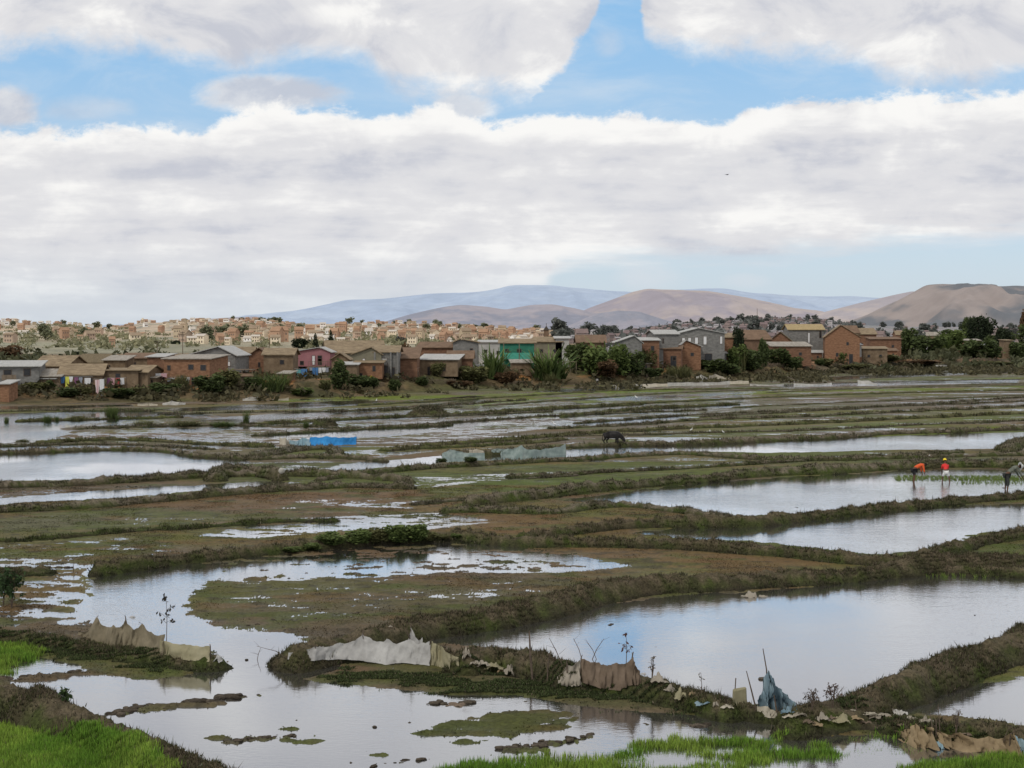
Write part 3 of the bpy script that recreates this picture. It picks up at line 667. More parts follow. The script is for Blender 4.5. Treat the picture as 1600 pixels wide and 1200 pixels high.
# ------------------------------------------------------------------ far mountains, distance haze painted into their colours
def ridge(name, label, D, depth, prof, c1_, c2_, base_y=523, seed=0, rough=1.0, lit=None):
    n = 420; m = 60
    xs = [p[0] for p in prof]; p0, p1 = min(xs), max(xs)
    px = np.linspace(p0, p1, n); py = np.interp(px, xs, [p[1] for p in prof])
    py = np.convolve(np.pad(py, 3, 'edge'), np.ones(7)/7, 'valid')
    ztop_ = CH+(HY-py)/FP*D
    t = np.linspace(0, 1.6, m); TT, PP = np.meshgrid(t, px); ZT = ztop_[:, None]
    Yg = D-depth+TT*depth; Xg = (PP-800)/FP*D*(1-.0*TT)
    prof_ = np.where(TT <= 1, TT**1.25*(1.15-.15*TT), np.clip(1-(TT-1)*1.4, 0, 1))
    s = depth*.22
    er = fbm(Xg/s, Yg/s*.35, seed, 6)
    Z = ZT*prof_+er*ZT.max()*.16*rough*np.sin(np.clip(TT, 0, 1)*np.pi)+fbm(Xg/s*3, Yg/s*3, seed+5, 3)*ZT.max()*.015*rough
    rid = 1-2*np.abs(fbm(Xg/s*2.6, Yg/s*.8, seed+31, 5)); Z = Z+ZT.max()*.10*rough*(rid-.5)*np.sin(np.clip(TT, 0, 1)*np.pi)**.8*(TT < .93)
    Z = Z-20*(TT == 0); er = er+fbm(Xg/s*2.5, Yg/s*1.5, seed+3, 4)*.7+.25*np.gradient(ZT[:, 0])[:, None]*-6/ZT.max()*1.0
    cm = mixv(np.broadcast_to(np.array(c1_), Z.shape+(3,)), np.array(c2_), sstep(fbm(Xg/s*1.6, Yg/s*.8, seed+9, 6)*1.0+fbm(Xg/s*7, Yg/s*3, seed+12, 4)*.5+.35*er-.35*(rid-.6), -.10, .42))  # slope shading painted into the colour along gullies and flanks
    ii = np.arange(n*m).reshape(n, m)
    f = np.stack([ii[:-1, :-1], ii[1:, :-1], ii[1:, 1:], ii[:-1, 1:]], -1).reshape(-1, 4)
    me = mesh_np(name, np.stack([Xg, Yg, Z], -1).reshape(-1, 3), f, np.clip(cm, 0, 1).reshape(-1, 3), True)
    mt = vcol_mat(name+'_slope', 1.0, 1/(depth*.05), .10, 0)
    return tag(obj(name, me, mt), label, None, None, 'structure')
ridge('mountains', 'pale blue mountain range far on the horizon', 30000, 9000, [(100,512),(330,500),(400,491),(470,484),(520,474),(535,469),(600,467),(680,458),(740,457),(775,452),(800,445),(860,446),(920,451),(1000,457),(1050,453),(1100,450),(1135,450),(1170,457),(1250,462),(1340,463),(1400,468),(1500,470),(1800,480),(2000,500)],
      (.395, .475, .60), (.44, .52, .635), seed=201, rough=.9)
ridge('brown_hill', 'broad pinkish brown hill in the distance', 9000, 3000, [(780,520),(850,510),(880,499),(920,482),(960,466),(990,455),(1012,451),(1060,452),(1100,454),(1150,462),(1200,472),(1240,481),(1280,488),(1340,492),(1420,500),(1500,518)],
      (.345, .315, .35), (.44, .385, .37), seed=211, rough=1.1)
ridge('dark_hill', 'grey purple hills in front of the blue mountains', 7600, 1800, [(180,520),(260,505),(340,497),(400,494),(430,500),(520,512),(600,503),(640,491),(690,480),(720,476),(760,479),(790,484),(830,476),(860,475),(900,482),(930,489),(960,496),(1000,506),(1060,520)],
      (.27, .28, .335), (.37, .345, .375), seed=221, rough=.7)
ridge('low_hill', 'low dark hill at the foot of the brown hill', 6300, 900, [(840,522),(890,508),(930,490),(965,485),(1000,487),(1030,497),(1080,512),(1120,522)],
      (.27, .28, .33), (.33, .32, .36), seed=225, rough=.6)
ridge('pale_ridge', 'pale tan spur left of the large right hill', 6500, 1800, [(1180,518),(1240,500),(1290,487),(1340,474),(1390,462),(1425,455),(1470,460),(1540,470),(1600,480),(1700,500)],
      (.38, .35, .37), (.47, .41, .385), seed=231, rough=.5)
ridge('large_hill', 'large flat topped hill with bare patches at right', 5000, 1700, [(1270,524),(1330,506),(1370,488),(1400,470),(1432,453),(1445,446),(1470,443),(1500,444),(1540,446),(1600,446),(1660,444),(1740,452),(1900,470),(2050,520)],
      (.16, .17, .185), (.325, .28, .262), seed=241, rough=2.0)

# ------------------------------------------------------------------ village on the bank
M = {}
def hit(px, py):
    """first ground point seen on this bearing"""
    d = ray(px, py); sx_ = d[0]/d[1]; j = int(np.clip(round((sx_+SMAX)/(2*SMAX)*(NC-1)), 0, NC-1)); zr = CH+d[2]/d[1]*Ys; hh = np.maximum(H[:, j], -.03)
    k = np.nonzero(hh >= zr)[0]; k = int(k[0]) if len(k) else NR-2
    if k == 0: k = 1
    a0 = zr[k-1]-hh[k-1]; a1 = zr[k]-hh[k]; t = a0/(a0-a1+1e-9); Y = Ys[k-1]+(Ys[k]-Ys[k-1])*min(max(t, 0), 1)
    if Y > 420: return at(px, py, 2.0)
    return Vector((sx_*Y, Y, max(ground_z(sx_*Y, Y), -.02)))
M['brick'] = noisy('brick_red', (.12,.062,.04), (.275,.155,.095), 1.4, bump=.02, bscale=9, streak=(1,1,2.5))
M['brick2'] = noisy('brick_orange', (.16,.08,.045), (.345,.195,.115), 1.6, bump=.02, bscale=9, streak=(1,1,2.5))
M['mud'] = noisy('mud_wall', (.13,.09,.055), (.27,.20,.13), 1.2, bump=.02, bscale=7)
M['olive'] = noisy('olive_plaster', (.155,.145,.105), (.25,.23,.165), 1.2, bump=.01)
M['conc'] = noisy('grey_block', (.13,.128,.12), (.27,.262,.245), 1.5, bump=.01, streak=(1,1,2))
M['concl'] = noisy('pale_render', (.36,.36,.34), (.52,.51,.48), 1.0, bump=.01)
M['pink'] = noisy('pink_paint', (.28,.125,.14), (.37,.18,.19), 1.0)
M['greenp'] = noisy('green_paint', (.03,.15,.10), (.05,.22,.15), 1.0)
M['greenc'] = noisy('pale_green_paint', (.06,.32,.24), (.10,.42,.32), 2.0)
M['tin'] = noisy('tin_roof', (.30,.30,.28), (.46,.45,.42), .8, .6, streak=(6,1,1), spec=.4)
M['tind'] = noisy('rusty_tin_roof', (.20,.17,.13), (.40,.37,.32), .7, .7, streak=(5,1,1))
M['tile'] = noisy('old_tile_roof', (.15,.11,.07), (.34,.265,.17), 1.1, bump=.04, bscale=5, streak=(1,3,1))
M['tileb'] = noisy('brown_roof', (.13,.085,.055), (.22,.145,.095), 1.1, bump=.04, bscale=5)
M['thatch'] = noisy('thatch_roof', (.12,.095,.06), (.21,.165,.10), 2.0, bump=.08, bscale=8, streak=(6,1,1))
M['straw'] = noisy('straw_roof', (.30,.23,.12), (.44,.34,.18), 2.0, bump=.08, bscale=8)
M['pane'] = noisy('dark_pane', (.012,.012,.014), (.03,.03,.032), 2.0, .25, spec=.5)
M['shut'] = noisy('white_shutter', (.60,.60,.60), (.75,.75,.74), 1.0)
M['frame'] = noisy('window_frame', (.10,.07,.05), (.16,.12,.09), 2.0)
M['wood'] = noisy('grey_wood', (.13,.10,.07), (.24,.19,.14), 4.0, streak=(1,1,.2))
M['darkwood'] = noisy('dark_wood', (.04,.033,.027), (.08,.066,.052), 4.0)

def win(root, x, z, w_, h, y=0, mat='pane', name='window', face=(0, -1)):
    mb = MB(); t = .06
    f0 = -.05+y
    for (a, b, c, d) in ((x-w_/2-t, x-w_/2, z-t, z+h+t), (x+w_/2, x+w_/2+t, z-t, z+h+t), (x-w_/2, x+w_/2, z-t, z), (x-w_/2, x+w_/2, z+h, z+h+t)):
        mb.box(a, b, f0, y-.003, c, d)
    fr_ = mb.build(name, M['frame'], root)
    pb = MB(); pb.box(x-w_/2+.002, x+w_/2-.002, y-.025, y-.004, z+.002, z+h-.002); pb.build('pane' if name == 'window' else 'panel', M[mat], fr_)
    return fr_
def house(x0, x1, yb, ye, yr, kind, wall, roof, label, depth=5.0, rz=0, wins=(), doors=(), z=2.0, name='house', cat='house', chimney=None, group=None, skew=0.0):
    shd = CH*FP/(float(np.interp((x0+x1)/2, PX[0], shore_row))-HY) if yb < 620 else 0
    yb = min(yb, HY+(CH-z)*FP/(shd+11)) if shd else yb
    pc = at((x0+x1)/2, yb, z) if yb < 620 else hit((x0+x1)/2, yb)
    D = pc.y; s = D/FP
    W_ = (x1-x0)*s/max(.6, math.cos(R(rz))); gz = ground_z(pc.x, pc.y); root = empty(name, (pc.x, pc.y, gz-.15), R(rz), label, cat, group)
    b0 = gz-.15; e = CH+(HY-ye)*s-b0; r_ = CH+(HY-yr)*s-b0; hw = W_/2; o = .32
    e = max(e, 1.2)
    mb = MB(); a = skew*hw
    if kind == 'side':
        vs = [(-hw,0,0),(hw,0,0),(hw,depth,0),(-hw,depth,0),(-hw,0,e),(hw,0,e),(hw,depth,e),(-hw,depth,e),(-hw,depth/2,r_-.1),(hw,depth/2,r_-.1)]
        mb.add(vs, [(0,1,5,4),(1,2,6,9,5),(2,3,7,6),(3,0,4,8,7)])
        rb = MB(); t = .12; dy = depth/2+o; dz = (r_-e)/(depth/2)*o
        for sg in (-1, 1):
            y_e = depth/2+sg*dy; rb.add([(-hw-o,y_e,e-dz),(hw+o,y_e,e-dz),(hw+o,depth/2,r_),(-hw-o,depth/2,r_),(-hw-o,y_e,e-dz+t),(hw+o,y_e,e-dz+t),(hw+o,depth/2,r_+t),(-hw-o,depth/2,r_+t)], [(0,3,2,1),(4,5,6,7),(0,1,5,4),(1,2,6,5),(3,0,4,7)])
    elif kind == 'gable':
        vs = [(-hw,0,0),(hw,0,0),(hw,depth,0),(-hw,depth,0),(-hw,0,e),(hw,0,e),(hw,depth,e),(-hw,depth,e),(a,0,r_-.1),(a,depth,r_-.1)]
        mb.add(vs, [(0,1,5,8,4),(1,2,6,5),(2,3,7,9,6),(3,0,4,7)])
        rb = MB(); t = .12
        for sg in (-1, 1):
            xe = sg*(hw+o); run = abs(sg*hw-a); ze = e-(r_-e)/run*o
            rb.add([(xe,-o,ze),(a,-o,r_),(a,depth+o,r_),(xe,depth+o,ze),(xe,-o,ze+t),(a,-o,r_+t),(a,depth+o,r_+t),(xe,depth+o,ze+t)], [(0,1,2,3),(4,7,6,5),(0,4,5,1),(2,6,7,3),(0,3,7,4)])
    elif kind == 'lean':     # higher at the back
        vs = [(-hw,0,0),(hw,0,0),(hw,depth,0),(-hw,depth,0),(-hw,0,e),(hw,0,e),(hw,depth,r_-.05),(-hw,depth,r_-.05)]
        mb.add(vs, [(0,1,5,4),(1,2,6,5),(2,3,7,6),(3,0,4,7)])
        rb = MB(); t = .10; k = (r_-e)/depth*o
        rb.add([(-hw-o,-o,e-k),(hw+o,-o,e-k),(hw+o,depth+o,r_+k),(-hw-o,depth+o,r_+k),(-hw-o,-o,e-k+t),(hw+o,-o,e-k+t),(hw+o,depth+o,r_+k+t),(-hw-o,depth+o,r_+k+t)], [(0,3,2,1),(4,5,6,7),(0,1,5,4),(1,2,6,5),(2,3,7,6),(3,0,4,7)])
    wl = mb.build('wall', M[wall], root); rf = rb.build('roof', M[roof], root)
    if chimney:
        cb = MB(); cb.box(chimney*hw-.3, chimney*hw+.3, depth/2-.3, depth/2+.3, r_-.6, r_+.8); cb.build('chimney', M['brick'], rf)
    if not wins and kind != 'thatch' and W_ > 3.2 and wall not in ('thatch','tileb'):
        r_h = random.Random(label); wins = [(fx_, r_h.choice([.45,.55,.6]), .55/hw, .16*max(.6, min(1.4, 3.6/e))) for fx_ in ([-.5, .45] if W_ > 5 else [r_h.uniform(-.4, .4)])]
    for q in wins:
        fx, fz, fw, fh = q[:4]; win(root, fx*hw, fz*e, fw*hw, fh*e, mat=q[4] if len(q) > 4 else 'pane')
    for fx, fw, fh in doors:
        win(root, fx*hw, .18, fw*hw, fh*e, name='door')
    return root, W_, e, r_, s

HS = [
 (50,108,590,571,557,'side','mud','tile','tan walled house with tiled gable roof behind the front row at far left',dict(rz=-18,wins=[(-.35,.5,.14,.25)])),
 (58,94,602,588,579,'lean','mud','tind','low lean-to shed with patched roof left of the tan tiled house',dict(depth=4)),
 (94,158,608,585,570,'side','mud','tile','small tan mud house with wide tiled roof near the left shore',dict(wins=[(-.6,.45,.14,.25),(.5,.4,.16,.3)],doors=[(0,.16,.7)],rz=6)),
 (100,126,577,563,556,'gable','brick','tileb','small brown house peeping over roofs at far left',{}),
 (124,166,585,566,554,'side','thatch','thatch','dark thatched long house behind the tan mud house',dict(wins=[(.4,.4,.14,.2)])),
 (162,196,588,563,557,'lean','mud','tind','tan house with pale flat roof right of the thatched house',dict(wins=[(-.5,.55,.16,.18)])),
 (190,232,583,560,553,'lean','mud','tileb','tan flat fronted house with rag on its roof',dict(wins=[(0,.6,.12,.15)],rz=4)),
 (160,216,605,579,577,'lean','mud','tile','long low windowless mud wall building above the laundry',dict(depth=4)),
 (196,232,600,581,572,'side','mud','tile','small tan hut with sloping tiled roof left of the red brick house',dict(depth=4,rz=-14)),
 (230,256,588,558,554,'lean','brick','tin','narrow brick wing with pale roof on the left side of the brick house',dict(depth=7)),
 (255,329,603,561,556,'lean','brick2','tind','large two storey orange brick house with flat tin roof',dict(depth=7,rz=-8,wins=[(-.78,.62,.12,.15),(.18,.64,.2,.16),(.72,.62,.22,.17),(-.2,.3,.1,.12)],doors=[(.6,.2,.36),(.28,.12,.3)])),
 (293,368,593,555,542,'gable','conc','tin','tall grey block house with three white framed gable windows',dict(depth=10,skew=.3,wins=[(-.78,.64,.16,.12,'shut'),(.05,.60,.16,.16,'shut'),(.68,.60,.2,.16,'shut'),(.0,.1,.14,.12),(.78,.08,.16,.2,'shut')])),
 (352,392,583,557,543,'side','mud','tile','tan roofed house right behind the tall grey house',dict(depth=7)),
 (388,422,588,556,544,'gable','brick','tileb','brick gabled house between grey house and pink house',dict(wins=[(0,.5,.16,.2)])),
 (412,458,590,554,545,'side','mud','tile','long tan house touching the pink house on its left',dict()),
 (512,600,580,551,533,'side','olive','tile','big olive house with broad tiled roof behind, the largest roof in the village middle',dict(depth=9,rz=10,wins=[(-.2,.5,.1,.2)])),
 (518,545,585,561,552,'gable','mud','tile','little gabled hut under the big tiled roof',dict(depth=4)),
 (552,596,590,553,543,'gable','olive','tile','olive plaster house with one white shuttered window',dict(depth=7,skew=.3,wins=[(-.25,.62,.16,.18,'shut')])),
 (535,558,592,570,567,'lean','mud','tin','low tan shed with rags on its pale roof',dict(depth=4)),
 (555,597,596,567,563,'lean','brick2','tile','low orange brick house with a single square window and flat roof',dict(depth=5,wins=[(.4,.5,.2,.3),(-.6,.1,.25,.25)])),
 (622,652,592,560,545,'lean','brick','tileb','brick house hidden behind the rusty brown bush',dict(depth=6)),
 (652,709,582,543,535,'side','brick','tileb','brick house with low brown roof and two small windows',dict(depth=7,rz=-8,wins=[(.1,.55,.1,.14),(.6,.55,.14,.14)])),
 (655,715,596,562,555,'lean','mud','tin','low mud house with long pale corrugated roof',dict(depth=6,rz=-6,wins=[(.3,.35,.12,.22)],doors=[(-.5,.12,.5)])),
 (700,738,590,560,549,'side','brick','tileb','brown lean brick house right of the long corrugated roof',dict(depth=6)),
 (708,746,583,535,530,'gable','conc','tile','tall grey plaster house left of the banana clump',dict(depth=8,skew=-.4,wins=[(.5,.7,.2,.1)])),
 (748,790,575,535,532,'lean','concl','tin','pale white walled building behind the banana clump',dict(depth=6)),
 (835,878,575,534,527,'side','olive','tile','tan roofed building right of the green balcony house',dict(depth=7)),
 (868,889,575,529,526,'lean','concl','tin','narrow pale whitewashed house right of the tan roof',dict(depth=5)),
 (800,830,597,567,563,'lean','mud','tind','tiny orange mud hut with flat roof by the water',dict(depth=3.5,rz=4)),
 (886,900,570,540,538,'lean','brick','tile','small brick shed behind the big green bush',dict(depth=4)),
 (902,946,575,535,524,'side','tileb','tileb','wide dark brown roofed house above the dense bushes',dict(depth=8)),
 (962,1003,578,535,525,'gable','conc','tin','grey gabled house with white roof edge behind bushes',dict(depth=9,skew=.4,wins=[(.5,.5,.14,.1)])),
 (1000,1030,578,532,528,'lean','brick','tin','brick house with small balcony beside the grey gable',dict(depth=6,wins=[(.3,.62,.3,.2)])),
 (1023,1060,575,522,516,'side','conc','tin','grey block upper storey house with hipped pale roof',dict(depth=7,rz=8,wins=[(-.3,.75,.08,.12)])),
 (1060,1132,585,521,513,'gable','conc','tin','big grey two storey house with several white shuttered openings',dict(depth=10,skew=-.15,wins=[(-.78,.78,.12,.10,'shut'),(-.52,.78,.12,.10,'shut'),(-.22,.72,.13,.17,'shut'),(.15,.70,.13,.22,'shut'),(.85,.72,.1,.2,'shut')],doors=[(.3,.3,.42)])),
 (1062,1095,586,541,532,'gable','brick2','tin','brick hut with bright tin roof in front of the big grey house',dict(depth=6,skew=-.4)),
 (1030,1064,588,545,540,'side','brick','tileb','open fronted brick shed beside the tin roofed hut',dict(depth=5,rz=-10,doors=[(.3,.5,.6)])),
 (1130,1149,572,527,521,'side','brick2','tile','small orange brick house right of the big grey house',dict(depth=6)),
 (1118,1135,588,552,550,'lean','conc','tin','tiny tin outhouse below the big grey house',dict(depth=2.5)),
 (1162,1205,567,530,516,'side','tileb','tileb','rambling brown thatched house on the right slope',dict(depth=9,rz=10)),
 (1198,1240,566,536,519,'gable','brick','thatch','brown gabled house with steep old thatch',dict(depth=8,rz=-12,wins=[(.1,.5,.14,.2)])),
 (1232,1287,565,515,507,'side','conc','straw','grey two storey block house with yellow straw roof',dict(depth=7,wins=[(.15,.6,.1,.3,'shut'),(.8,.75,.1,.2)])),
 (1278,1292,562,528,526,'lean','brick','tile','narrow annex right of the straw roofed house',dict(depth=4)),
 (1205,1268,572,541,535,'lean','brick','tind','low brick house under a long patched tin roof',dict(depth=5,rz=5)),
 (1290,1342,573,526,508,'gable','brick2','tile','tall orange brick house with steep gable and brown roof',dict(depth=10,skew=-.1,rz=-10,wins=[(.3,.7,.12,.1),(-.3,.3,.12,.12)],doors=[(.5,.2,.35)])),
 (1318,1342,560,520,509,'side','mud','tileb','grey brown roofed house behind the tall brick gable',dict(depth=8)),
 (1338,1369,560,522,513,'side','brick','tile','house with light brown roof right of the tall brick gable',dict(depth=8)),
 (1360,1408,562,530,527,'lean','brick','tileb','low dark brick row behind the tan shed',dict(depth=5)),
 (1348,1386,571,545,542,'lean','mud','tile','square tan mud shed with rounded end on the right shore',dict(depth=4,rz=-4)),
 (1496,1532,556,532,530,'lean','brick','tind','low hut with rags behind right hand bushes',dict(depth=4)),
 (1569,1582,560,532,531,'lean','mud','tile','narrow tan mud wall house near the right edge',dict(depth=4)),
 (1400,1440,545,523,517,'side','brick','tile','house roof between the big dark tree and brick row',dict(depth=6)),
 (1444,1470,545,524,519,'side','mud','tind','low pale roofed house behind the big dark tree',dict(depth=5)),
 (0,14,628,600,596,'lean','brick2','tin','small brick hut cut off by the left edge',dict(depth=3)),
]
for q in HS:
    x0, x1, yb, ye, yr, kind, wl, rf, lb, kw = q
    house(x0, x1, yb, ye, yr, kind, wl, rf, lb, **kw)
# tin latrine on a brick base
root, W_, e, r_, s = house(1328, 1346, 574, 539, 537, 'lean', 'tin', 'tin', 'narrow latrine clad in grey tin on a brick base', depth=2)
mb = MB(); mb.box(-W_/2-.1, W_/2+.1, -.12, 2.1, 0, e*.4); mb.build('brick_base', M['brick2'], root)
# pink house on pillars
root, W_, e, r_, s = house(457, 516, 584, 550, 543, 'gable', 'pink', 'tin', 'pink two storey house standing on pillars with blue laundry below', depth=6, skew=.45)
for ch in [c for c in root.children if c.name.startswith('wall')]: bpy.data.objects.remove(ch)
zf = e*.38; hw = W_/2
mb = MB(); a = .45*hw
mb.add([(-hw,0,zf),(hw,0,zf),(hw,6,zf),(-hw,6,zf),(-hw,0,e),(hw,0,e),(hw,6,e),(-hw,6,e),(a,0,r_-.1),(a,6,r_-.1)], [(0,1,5,8,4),(1,2,6,5),(2,3,7,9,6),(3,0,4,7),(0,3,2,1)])
mb.build('wall', M['pink'], root)
mb = MB(); mb.box(-hw+.1, hw-.1, 4, 5.9, 0, zf-.01); mb.build('lower_wall', M['darkwood'], root)
for fx in (-.97, -.18, .9):
    mb = MB(); mb.box(fx*hw-.22, fx*hw+.22, .05, .5, -.5, zf-.005); mb.build('pillar', M['brick'], root)
for fx, fw in ((.12, .14), (.45, .2)): win(root, fx*hw, zf+(e-zf)*.12, fw*hw, (e-zf)*.62, mat='shut' if fx < .3 else 'pane', name='door')
mb = MB(); mb.box(-.1*hw, hw+.1, -1.0, -.01, zf-.08, zf+.04)
for k in range(12): x_ = -.1*hw+k*(1.1*hw)/11; mb.box(x_-.025, x_+.025, -.99, -.94, zf+.04, zf+.8)
mb.box(-.1*hw, hw+.1, -1.0, -.93, zf+.8, zf+.86); mb.build('balcony', M['wood'], root)
# green house with balcony
root, W_, e, r_, s = house(781, 836, 578, 536, 530, 'side', 'greenp', 'tile', 'green painted house with balcony hung with clothes', depth=6, doors=[(-.2,.14,.34),(.4,.14,.34)])
hw = W_/2; mb = MB(); zf = e*.42; mb.box(-hw*.8, hw, -1.1, -.01, zf-.1, zf); mb.box(-hw*.8, hw, -1.1, -1.05, zf+.002, zf+1.0); mb.build('balcony', M['greenc'], root)
for fx in (-.78, .1, .97):
    mb = MB(); mb.box(fx*hw-.07, fx*hw+.07, -1.2, -1.11, 0, e+.1); mb.build('post', M['wood'], root)
win(root, -.6*hw, e*.55, .18*hw, e*.22); win(root, .1*hw, e*.55, .22*hw, e*.22)
# left corner house with open front
root, W_, e, r_, s = house(-34, 58, 609, 573, 566, 'lean', 'conc', 'tin', 'grey two storey shack with open upper balcony at the left edge', depth=7, rz=12, wins=[(.0,.55,.22,.3),(.62,.6,.2,.3),(-.5,.55,.2,.3,'shut')])
hw = W_/2; mb = MB(); mb.box(-.15*hw, .3*hw, -.9, -.01, e*.42, e*.48); mb.box(-.15*hw, .3*hw, -.9, -.84, e*.48+.003, e*.65); mb.build('balcony', M['wood'], root)
# concrete two storey house with open bays
root, W_, e, r_, s = house(585, 622, 594, 550, 541, 'side', 'conc', 'tile', 'grey concrete two storey house with open bays beside the brown bush', depth=6, wins=[(-.2,.52,.5,.24,'concl'),(.62,.1,.2,.3)], doors=[(-.1,.45,.42)])
hw = W_/2
for fx in (-.95, .4, .97):
    mb = MB(); mb.box(fx*hw-.12, fx*hw+.12, -.35, -.07, 0, e); mb.build('pillar', M['conc'], root)

# ---- vegetation
def leafmesh(name, lobes, n, size, c_lo, c_hi, seed=0, up=.3, elong=1.6, droop=0, shell=.55):
    r = np.random.default_rng(seed); L = np.array([l[:6] for l in lobes]); vol = L[:, 3]*L[:, 4]*L[:, 5]; k = r.choice(len(L), n, p=vol**.8/(vol**.8).sum())
    d = r.normal(size=(n, 3)); d /= np.linalg.norm(d, axis=1)[:, None]; rad = shell+(1-shell)*r.random(n)**.6; rad *= (1+.22*r.normal(size=n)*(r.random(n) < .35))
    P = L[k, :3]+d*L[k, 3:]*rad[:, None]
    P[:, 2] = np.maximum(P[:, 2], .02)
    a = r.normal(size=(n, 3)); a[:, 2] = a[:, 2]*.6+up-droop; a /= np.linalg.norm(a, axis=1)[:, None]
    b = np.cross(a, r.normal(size=(n, 3))); b /= np.linalg.norm(b, axis=1)[:, None]
    s = size*r.uniform(.55, 1.4, n)[:, None]
    V_ = np.concatenate([P-b*s*.45, P+a*s*elong*.5-b*s*.1, P+b*s*.45, P-a*s*elong*.5], 1).reshape(-1, 3)
    f = np.arange(n*4).reshape(-1, 4)
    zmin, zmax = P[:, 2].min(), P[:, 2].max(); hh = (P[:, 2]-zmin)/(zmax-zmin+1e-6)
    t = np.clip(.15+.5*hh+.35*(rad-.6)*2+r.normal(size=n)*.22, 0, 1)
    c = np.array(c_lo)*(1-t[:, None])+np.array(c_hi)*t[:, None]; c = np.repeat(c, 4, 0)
    return mesh_np(name, V_, f, c)
leaf_mat = vcol_mat('foliage', .75, 2.0, .25, 0, translucent=.25, spec=.2)
bark = noisy('bark', (.07,.055,.04), (.14,.11,.085), 5, streak=(1,1,.3))
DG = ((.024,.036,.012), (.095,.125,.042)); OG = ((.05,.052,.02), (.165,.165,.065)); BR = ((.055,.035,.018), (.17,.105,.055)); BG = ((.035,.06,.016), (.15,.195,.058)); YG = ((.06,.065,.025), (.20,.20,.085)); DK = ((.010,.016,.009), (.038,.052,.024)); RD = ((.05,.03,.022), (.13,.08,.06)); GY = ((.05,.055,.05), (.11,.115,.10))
def lob(seed, n, w=1.0, h=1.0):
    r = random.Random(seed); out = [(0, 0, h*.42, w*.34, w*.30, h*.42)]
    for i in range(n):
        a = r.uniform(0, 6.28); q = r.uniform(.12, .34); out.append((math.cos(a)*q*w, math.sin(a)*q*w*.8, h*r.uniform(.2, .78), w*r.uniform(.12, .24), w*r.uniform(.12, .22), h*r.uniform(.14, .26)))
    return out
VEG = {}
for kd, c in (('bush', DG), ('olive', OG), ('rust', BR), ('bright', BG)):
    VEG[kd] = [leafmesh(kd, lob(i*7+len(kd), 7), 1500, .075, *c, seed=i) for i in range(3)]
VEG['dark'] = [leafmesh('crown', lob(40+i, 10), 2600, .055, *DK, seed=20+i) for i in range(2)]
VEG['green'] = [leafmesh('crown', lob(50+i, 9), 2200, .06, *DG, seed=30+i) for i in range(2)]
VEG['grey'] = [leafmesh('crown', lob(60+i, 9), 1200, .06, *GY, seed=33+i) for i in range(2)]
def reedmesh(name, n, c, seed, w=.5, lean=.25, bend=.3, wid=.012, seg=3):
    r = np.random.default_rng(seed); VV_ = []; FF = []; CC = []
    for i in range(n):
        a = r.uniform(0, 6.28); q = r.uniform(0, 1)**.6*w*.5; h = r.uniform(.5, 1.0)*(1-.35*q/w); la = r.uniform(0, 6.28); ln = r.uniform(0, lean)
        p = np.array([math.cos(a)*q, math.sin(a)*q, 0]); d = np.array([math.cos(la)*ln, math.sin(la)*ln, 1.0])
        sd = np.array([math.cos(la+1.57), math.sin(la+1.57), 0])*wid*r.uniform(.6, 1.5)
        cc = np.array(c[0])+(np.array(c[1])-np.array(c[0]))*r.uniform(0, 1)
        b0 = len(VV_)
        for k in range(seg+1):
            t = k/seg; pt = p+d*h*t+np.array([math.cos(la), math.sin(la), -.5])*bend*h*t*t*r.uniform(.5, 1); ww = (1-t*.85)*(1 if k else .6)
            VV_ += [pt-sd*ww, pt+sd*ww]; CC += [cc*(.5+.6*t)]*2
            if k: FF.append((b0+2*k-2, b0+2*k-1, b0+2*k+1, b0+2*k))
    return mesh_np(name, np.array(VV_), np.array(FF), np.array(CC))
VEG['reed'] = [reedmesh('reeds', 240, YG, 3+i, .6) for i in range(2)]
VEG['reedg'] = [reedmesh('reeds', 240, BG, 8+i, .6, .35, .5) for i in range(2)]
VEG['cane'] = [reedmesh('cane', 300, YG, 13, .7, .2, .25, .016)]
VEG['banana'] = [reedmesh('banana_leaves', 85, ((.05,.085,.025), (.19,.26,.08)), 18+i, .55, .95, .5, .042, 5) for i in range(2)]
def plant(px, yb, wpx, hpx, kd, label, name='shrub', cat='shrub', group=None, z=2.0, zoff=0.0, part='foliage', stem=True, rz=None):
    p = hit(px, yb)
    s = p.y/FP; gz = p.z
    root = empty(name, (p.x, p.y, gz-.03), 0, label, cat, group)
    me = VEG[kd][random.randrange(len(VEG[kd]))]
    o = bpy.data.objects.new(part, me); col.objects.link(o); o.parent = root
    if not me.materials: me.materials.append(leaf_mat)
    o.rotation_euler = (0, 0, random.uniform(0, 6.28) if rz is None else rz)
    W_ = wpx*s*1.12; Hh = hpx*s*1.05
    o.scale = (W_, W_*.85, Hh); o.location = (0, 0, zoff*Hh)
    if zoff: o.scale = (W_, W_*.85, Hh*(1-zoff))
    if stem:
        mb = MB(); r0 = max(.04, W_*.02)
        if zoff:
            mb.tube([(0,0,-.2),(.02*W_,0,Hh*zoff),(0,.02*W_,Hh*.6)], [r0*1.5, r0, r0*.4], 7)
            for k in range(5):
                a = k*1.3; mb.tube([(0,0,Hh*(zoff*.8+.04*k)),(math.cos(a)*W_*.22, math.sin(a)*W_*.2, Hh*(zoff+.3+.05*k))], [r0*.6, r0*.2], 5)
        else:
            for k in range(4):
                a = k*1.7; mb.tube([(0,0,-.1),(math.cos(a)*W_*.2, math.sin(a)*W_*.2, Hh*.6)], [r0, r0*.4], 5)
        mb.build('trunk' if zoff else 'stem', bark, root)
    return root
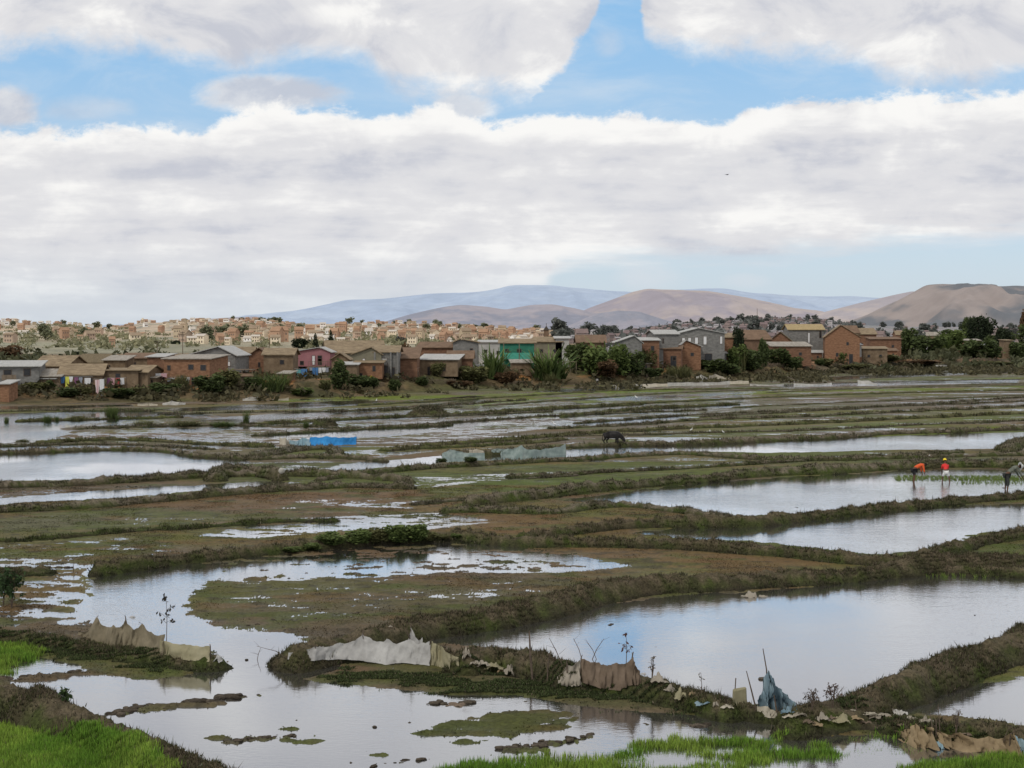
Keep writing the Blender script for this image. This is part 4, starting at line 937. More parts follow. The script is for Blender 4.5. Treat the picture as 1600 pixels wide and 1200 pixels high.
PL = [
 (20,600,50,28,'bush','dark shrub beside the grey shack at far left'),(8,565,60,26,'rust','brown green scrub beyond the far left roofs'),
 (78,608,30,14,'bush','dark green shrub right of the grey shack'),(55,612,50,16,'olive','low olive shrub on the left bank under the shack'),(105,620,50,16,'bush','rounded shrub in front of the tan mud house'),
 (125,617,36,13,'olive','olive shrub by the laundry of the tan mud house'),(185,620,60,15,'bush','wide low shrub below the long mud wall'),(215,616,40,12,'olive','olive shrub under the laundry lines'),
 (255,619,46,22,'bush','dense dark shrub left of the orange brick house yard'),(243,602,20,14,'bush','leafy bush against the narrow brick wing'),(330,615,60,30,'bush','large dark rounded shrub below the grey gabled house'),
 (352,608,50,34,'olive','tall shrub right below the grey gabled house'),(375,572,30,20,'bright','green tree tops beside the grey house wall'),(395,610,40,22,'bush','shrub left of the green reeds under the pink house'),
 (470,618,40,12,'bright','bright low shrub under the pink house'),(530,608,46,46,'bush','tall dark bush right of the pink house'),(509,610,20,18,'olive','shrub against the pink house pillar'),
 (560,606,50,22,'bush','dark low shrub below the orange brick house'),(582,606,30,18,'bush','dark rounded shrub on the bank left of the stairs'),(616,610,26,18,'bush','small shrub under the laundry by the brown bush'),
 (633,578,34,42,'rust','rusty brown leaved tall bush between concrete and brick houses'),(660,602,30,14,'bush','dark bush under the corrugated roof house'),(682,588,26,24,'olive','thin olive bush against the long corrugated house'),
 (740,598,50,28,'olive','mixed scrub left of the banana clump'),(715,604,50,10,'rust','dry brown scrub on the bank before the mud house'),(790,600,40,20,'rust','dry scrub between banana clump and tiny mud hut'),
 (905,578,50,44,'bush','tall mixed bush right of the big banana clump'),(930,588,60,46,'bright','dense green bush left of the tall palm leaved bush'),(965,586,60,50,'bright','dense bright green bush in the middle of the thicket'),
 (990,588,50,40,'bush','dark green bush at the right of the thicket'),(1012,578,40,38,'olive','brownish bush before the small balcony house'),(945,590,60,30,'rust','reddish low bush at the foot of the thicket'),
 (918,556,40,26,'olive','olive bush top over the brown roof'),(1020,590,40,16,'bush','low dark bush under the hanging cloths'),(1150,580,40,40,'bright','dark tall bush right of the big grey house'),
 (1175,580,50,34,'bush','dark shrub row end at the right slope'),(1115,582,50,22,'bush','low round bush under the tin outhouse'),(1140,585,50,18,'bush','low green bush beside the yellowish cane'),
 (1192,572,24,44,'bush','dark climber bush on the brown thatched house'),(1215,572,50,28,'bush','dark bush under the patched tin roof'),(1238,577,40,20,'bush','dense bush by the right shore below laundry'),
 (1280,570,20,9,'bush','small green bush left of the brick gable house'),(1315,568,20,20,'bright','small bright bush beside the tin latrine'),(1290,572,30,14,'olive','scrubby low bush at the base of the brick gable'),
 (1330,576,60,8,'olive','low weeds below the latrine'),(1385,566,60,14,'olive','pale scrub right of the tan shed'),
 (1418,560,46,46,'green','large green tree right of the tan shed'),(1450,560,50,36,'bush','wide green bush beside the large green tree'),(1485,556,50,38,'bright','leafy bright green bush before the right trees'),
 (1465,540,40,22,'olive','olive bush behind the bright green bush'),(1520,560,60,30,'bush','low dark bush around the ragged hut'),(1548,562,50,32,'bush','dark bush left of the narrow tan wall'),
 (1590,560,40,26,'bush','dark bush at the right edge of the bank'),(1560,550,60,30,'green','green bush between right edge trees'),(1620,556,60,50,'green','green tree just at the right edge'),
 (1430,570,80,8,'rust','dry low scrub on the far right shore'),(1540,572,80,9,'olive','weedy tuft line on the far right shore'),
]
for px, yb, wpx, hpx, kd, lb in PL: plant(px, yb, wpx, hpx, kd, lb, cat='tree' if kd in ('green',) or 'tree' in lb else 'shrub', name='tree' if 'tree' in lb else 'shrub', zoff=.12 if 'tree' in lb else 0)
TR = [(1532,548,46,60,'dark','tallest dark round tree at right on the bank'),(1566,552,40,44,'dark','dark tree right of the tallest round tree'),(1512,545,32,48,'green','olive green tree left of the tallest round tree'),
      (1490,548,50,32,'green','spreading green tree left in the right hand grove'),(1583,540,24,32,'grey','greyish tree near the right edge'),(1599,535,22,50,'rust','reddish bare tree cut by the right edge'),
      (1154,575,24,62,'dark','dark tree above the bushes right of the grey house'),(1330,520,34,26,'dark','dark tree at the left foot of the tall twin trees'),(1301,522,13,22,'dark','small dark tree left of the tall twin trees'),
      (1345,520,24,40,'dark','dark tree in the middle of the tall tree group'),(470,548,30,22,'dark','dark tree behind the pink house'),
      (120,558,12,8,'dark','small round dark tree behind the left roofs'),(275,545,17,15,'dark','round dark tree behind the brick house roof'),(1590,520,20,30,'grey','grey leafless tree far right'),(626,545,22,22,'grey','blue grey bare tree on the far slope')]
for px, yb, wpx, hpx, kd, lb in TR: plant(px, yb, wpx, hpx, kd, lb, 'tree', 'tree', zoff=.14, part='crown')
VEG['wisp'] = [leafmesh('crown', [(0,0,.72,.30,.28,.12),(.18,0,.55,.22,.2,.10),(-.2,0,.5,.22,.2,.10),(.05,0,.9,.2,.2,.10),(-.12,0,.32,.2,.2,.08)], 1300, .05, *DK, seed=77)]
VEG['spire'] = [leafmesh('crown', [(0,0,.25,.42,.42,.22),(0,0,.5,.32,.32,.22),(0,0,.75,.2,.2,.2),(0,0,.9,.1,.1,.12)], 1300, .06, *DK, seed=78)]
for px, yb, wpx, hpx, kd, lb in [(1336,520,26,42,'wisp','tall wispy tree with bare top in the right tree group'),(1360,520,26,38,'wisp','open crowned tall tree right in the right tree group'),(517,548,13,31,'spire','tall dark pointed conifer behind the pink house'),(493,548,12,26,'spire','narrow dark conifer left of the tall one'),(505,549,8,14,'spire','short dark conifer between the other two')]:
    plant(px, yb, wpx, hpx, kd, lb, 'tree', 'tree', zoff=.02, part='crown')
for px, yb, wpx, hpx, kd, lb in [(768,592,50,64,'banana','tall banana plant left of the green balcony house'),(776,590,34,44,'banana','second banana plant leaning right beside the tall one'),(858,594,64,68,'banana','big banana clump right of the tiny mud hut'),(846,594,40,48,'banana','lower left banana plant of the big clump'),(872,592,40,44,'banana','lower right banana plant of the big clump'),
      (950,578,44,62,'banana','banana plant rising over the thicket'),(1482,556,34,42,'banana','banana plant in the right hand grove')]:
    plant(px, yb, wpx, hpx, kd, lb, 'banana_plant', 'banana plant', part='leaves')
for px, yb, wpx, hpx, kd, lb in [(425,612,60,42,'reedg','tall green reed clump under the pink house'),(440,608,40,34,'reedg','smaller green reed clump right in the same thicket'),(284,606,30,26,'cane','pale cane clump left of the brick house door'),(1062,590,44,24,'cane','pale green cane clump under the brick hut'),(1152,580,34,44,'cane','yellow green cane clump right of the grey house'),(860,600,30,22,'reed','dry stalks at the foot of the banana clump'),(1048,590,30,22,'reed','short dry reeds left of the cane clump')]:
    plant(px, yb, wpx, hpx, kd, lb, 'reed_clump', 'reeds', part='blades', stem=False)
for px, yb, wpx, hpx, kd, lb in [(175,652,24,26,'reedg','thick green sedge clump in the far left lake'),(183,656,9,12,'reedg','small sedge tuft right of the thick clump'),(74,660,16,18,'reedg','upright sedge tuft in the left lake'),(89,659,9,14,'reedg','narrow sedge tuft beside the upright one'),(10,661,11,15,'reedg','sedge tuft at the left edge of the lake'),
      (120,657,30,12,'reed','dry yellowish sedge mound in the left lake'),(385,662,16,30,'reedg','tall dark rush tuft in the middle left field'),(478,668,14,16,'reedg','low rush tuft left of the blue net'),(225,664,50,10,'reed','yellow grass clump on the mud spit'),(290,664,60,10,'reed','long dry grass clump on the mud spit'),(350,666,50,11,'reedg','green grass clump at the end of the mud spit'),(35,690,30,6,'reed','dry tuft on the bund at far left'),(110,690,24,6,'reed','dry tuft near the pond corner')]:
    plant(px, yb, wpx, hpx, kd, lb, 'sedge_tuft', 'sedge', part='blades', stem=False, z=0)


# sheds, fences and clutter between the houses
r = random.Random(77)
SHD = [(66,86,603,593,590,'brick','small rusty shed right of the grey shack'),(228,244,603,590,587,'mud','small mud annex left of the orange brick house'),(330,346,603,591,588,'conc','little grey block shed below the grey gabled house'),(372,392,601,588,584,'wood','plank shed standing over the stilt platform'),
       (436,452,598,584,581,'brick','little brick shed left of the pink house'),(520,536,598,585,582,'brick2','orange brick annex right of the pink house'),(600,616,600,588,586,'brick','low brick shed below the concrete house'),(700,718,596,580,577,'brick','rusty brick shed by the pale metal sheet'),
       (738,752,590,574,571,'wood','plank shed in front of the grey plaster house'),(1000,1016,588,574,571,'wood','plank shed under the small balcony house'),(1098,1112,586,573,570,'brick','brick lean-to left of the tin outhouse'),(1268,1284,566,551,548,'brick','small brick shed left of the tall brick gable'),(1180,1196,566,549,545,'mud','mud shed under the brown thatched house'),(1386,1402,563,548,545,'brick2','small orange shed right of the tan mud shed'),(1532,1548,556,543,540,'conc','grey hut right of the ragged hut')]
for x0, x1, yb, ye, yr, wl, lb in SHD: house(x0, x1, yb, ye, yr, 'lean', wl, r.choice(['tind','tin','tileb']), lb, depth=2.5, rz=r.uniform(-15, 15), name='shed', cat='shed', doors=[(.2,.3,.6)])
def palis(x0, x1, yb, hpx, label):
    a = hit(x0, yb); b_ = hit(x1, yb); Y_ = (a.y+b_.y)/2; s = Y_/FP; n = max(4, int((x1-x0)*s/.16)); root = empty('picket_fence', a, 0, label, 'fence'); mb = MB()
    for i in range(n):
        p = a.lerp(b_, i/(n-1))-a; h = hpx*s*r.uniform(.75, 1.1); mb.box(p.x-.045, p.x+.045, p.y-.02, p.y+.02, p.z-.5, p.z+h)
    mb.build('pickets', M['wood'], root); mb = MB(); d = b_-a; mb.tube([Vector((0,.05,hpx*s*.6)), d+Vector((0,.05,hpx*s*.6))], .03, 4); mb.build('rail', M['darkwood'], root)
for q in [(60,94,607,9,'grey picket fence right of the grey shack'),(210,232,606,8,'short picket fence under the mud wall end'),(345,400,604,10,'long grey picket fence below the grey gabled house'),(545,600,603,6,'low picket fence below the orange brick house with one window'),(655,712,600,8,'picket fence before the long corrugated roof house'),(795,832,601,6,'picket fence before the tiny mud hut'),(1010,1060,591,7,'picket fence before the brick hut'),(1200,1262,573,6,'picket fence below the long patched tin roof'),(1300,1345,574,6,'picket fence before the brick gable'),(1490,1560,565,6,'picket fence by the ragged hut')]: palis(*q)

# ---- posts and masts
def post(px, yb, yt, w_, label, z=2.0, cross=None, name='utility_pole', cat='pole', Y=None):
    p = at(px, yb, z) if Y is None else atY(px, yb, Y); s = p.y/FP; h = (yb-yt)*s
    root = empty(name, p, 0, label, cat); mb = MB(); mb.tube([(0,0,-1),(0,0,h)], [w_, w_*.7], 8); mb.build('pole', M['wood'], root)
    if cross:
        mb = MB(); mb.box(-cross, cross, -.08, .08, h*.94, h*.94+.14); mb.build('crossarm', M['darkwood'], root)
    return root
post(285.5,556,518,.14,'tall dark utility pole left of the grey gabled house',cross=.7); post(246,560,533,.12,'shorter pole behind the brick house',cross=.5); post(565.5,552,517,.16,'thick dark pole behind the big tiled roof'); post(421,556,528,.1,'thin pole behind the pink house'); post(505,556,528,.1,'thin pole between conifers and pink house'); post(436,550,530,.09,'thin pole left of the dark tree')
r0 = post(1563.5, 520, 470, .22, 'street lamp with two arms beyond the right hand trees', name='street_lamp', cat='street lamp')
s = at(1563, 520, 2).y/FP; h = 50*s; mb = MB(); mb.tube([(-9*s,0,h-2*s),(-5*s,0,h+.2*s),(0,0,h)], .12, 6); mb.tube([(0,0,h),(4*s,0,h+1.5*s),(11*s,0,h+.5*s)], .12, 6); mb.build('lamp_arm', M['darkwood'], r0)
for sg, l in ((-1, 9.5), (1, 12)):
    mb = MB(); mb.box(sg*l*s-.9, sg*l*s+.5, -.25, .25, h-1.0*s if sg < 0 else h+.2*s, h-.7*s if sg < 0 else h+.5*s); mb.build('lamp_head', M['conc'], r0)
# church tower with a pointed roof on the far side
p = atY(853.5, 524, 700); s = 700/FP; root = empty('church_tower', (p.x, p.y, p.z-2), 0, 'dark pointed church steeple behind the green balcony house', 'church tower')
mb = MB(); b_ = 3.8*s; mb.box(-b_, b_, -b_, b_, 0, 2+8*s); mb.build('wall', M['tileb'], root)
mb = MB(); mb.add([(-b_*1.3,-b_*1.3,2+8*s),(b_*1.3,-b_*1.3,2+8*s),(b_*1.3,b_*1.3,2+8*s),(-b_*1.3,b_*1.3,2+8*s),(0,0,2+15*s)], [(0,1,4),(1,2,4),(2,3,4),(3,0,4),(0,3,2,1)]); mb.tube([(0,0,2+14*s),(0,0,2+19*s)], .14, 5); mb.build('roof', M['darkwood'], root)

# ---- town on the hillside
def tmat(n, a, b_, sc=.25): return noisy(n, a, b_, sc)
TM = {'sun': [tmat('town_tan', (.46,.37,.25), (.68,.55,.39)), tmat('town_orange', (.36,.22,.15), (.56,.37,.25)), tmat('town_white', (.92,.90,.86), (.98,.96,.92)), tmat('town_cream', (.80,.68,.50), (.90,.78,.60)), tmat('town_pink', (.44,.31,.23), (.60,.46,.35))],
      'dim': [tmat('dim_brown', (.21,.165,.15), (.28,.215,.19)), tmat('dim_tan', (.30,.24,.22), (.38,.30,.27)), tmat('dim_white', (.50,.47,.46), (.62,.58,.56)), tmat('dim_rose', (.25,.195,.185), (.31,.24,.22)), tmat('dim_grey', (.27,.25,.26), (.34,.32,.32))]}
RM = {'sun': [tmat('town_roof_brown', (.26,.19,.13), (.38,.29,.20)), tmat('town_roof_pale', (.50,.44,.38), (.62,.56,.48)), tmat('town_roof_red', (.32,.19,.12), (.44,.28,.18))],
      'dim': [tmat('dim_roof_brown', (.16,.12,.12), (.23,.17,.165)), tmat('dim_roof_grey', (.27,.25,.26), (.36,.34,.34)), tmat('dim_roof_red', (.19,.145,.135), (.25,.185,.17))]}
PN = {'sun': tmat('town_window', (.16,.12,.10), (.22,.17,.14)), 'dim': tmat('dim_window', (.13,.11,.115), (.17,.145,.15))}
TV = {'sun': [], 'dim': []}
def townhouse(W_, D_, e, r_, kd, flat=False, x=0, y=0, z=0, mb=None, rot=0):
    mb = mb or MB(); n0 = len(mb.v); hw = W_/2
    vs = [(-hw,0,-2),(hw,0,-2),(hw,D_,-2),(-hw,D_,-2),(-hw,0,e),(hw,0,e),(hw,D_,e),(-hw,D_,e),(-hw,D_/2,r_-.1),(hw,D_/2,r_-.1)]
    mb.add(vs, [(0,1,5,4),(1,2,6,9,5),(2,3,7,6),(3,0,4,8,7)], 0)
    for sg in (-1, 1):
        ye = D_/2+sg*(D_/2+.4); mb.add([(-hw-.3,ye,e-.15),(hw+.3,ye,e-.15),(hw+.3,D_/2,r_),(-hw-.3,D_/2,r_),(-hw-.3,ye,e+.05),(hw+.3,ye,e+.05),(hw+.3,D_/2,r_+.2),(-hw-.3,D_/2,r_+.2)], [(0,3,2,1),(4,5,6,7),(0,1,5,4),(1,2,6,5),(3,0,4,7)], 1)
    nf = 2 if e > 4 else 1
    for f in range(nf):
        for fx in (-.55, 0, .55):
            z0 = .9+f*e/2; mb.box(fx*hw-.45, fx*hw+.45, -.06, -.01, z0, z0+1.2, 2)
    return mb
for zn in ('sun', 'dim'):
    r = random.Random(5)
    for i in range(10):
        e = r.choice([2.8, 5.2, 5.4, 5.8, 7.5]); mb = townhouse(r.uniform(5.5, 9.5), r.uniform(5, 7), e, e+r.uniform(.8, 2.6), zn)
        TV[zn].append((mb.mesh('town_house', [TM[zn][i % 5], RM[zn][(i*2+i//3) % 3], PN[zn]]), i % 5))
CN = ['tan', 'orange brick', 'white', 'cream', 'pinkish']; CD = ['brown', 'dull tan', 'pale', 'rose brown', 'grey']
def dens(px, k):
    if px < 190: return .16+.5*(k > .8)
    if px < 300: return .25+.3*(k > .6)
    if px < 430: return 1.0
    if px < 620: return .22+.4*(k < .3)+.4*(k > .93)
    if px < 860: return .85*(k < .9)+.1
    if px < 1330: return .95 if k > .3 else .3
    return .55 if k < .35 else .12
cand = []; r = random.Random(21); cells = set()
while len(cand) < 760:
    px = r.uniform(-60, 1660); yr_ = float(np.interp(px, PX[0], YR[0])); k = r.random()**1.0; Y = 640+k*(yr_*1.03-640)
    if r.random() > dens(px, k): continue
    pt = (px-800)/FP*Y; gz = ground_z(pt, Y); py = HY-(gz-CH)/Y*FP
    cell = (round(px/6.0), round(py/3.4))
    if cell in cells: continue
    cells.add(cell); cand.append((Y, px, pt, gz, k))
cand.sort()
# the nearest as individuals
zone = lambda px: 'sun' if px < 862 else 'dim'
def where(px):
    for a, b_ in ((200, 'at the far left'), (430, 'above the grey gabled house'), (620, 'above the pink house'), (870, 'left of the steeple'), (1330, 'on the shaded middle slope'), (9999, 'at the foot of the large hill')):
        if px < a: return b_
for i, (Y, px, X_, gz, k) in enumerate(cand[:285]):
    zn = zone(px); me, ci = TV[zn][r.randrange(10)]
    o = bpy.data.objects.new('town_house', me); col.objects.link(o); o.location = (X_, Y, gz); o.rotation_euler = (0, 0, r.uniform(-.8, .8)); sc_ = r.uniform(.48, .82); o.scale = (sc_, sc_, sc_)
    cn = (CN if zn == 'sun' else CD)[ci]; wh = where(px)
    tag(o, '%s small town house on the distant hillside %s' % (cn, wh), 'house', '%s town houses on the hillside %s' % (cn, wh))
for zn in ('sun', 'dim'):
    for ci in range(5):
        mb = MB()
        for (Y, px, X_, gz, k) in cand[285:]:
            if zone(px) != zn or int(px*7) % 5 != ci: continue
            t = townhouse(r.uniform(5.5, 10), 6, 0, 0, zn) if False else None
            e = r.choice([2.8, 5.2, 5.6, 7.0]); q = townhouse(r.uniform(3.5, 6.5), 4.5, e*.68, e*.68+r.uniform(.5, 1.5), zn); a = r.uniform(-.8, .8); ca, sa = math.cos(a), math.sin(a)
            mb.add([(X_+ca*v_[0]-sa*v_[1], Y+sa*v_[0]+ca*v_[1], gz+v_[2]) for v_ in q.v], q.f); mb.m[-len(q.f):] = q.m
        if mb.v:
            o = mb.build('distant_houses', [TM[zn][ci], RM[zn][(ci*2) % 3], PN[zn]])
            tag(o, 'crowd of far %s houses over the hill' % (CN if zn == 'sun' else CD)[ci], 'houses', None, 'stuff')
# yellow church and white villas on the skyline
def villa(px, yb, wpx, hpx, mat_, roofm, label, gable=False):
    Y = float(np.interp(px, PX[0], YR[0]))*.97; s = Y/FP; X_ = (px-800)/FP*Y; gz = CH+(HY-yb)*s
    root = empty('villa', (X_, Y, gz), 0, label, 'house'); hw = wpx*s/2; h = hpx*s; mb = MB()
    mb.box(-hw, hw, 0, 9, -3, h*.68); mb.build('wall', mat_, root)
    mb = MB(); mb.add([(-hw-.4,-.4,h*.68+.01),(hw+.4,-.4,h*.68+.01),(hw+.4,9.4,h*.68+.01),(-hw-.4,9.4,h*.68+.01),(-hw*.5,4.5,h),(hw*.5,4.5,h)], [(0,1,5,4),(1,2,5),(2,3,4,5),(3,0,4),(0,3,2,1)]); mb.build('roof', roofm, root)
    for fx in (-.5, 0, .5):
        mb = MB(); mb.box(fx*hw-.7, fx*hw+.7, -.07, -.01, h*.3, h*.5); mb.build('window', PN['sun'], root)
    return root
villa(21,504,14,7,TM['sun'][2],RM['sun'][1],'big white villa on the skyline at far left'); villa(5,520,14,6,TM['sun'][2],RM['sun'][1],'low white villa on the slope at far left'); villa(62,516,14,8,TM['sun'][2],RM['sun'][2],'white house below the skyline left of the trees')
rt = villa(229,509,13,9,TM['sun'][3],RM['sun'][1],'yellow church with a steep roof on the skyline')
s = rt.location.y/FP; mb = MB(); mb.box(-7*s, -4.5*s, -.5, 2, 0, 12*s); mb.build('tower', TM['sun'][3], rt)
villa(336,504,8,6,TM['sun'][2],RM['sun'][1],'bright white house on the skyline above the grey gabled house'); villa(676,511,11,6,TM['sun'][2],RM['sun'][1],'white block on the far town skyline'); villa(440,510,10,8,TM['sun'][1],RM['sun'][2],'red roofed house on the skyline right of the trees'); villa(181,514,14,6,TM['sun'][3],RM['sun'][0],'cream house on the left skyline')
post(1183,500,482,.5,'thin radio mast on the shaded town ridge',name='radio_mast',cat='mast',Y=2300)
# trees in the town, sunlit or hazy shaded tint painted into the leaves
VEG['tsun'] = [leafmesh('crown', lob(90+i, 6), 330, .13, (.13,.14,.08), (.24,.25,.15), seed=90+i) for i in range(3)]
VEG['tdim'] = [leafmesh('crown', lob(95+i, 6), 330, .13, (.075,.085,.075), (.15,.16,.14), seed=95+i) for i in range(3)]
for k in ('tsun', 'tdim'):
    for me in VEG[k]: me.materials.append(leaf_mat)
r = random.Random(31); k_ = 0
while k_ < 170:
    px = r.uniform(-60, 1660); yr_ = float(np.interp(px, PX[0], YR[0])); Y = 600+r.random()*(yr_*1.0-600)
    if px < 862 and r.random() < .62: continue
    if r.random() < .4: Y = yr_*r.uniform(.93, 1.0)
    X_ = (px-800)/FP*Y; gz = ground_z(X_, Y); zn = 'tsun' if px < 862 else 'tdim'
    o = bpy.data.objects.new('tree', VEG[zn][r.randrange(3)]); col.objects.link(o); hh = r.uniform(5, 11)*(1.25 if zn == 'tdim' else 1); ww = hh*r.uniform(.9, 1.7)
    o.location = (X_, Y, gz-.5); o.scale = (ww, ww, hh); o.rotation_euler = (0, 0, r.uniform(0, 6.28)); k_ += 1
    tag(o, 'small %s tree among town houses %s' % ('green' if zn == 'tsun' else 'grey green', where(px)), 'tree', 'trees on the distant hillside %s' % where(px))
# clumps of scrub and small trees too dense to count
def scrub(label, zones, n, colr_, seed, size=(3, 7)):
    r_ = np.random.default_rng(seed); Vs = []; Fs = []; Cs = []
    for i in range(n):
        z0 = zones[r_.integers(len(zones))]; px = r_.uniform(z0[0], z0[1]); Y = r_.uniform(z0[2], z0[3]); X_ = (px-800)/FP*Y; gz = ground_z(X_, Y)
        m_ = 26; s_ = r_.uniform(*size)
        P = np.array([X_, Y, gz])+r_.normal(size=(m_, 3))*np.array([s_*.5, s_*.5, s_*.22])+np.array([0, 0, s_*.3])
        a = r_.normal(size=(m_, 3))*s_*.16; b_ = r_.normal(size=(m_, 3))*s_*.16
        Vs.append(np.concatenate([P-a, P+b_, P+a, P-b_], 1).reshape(-1, 3)); t = r_.random((m_, 1)); c = np.array(colr_[0])*(1-t)+np.array(colr_[1])*t; Cs.append(np.repeat(c, 4, 0))
    V_ = np.concatenate(Vs); f = np.arange(len(V_)).reshape(-1, 4); o = obj('scrub', mesh_np('scrub', V_, f, np.concatenate(Cs)), leaf_mat); tag(o, label, 'scrub', None, 'stuff')
scrub('green scrub and orchards on the sunlit slope', [(-60,240,560,1300),(20,260,600,1000),(60,200,1200,1600),(380,480,900,1900),(500,700,600,1300),(200,800,560,700)], 620, ((.17,.175,.10), (.34,.32,.19)), 61, (1.5, 4))
scrub('grey green scrub on the shaded slope', [(860,1340,500,2300),(1000,1340,1500,2500),(860,1000,1500,2000)], 800, ((.10,.11,.10), (.19,.195,.18)), 62)  # shade and haze greyed into the leaf colour
scrub('dry olive scrub and litter covered tufts on the village bank', [(-60,420,170,205),(-60,700,180,235),(500,1000,205,270),(900,1300,240,300),(1200,1660,285,350),(1300,1660,300,340)], 1500, ((.045,.042,.022), (.13,.115,.06)), 64, (.5, 1.5))
scrub('dark scrub behind the village roofs', [(-60,1660,300,480),(-60,240,230,330),(1380,1660,340,420)], 330, ((.05,.055,.028), (.13,.135,.07)), 63, (1.5, 3))
# ------------------------------------------------------------------ foreground things
def lay(px, py): return hit(px, py)
def cmat(n, a, b_, tr=.3, sc=2.5, **k): return noisy(n, a, b_, sc, .85, translucent=tr, bump=.01, bscale=18, **k)
CM = {'tan': cmat('tan_cloth', (.17,.145,.095), (.33,.28,.19)), 'white': cmat('white_net', (.36,.35,.33), (.62,.61,.58)), 'yellow': cmat('yellowed_sack', (.30,.27,.16), (.45,.41,.27)), 'brown': cmat('brown_cloth', (.15,.11,.075), (.27,.205,.15)),
      'pale': cmat('pale_sack', (.30,.26,.20), (.48,.43,.35)), 'bluec': cmat('blue_tarp', (.12,.20,.25), (.32,.42,.46)), 'bright': cmat('bright_blue_tarp', (.03,.20,.50), (.06,.32,.68), .2), 'palebl': cmat('pale_blue_tarp', (.22,.36,.42), (.36,.48,.52)),
      'greenn': cmat('green_net', (.20,.26,.24), (.36,.42,.39), .3), 'cream': cmat('cream_plastic', (.42,.37,.28), (.60,.55,.45)), 'far': cmat('weathered_white_plastic', (.44,.42,.36), (.66,.64,.60)), 'ochre': cmat('ochre_cloth', (.24,.175,.10), (.42,.32,.19))}
stick = noisy('stick', (.06,.045,.035), (.15,.115,.085), 6)
def crel(a, b_, c): return a+(b_-a)*c
def drape(name, posts, mat, label, cat='net', sag=.18, fold=.05, poles=(), group=None, nv=9, per=12, seed=0, over=.05, skirt=.0, root=None):
    """cloth hung from post to post: posts are (bearing px, base px, top px) measured on the ground"""
    B = []; T = []
    for px, yb, yt in posts:
        p = lay(px, yb); s = p.y/FP; B.append(np.array([p.x, p.y, p.z-.04])); T.append(np.array([p.x, p.y+.03, p.z+(yb-yt)*s]))
    if root is None: root = empty(name, Vector(B[0]), 0, label, cat, group)
    o0 = np.array(root.location); rows = []
    n = (len(posts)-1)*per+1
    for i in range(n):
        t = i/per; k = min(int(t), len(posts)-2); f = t-k
        b0 = crel(B[k], B[k+1], f); tp = crel(T[k], T[k+1], f); h0 = np.linalg.norm(T[k]-B[k]); h1 = np.linalg.norm(T[k+1]-B[k+1])
        tp[2] -= sag*max(h0, h1)*4*f*(1-f)*(.7 if min(h0, h1) > .05 else .3)
        tp[2] += float(fbm(np.array([t*3.7+seed]), np.array([.3]), seed+11, 3)[0])*.16*np.linalg.norm(tp-b0)*(abs((t+.5) % 1-.5) > .05)
        rows.append((b0, tp, t))
    Vv = []
    for b0, tp, t in rows:
        for j in range(nv):
            g = j/(nv-1); q = crel(b0, tp, g); h = np.linalg.norm(tp-b0)
            radial = abs((t % 1)-.5)*2
            a = float(fbm(np.array([t*3.1+g*.7]), np.array([g*1.7+seed*3.1]), seed+3, 4)[0]); a2 = float(fbm(np.array([t*9+(1-g)*1.5]), np.array([g*2.2+seed]), seed+8, 3)[0])
            q = q+np.array([0, -1, 0])*(a*fold*2.2+a2*fold*1.2+(1-g)**1.6*h*(.22+skirt))*min(1, h/.2+.25)*(1 if j < nv-1 else .3)
            q = q+np.array([a2*.04, 0, a*.03*g])*min(1, h*3)
            Vv.append(q-o0)
    ii = np.arange(n*nv).reshape(n, nv); f = np.stack([ii[:-1, :-1], ii[1:, :-1], ii[1:, 1:], ii[:-1, 1:]], -1).reshape(-1, 4)
    o = obj('cloth', mesh_np('cloth', np.array(Vv), f, None, True), CM[mat], root)
    for k, ex in poles:
        b0, tp = B[k]-o0, T[k]-o0; mb = MB(); lean = (rng.uniform(-.05, .05), rng.uniform(-.03, .05))
        mb.tube([(b0[0]-lean[0], b0[1]+.04, b0[2]-.3), (tp[0], tp[1]+.02, tp[2]), (tp[0]+lean[0]*2, tp[1]+.02, tp[2]+ex)], [.016, .014, .009], 6); mb.build('post', stick, root)
    return root
def rag(px, yb, wpx, hpx, mat, label, seed=0, name='rag', cat='rag', twist=0.0):
    p = lay(px, yb); s = p.y/FP; W_ = wpx*s; h = hpx*s; n = 16; g = np.linspace(0, 1, n); G, K = np.meshgrid(g, g)
    r_ = fbm(G*2.6+seed*5, K*2.6, seed, 4); r2 = fbm(G*5+seed*9, K*4, seed+7, 3)
    env = np.sin(np.pi*np.clip(G, .03, .97))**.4*np.sin(np.pi*np.clip(K*.9+.1, 0, 1))**.5
    X = (G-.5)*W_*(1+.25*r2)+.15*W_*r_; Y = (K-.5)*W_*.7+r2*.25*h; Z = h*(.06+env*(.50+.55*r_+.5*r2))*.85+twist*h*(G-.5)
    ii = np.arange(n*n).reshape(n, n); f = np.stack([ii[:-1, :-1], ii[:-1, 1:], ii[1:, 1:], ii[1:, :-1]], -1).reshape(-1, 4)
    o = obj(name, mesh_np(name, np.stack([X, Y, Z], -1).reshape(-1, 3), f, None, True), CM[mat]); o.location = (p.x, p.y, p.z-.02)
    return tag(o, label, cat)
drape('tan_net', [(121,992,986),(151,1001,964),(176,1006,976),(196,1009,966),(222,1012,975),(257,1020,990)], 'tan', 'tattered tan net hung over sticks on the left bund', sag=.34, fold=.08, poles=((1,.03),(3,.08),(4,.04)), seed=1, skirt=.2)
rt = drape('tan_sheet', [(250,1022,1001),(290,1027,1007),(328,1030,1010)], 'yellow', 'low yellowish sheet trailing right from the tan net', sag=.08, fold=.04, poles=((2,.05),), seed=2)
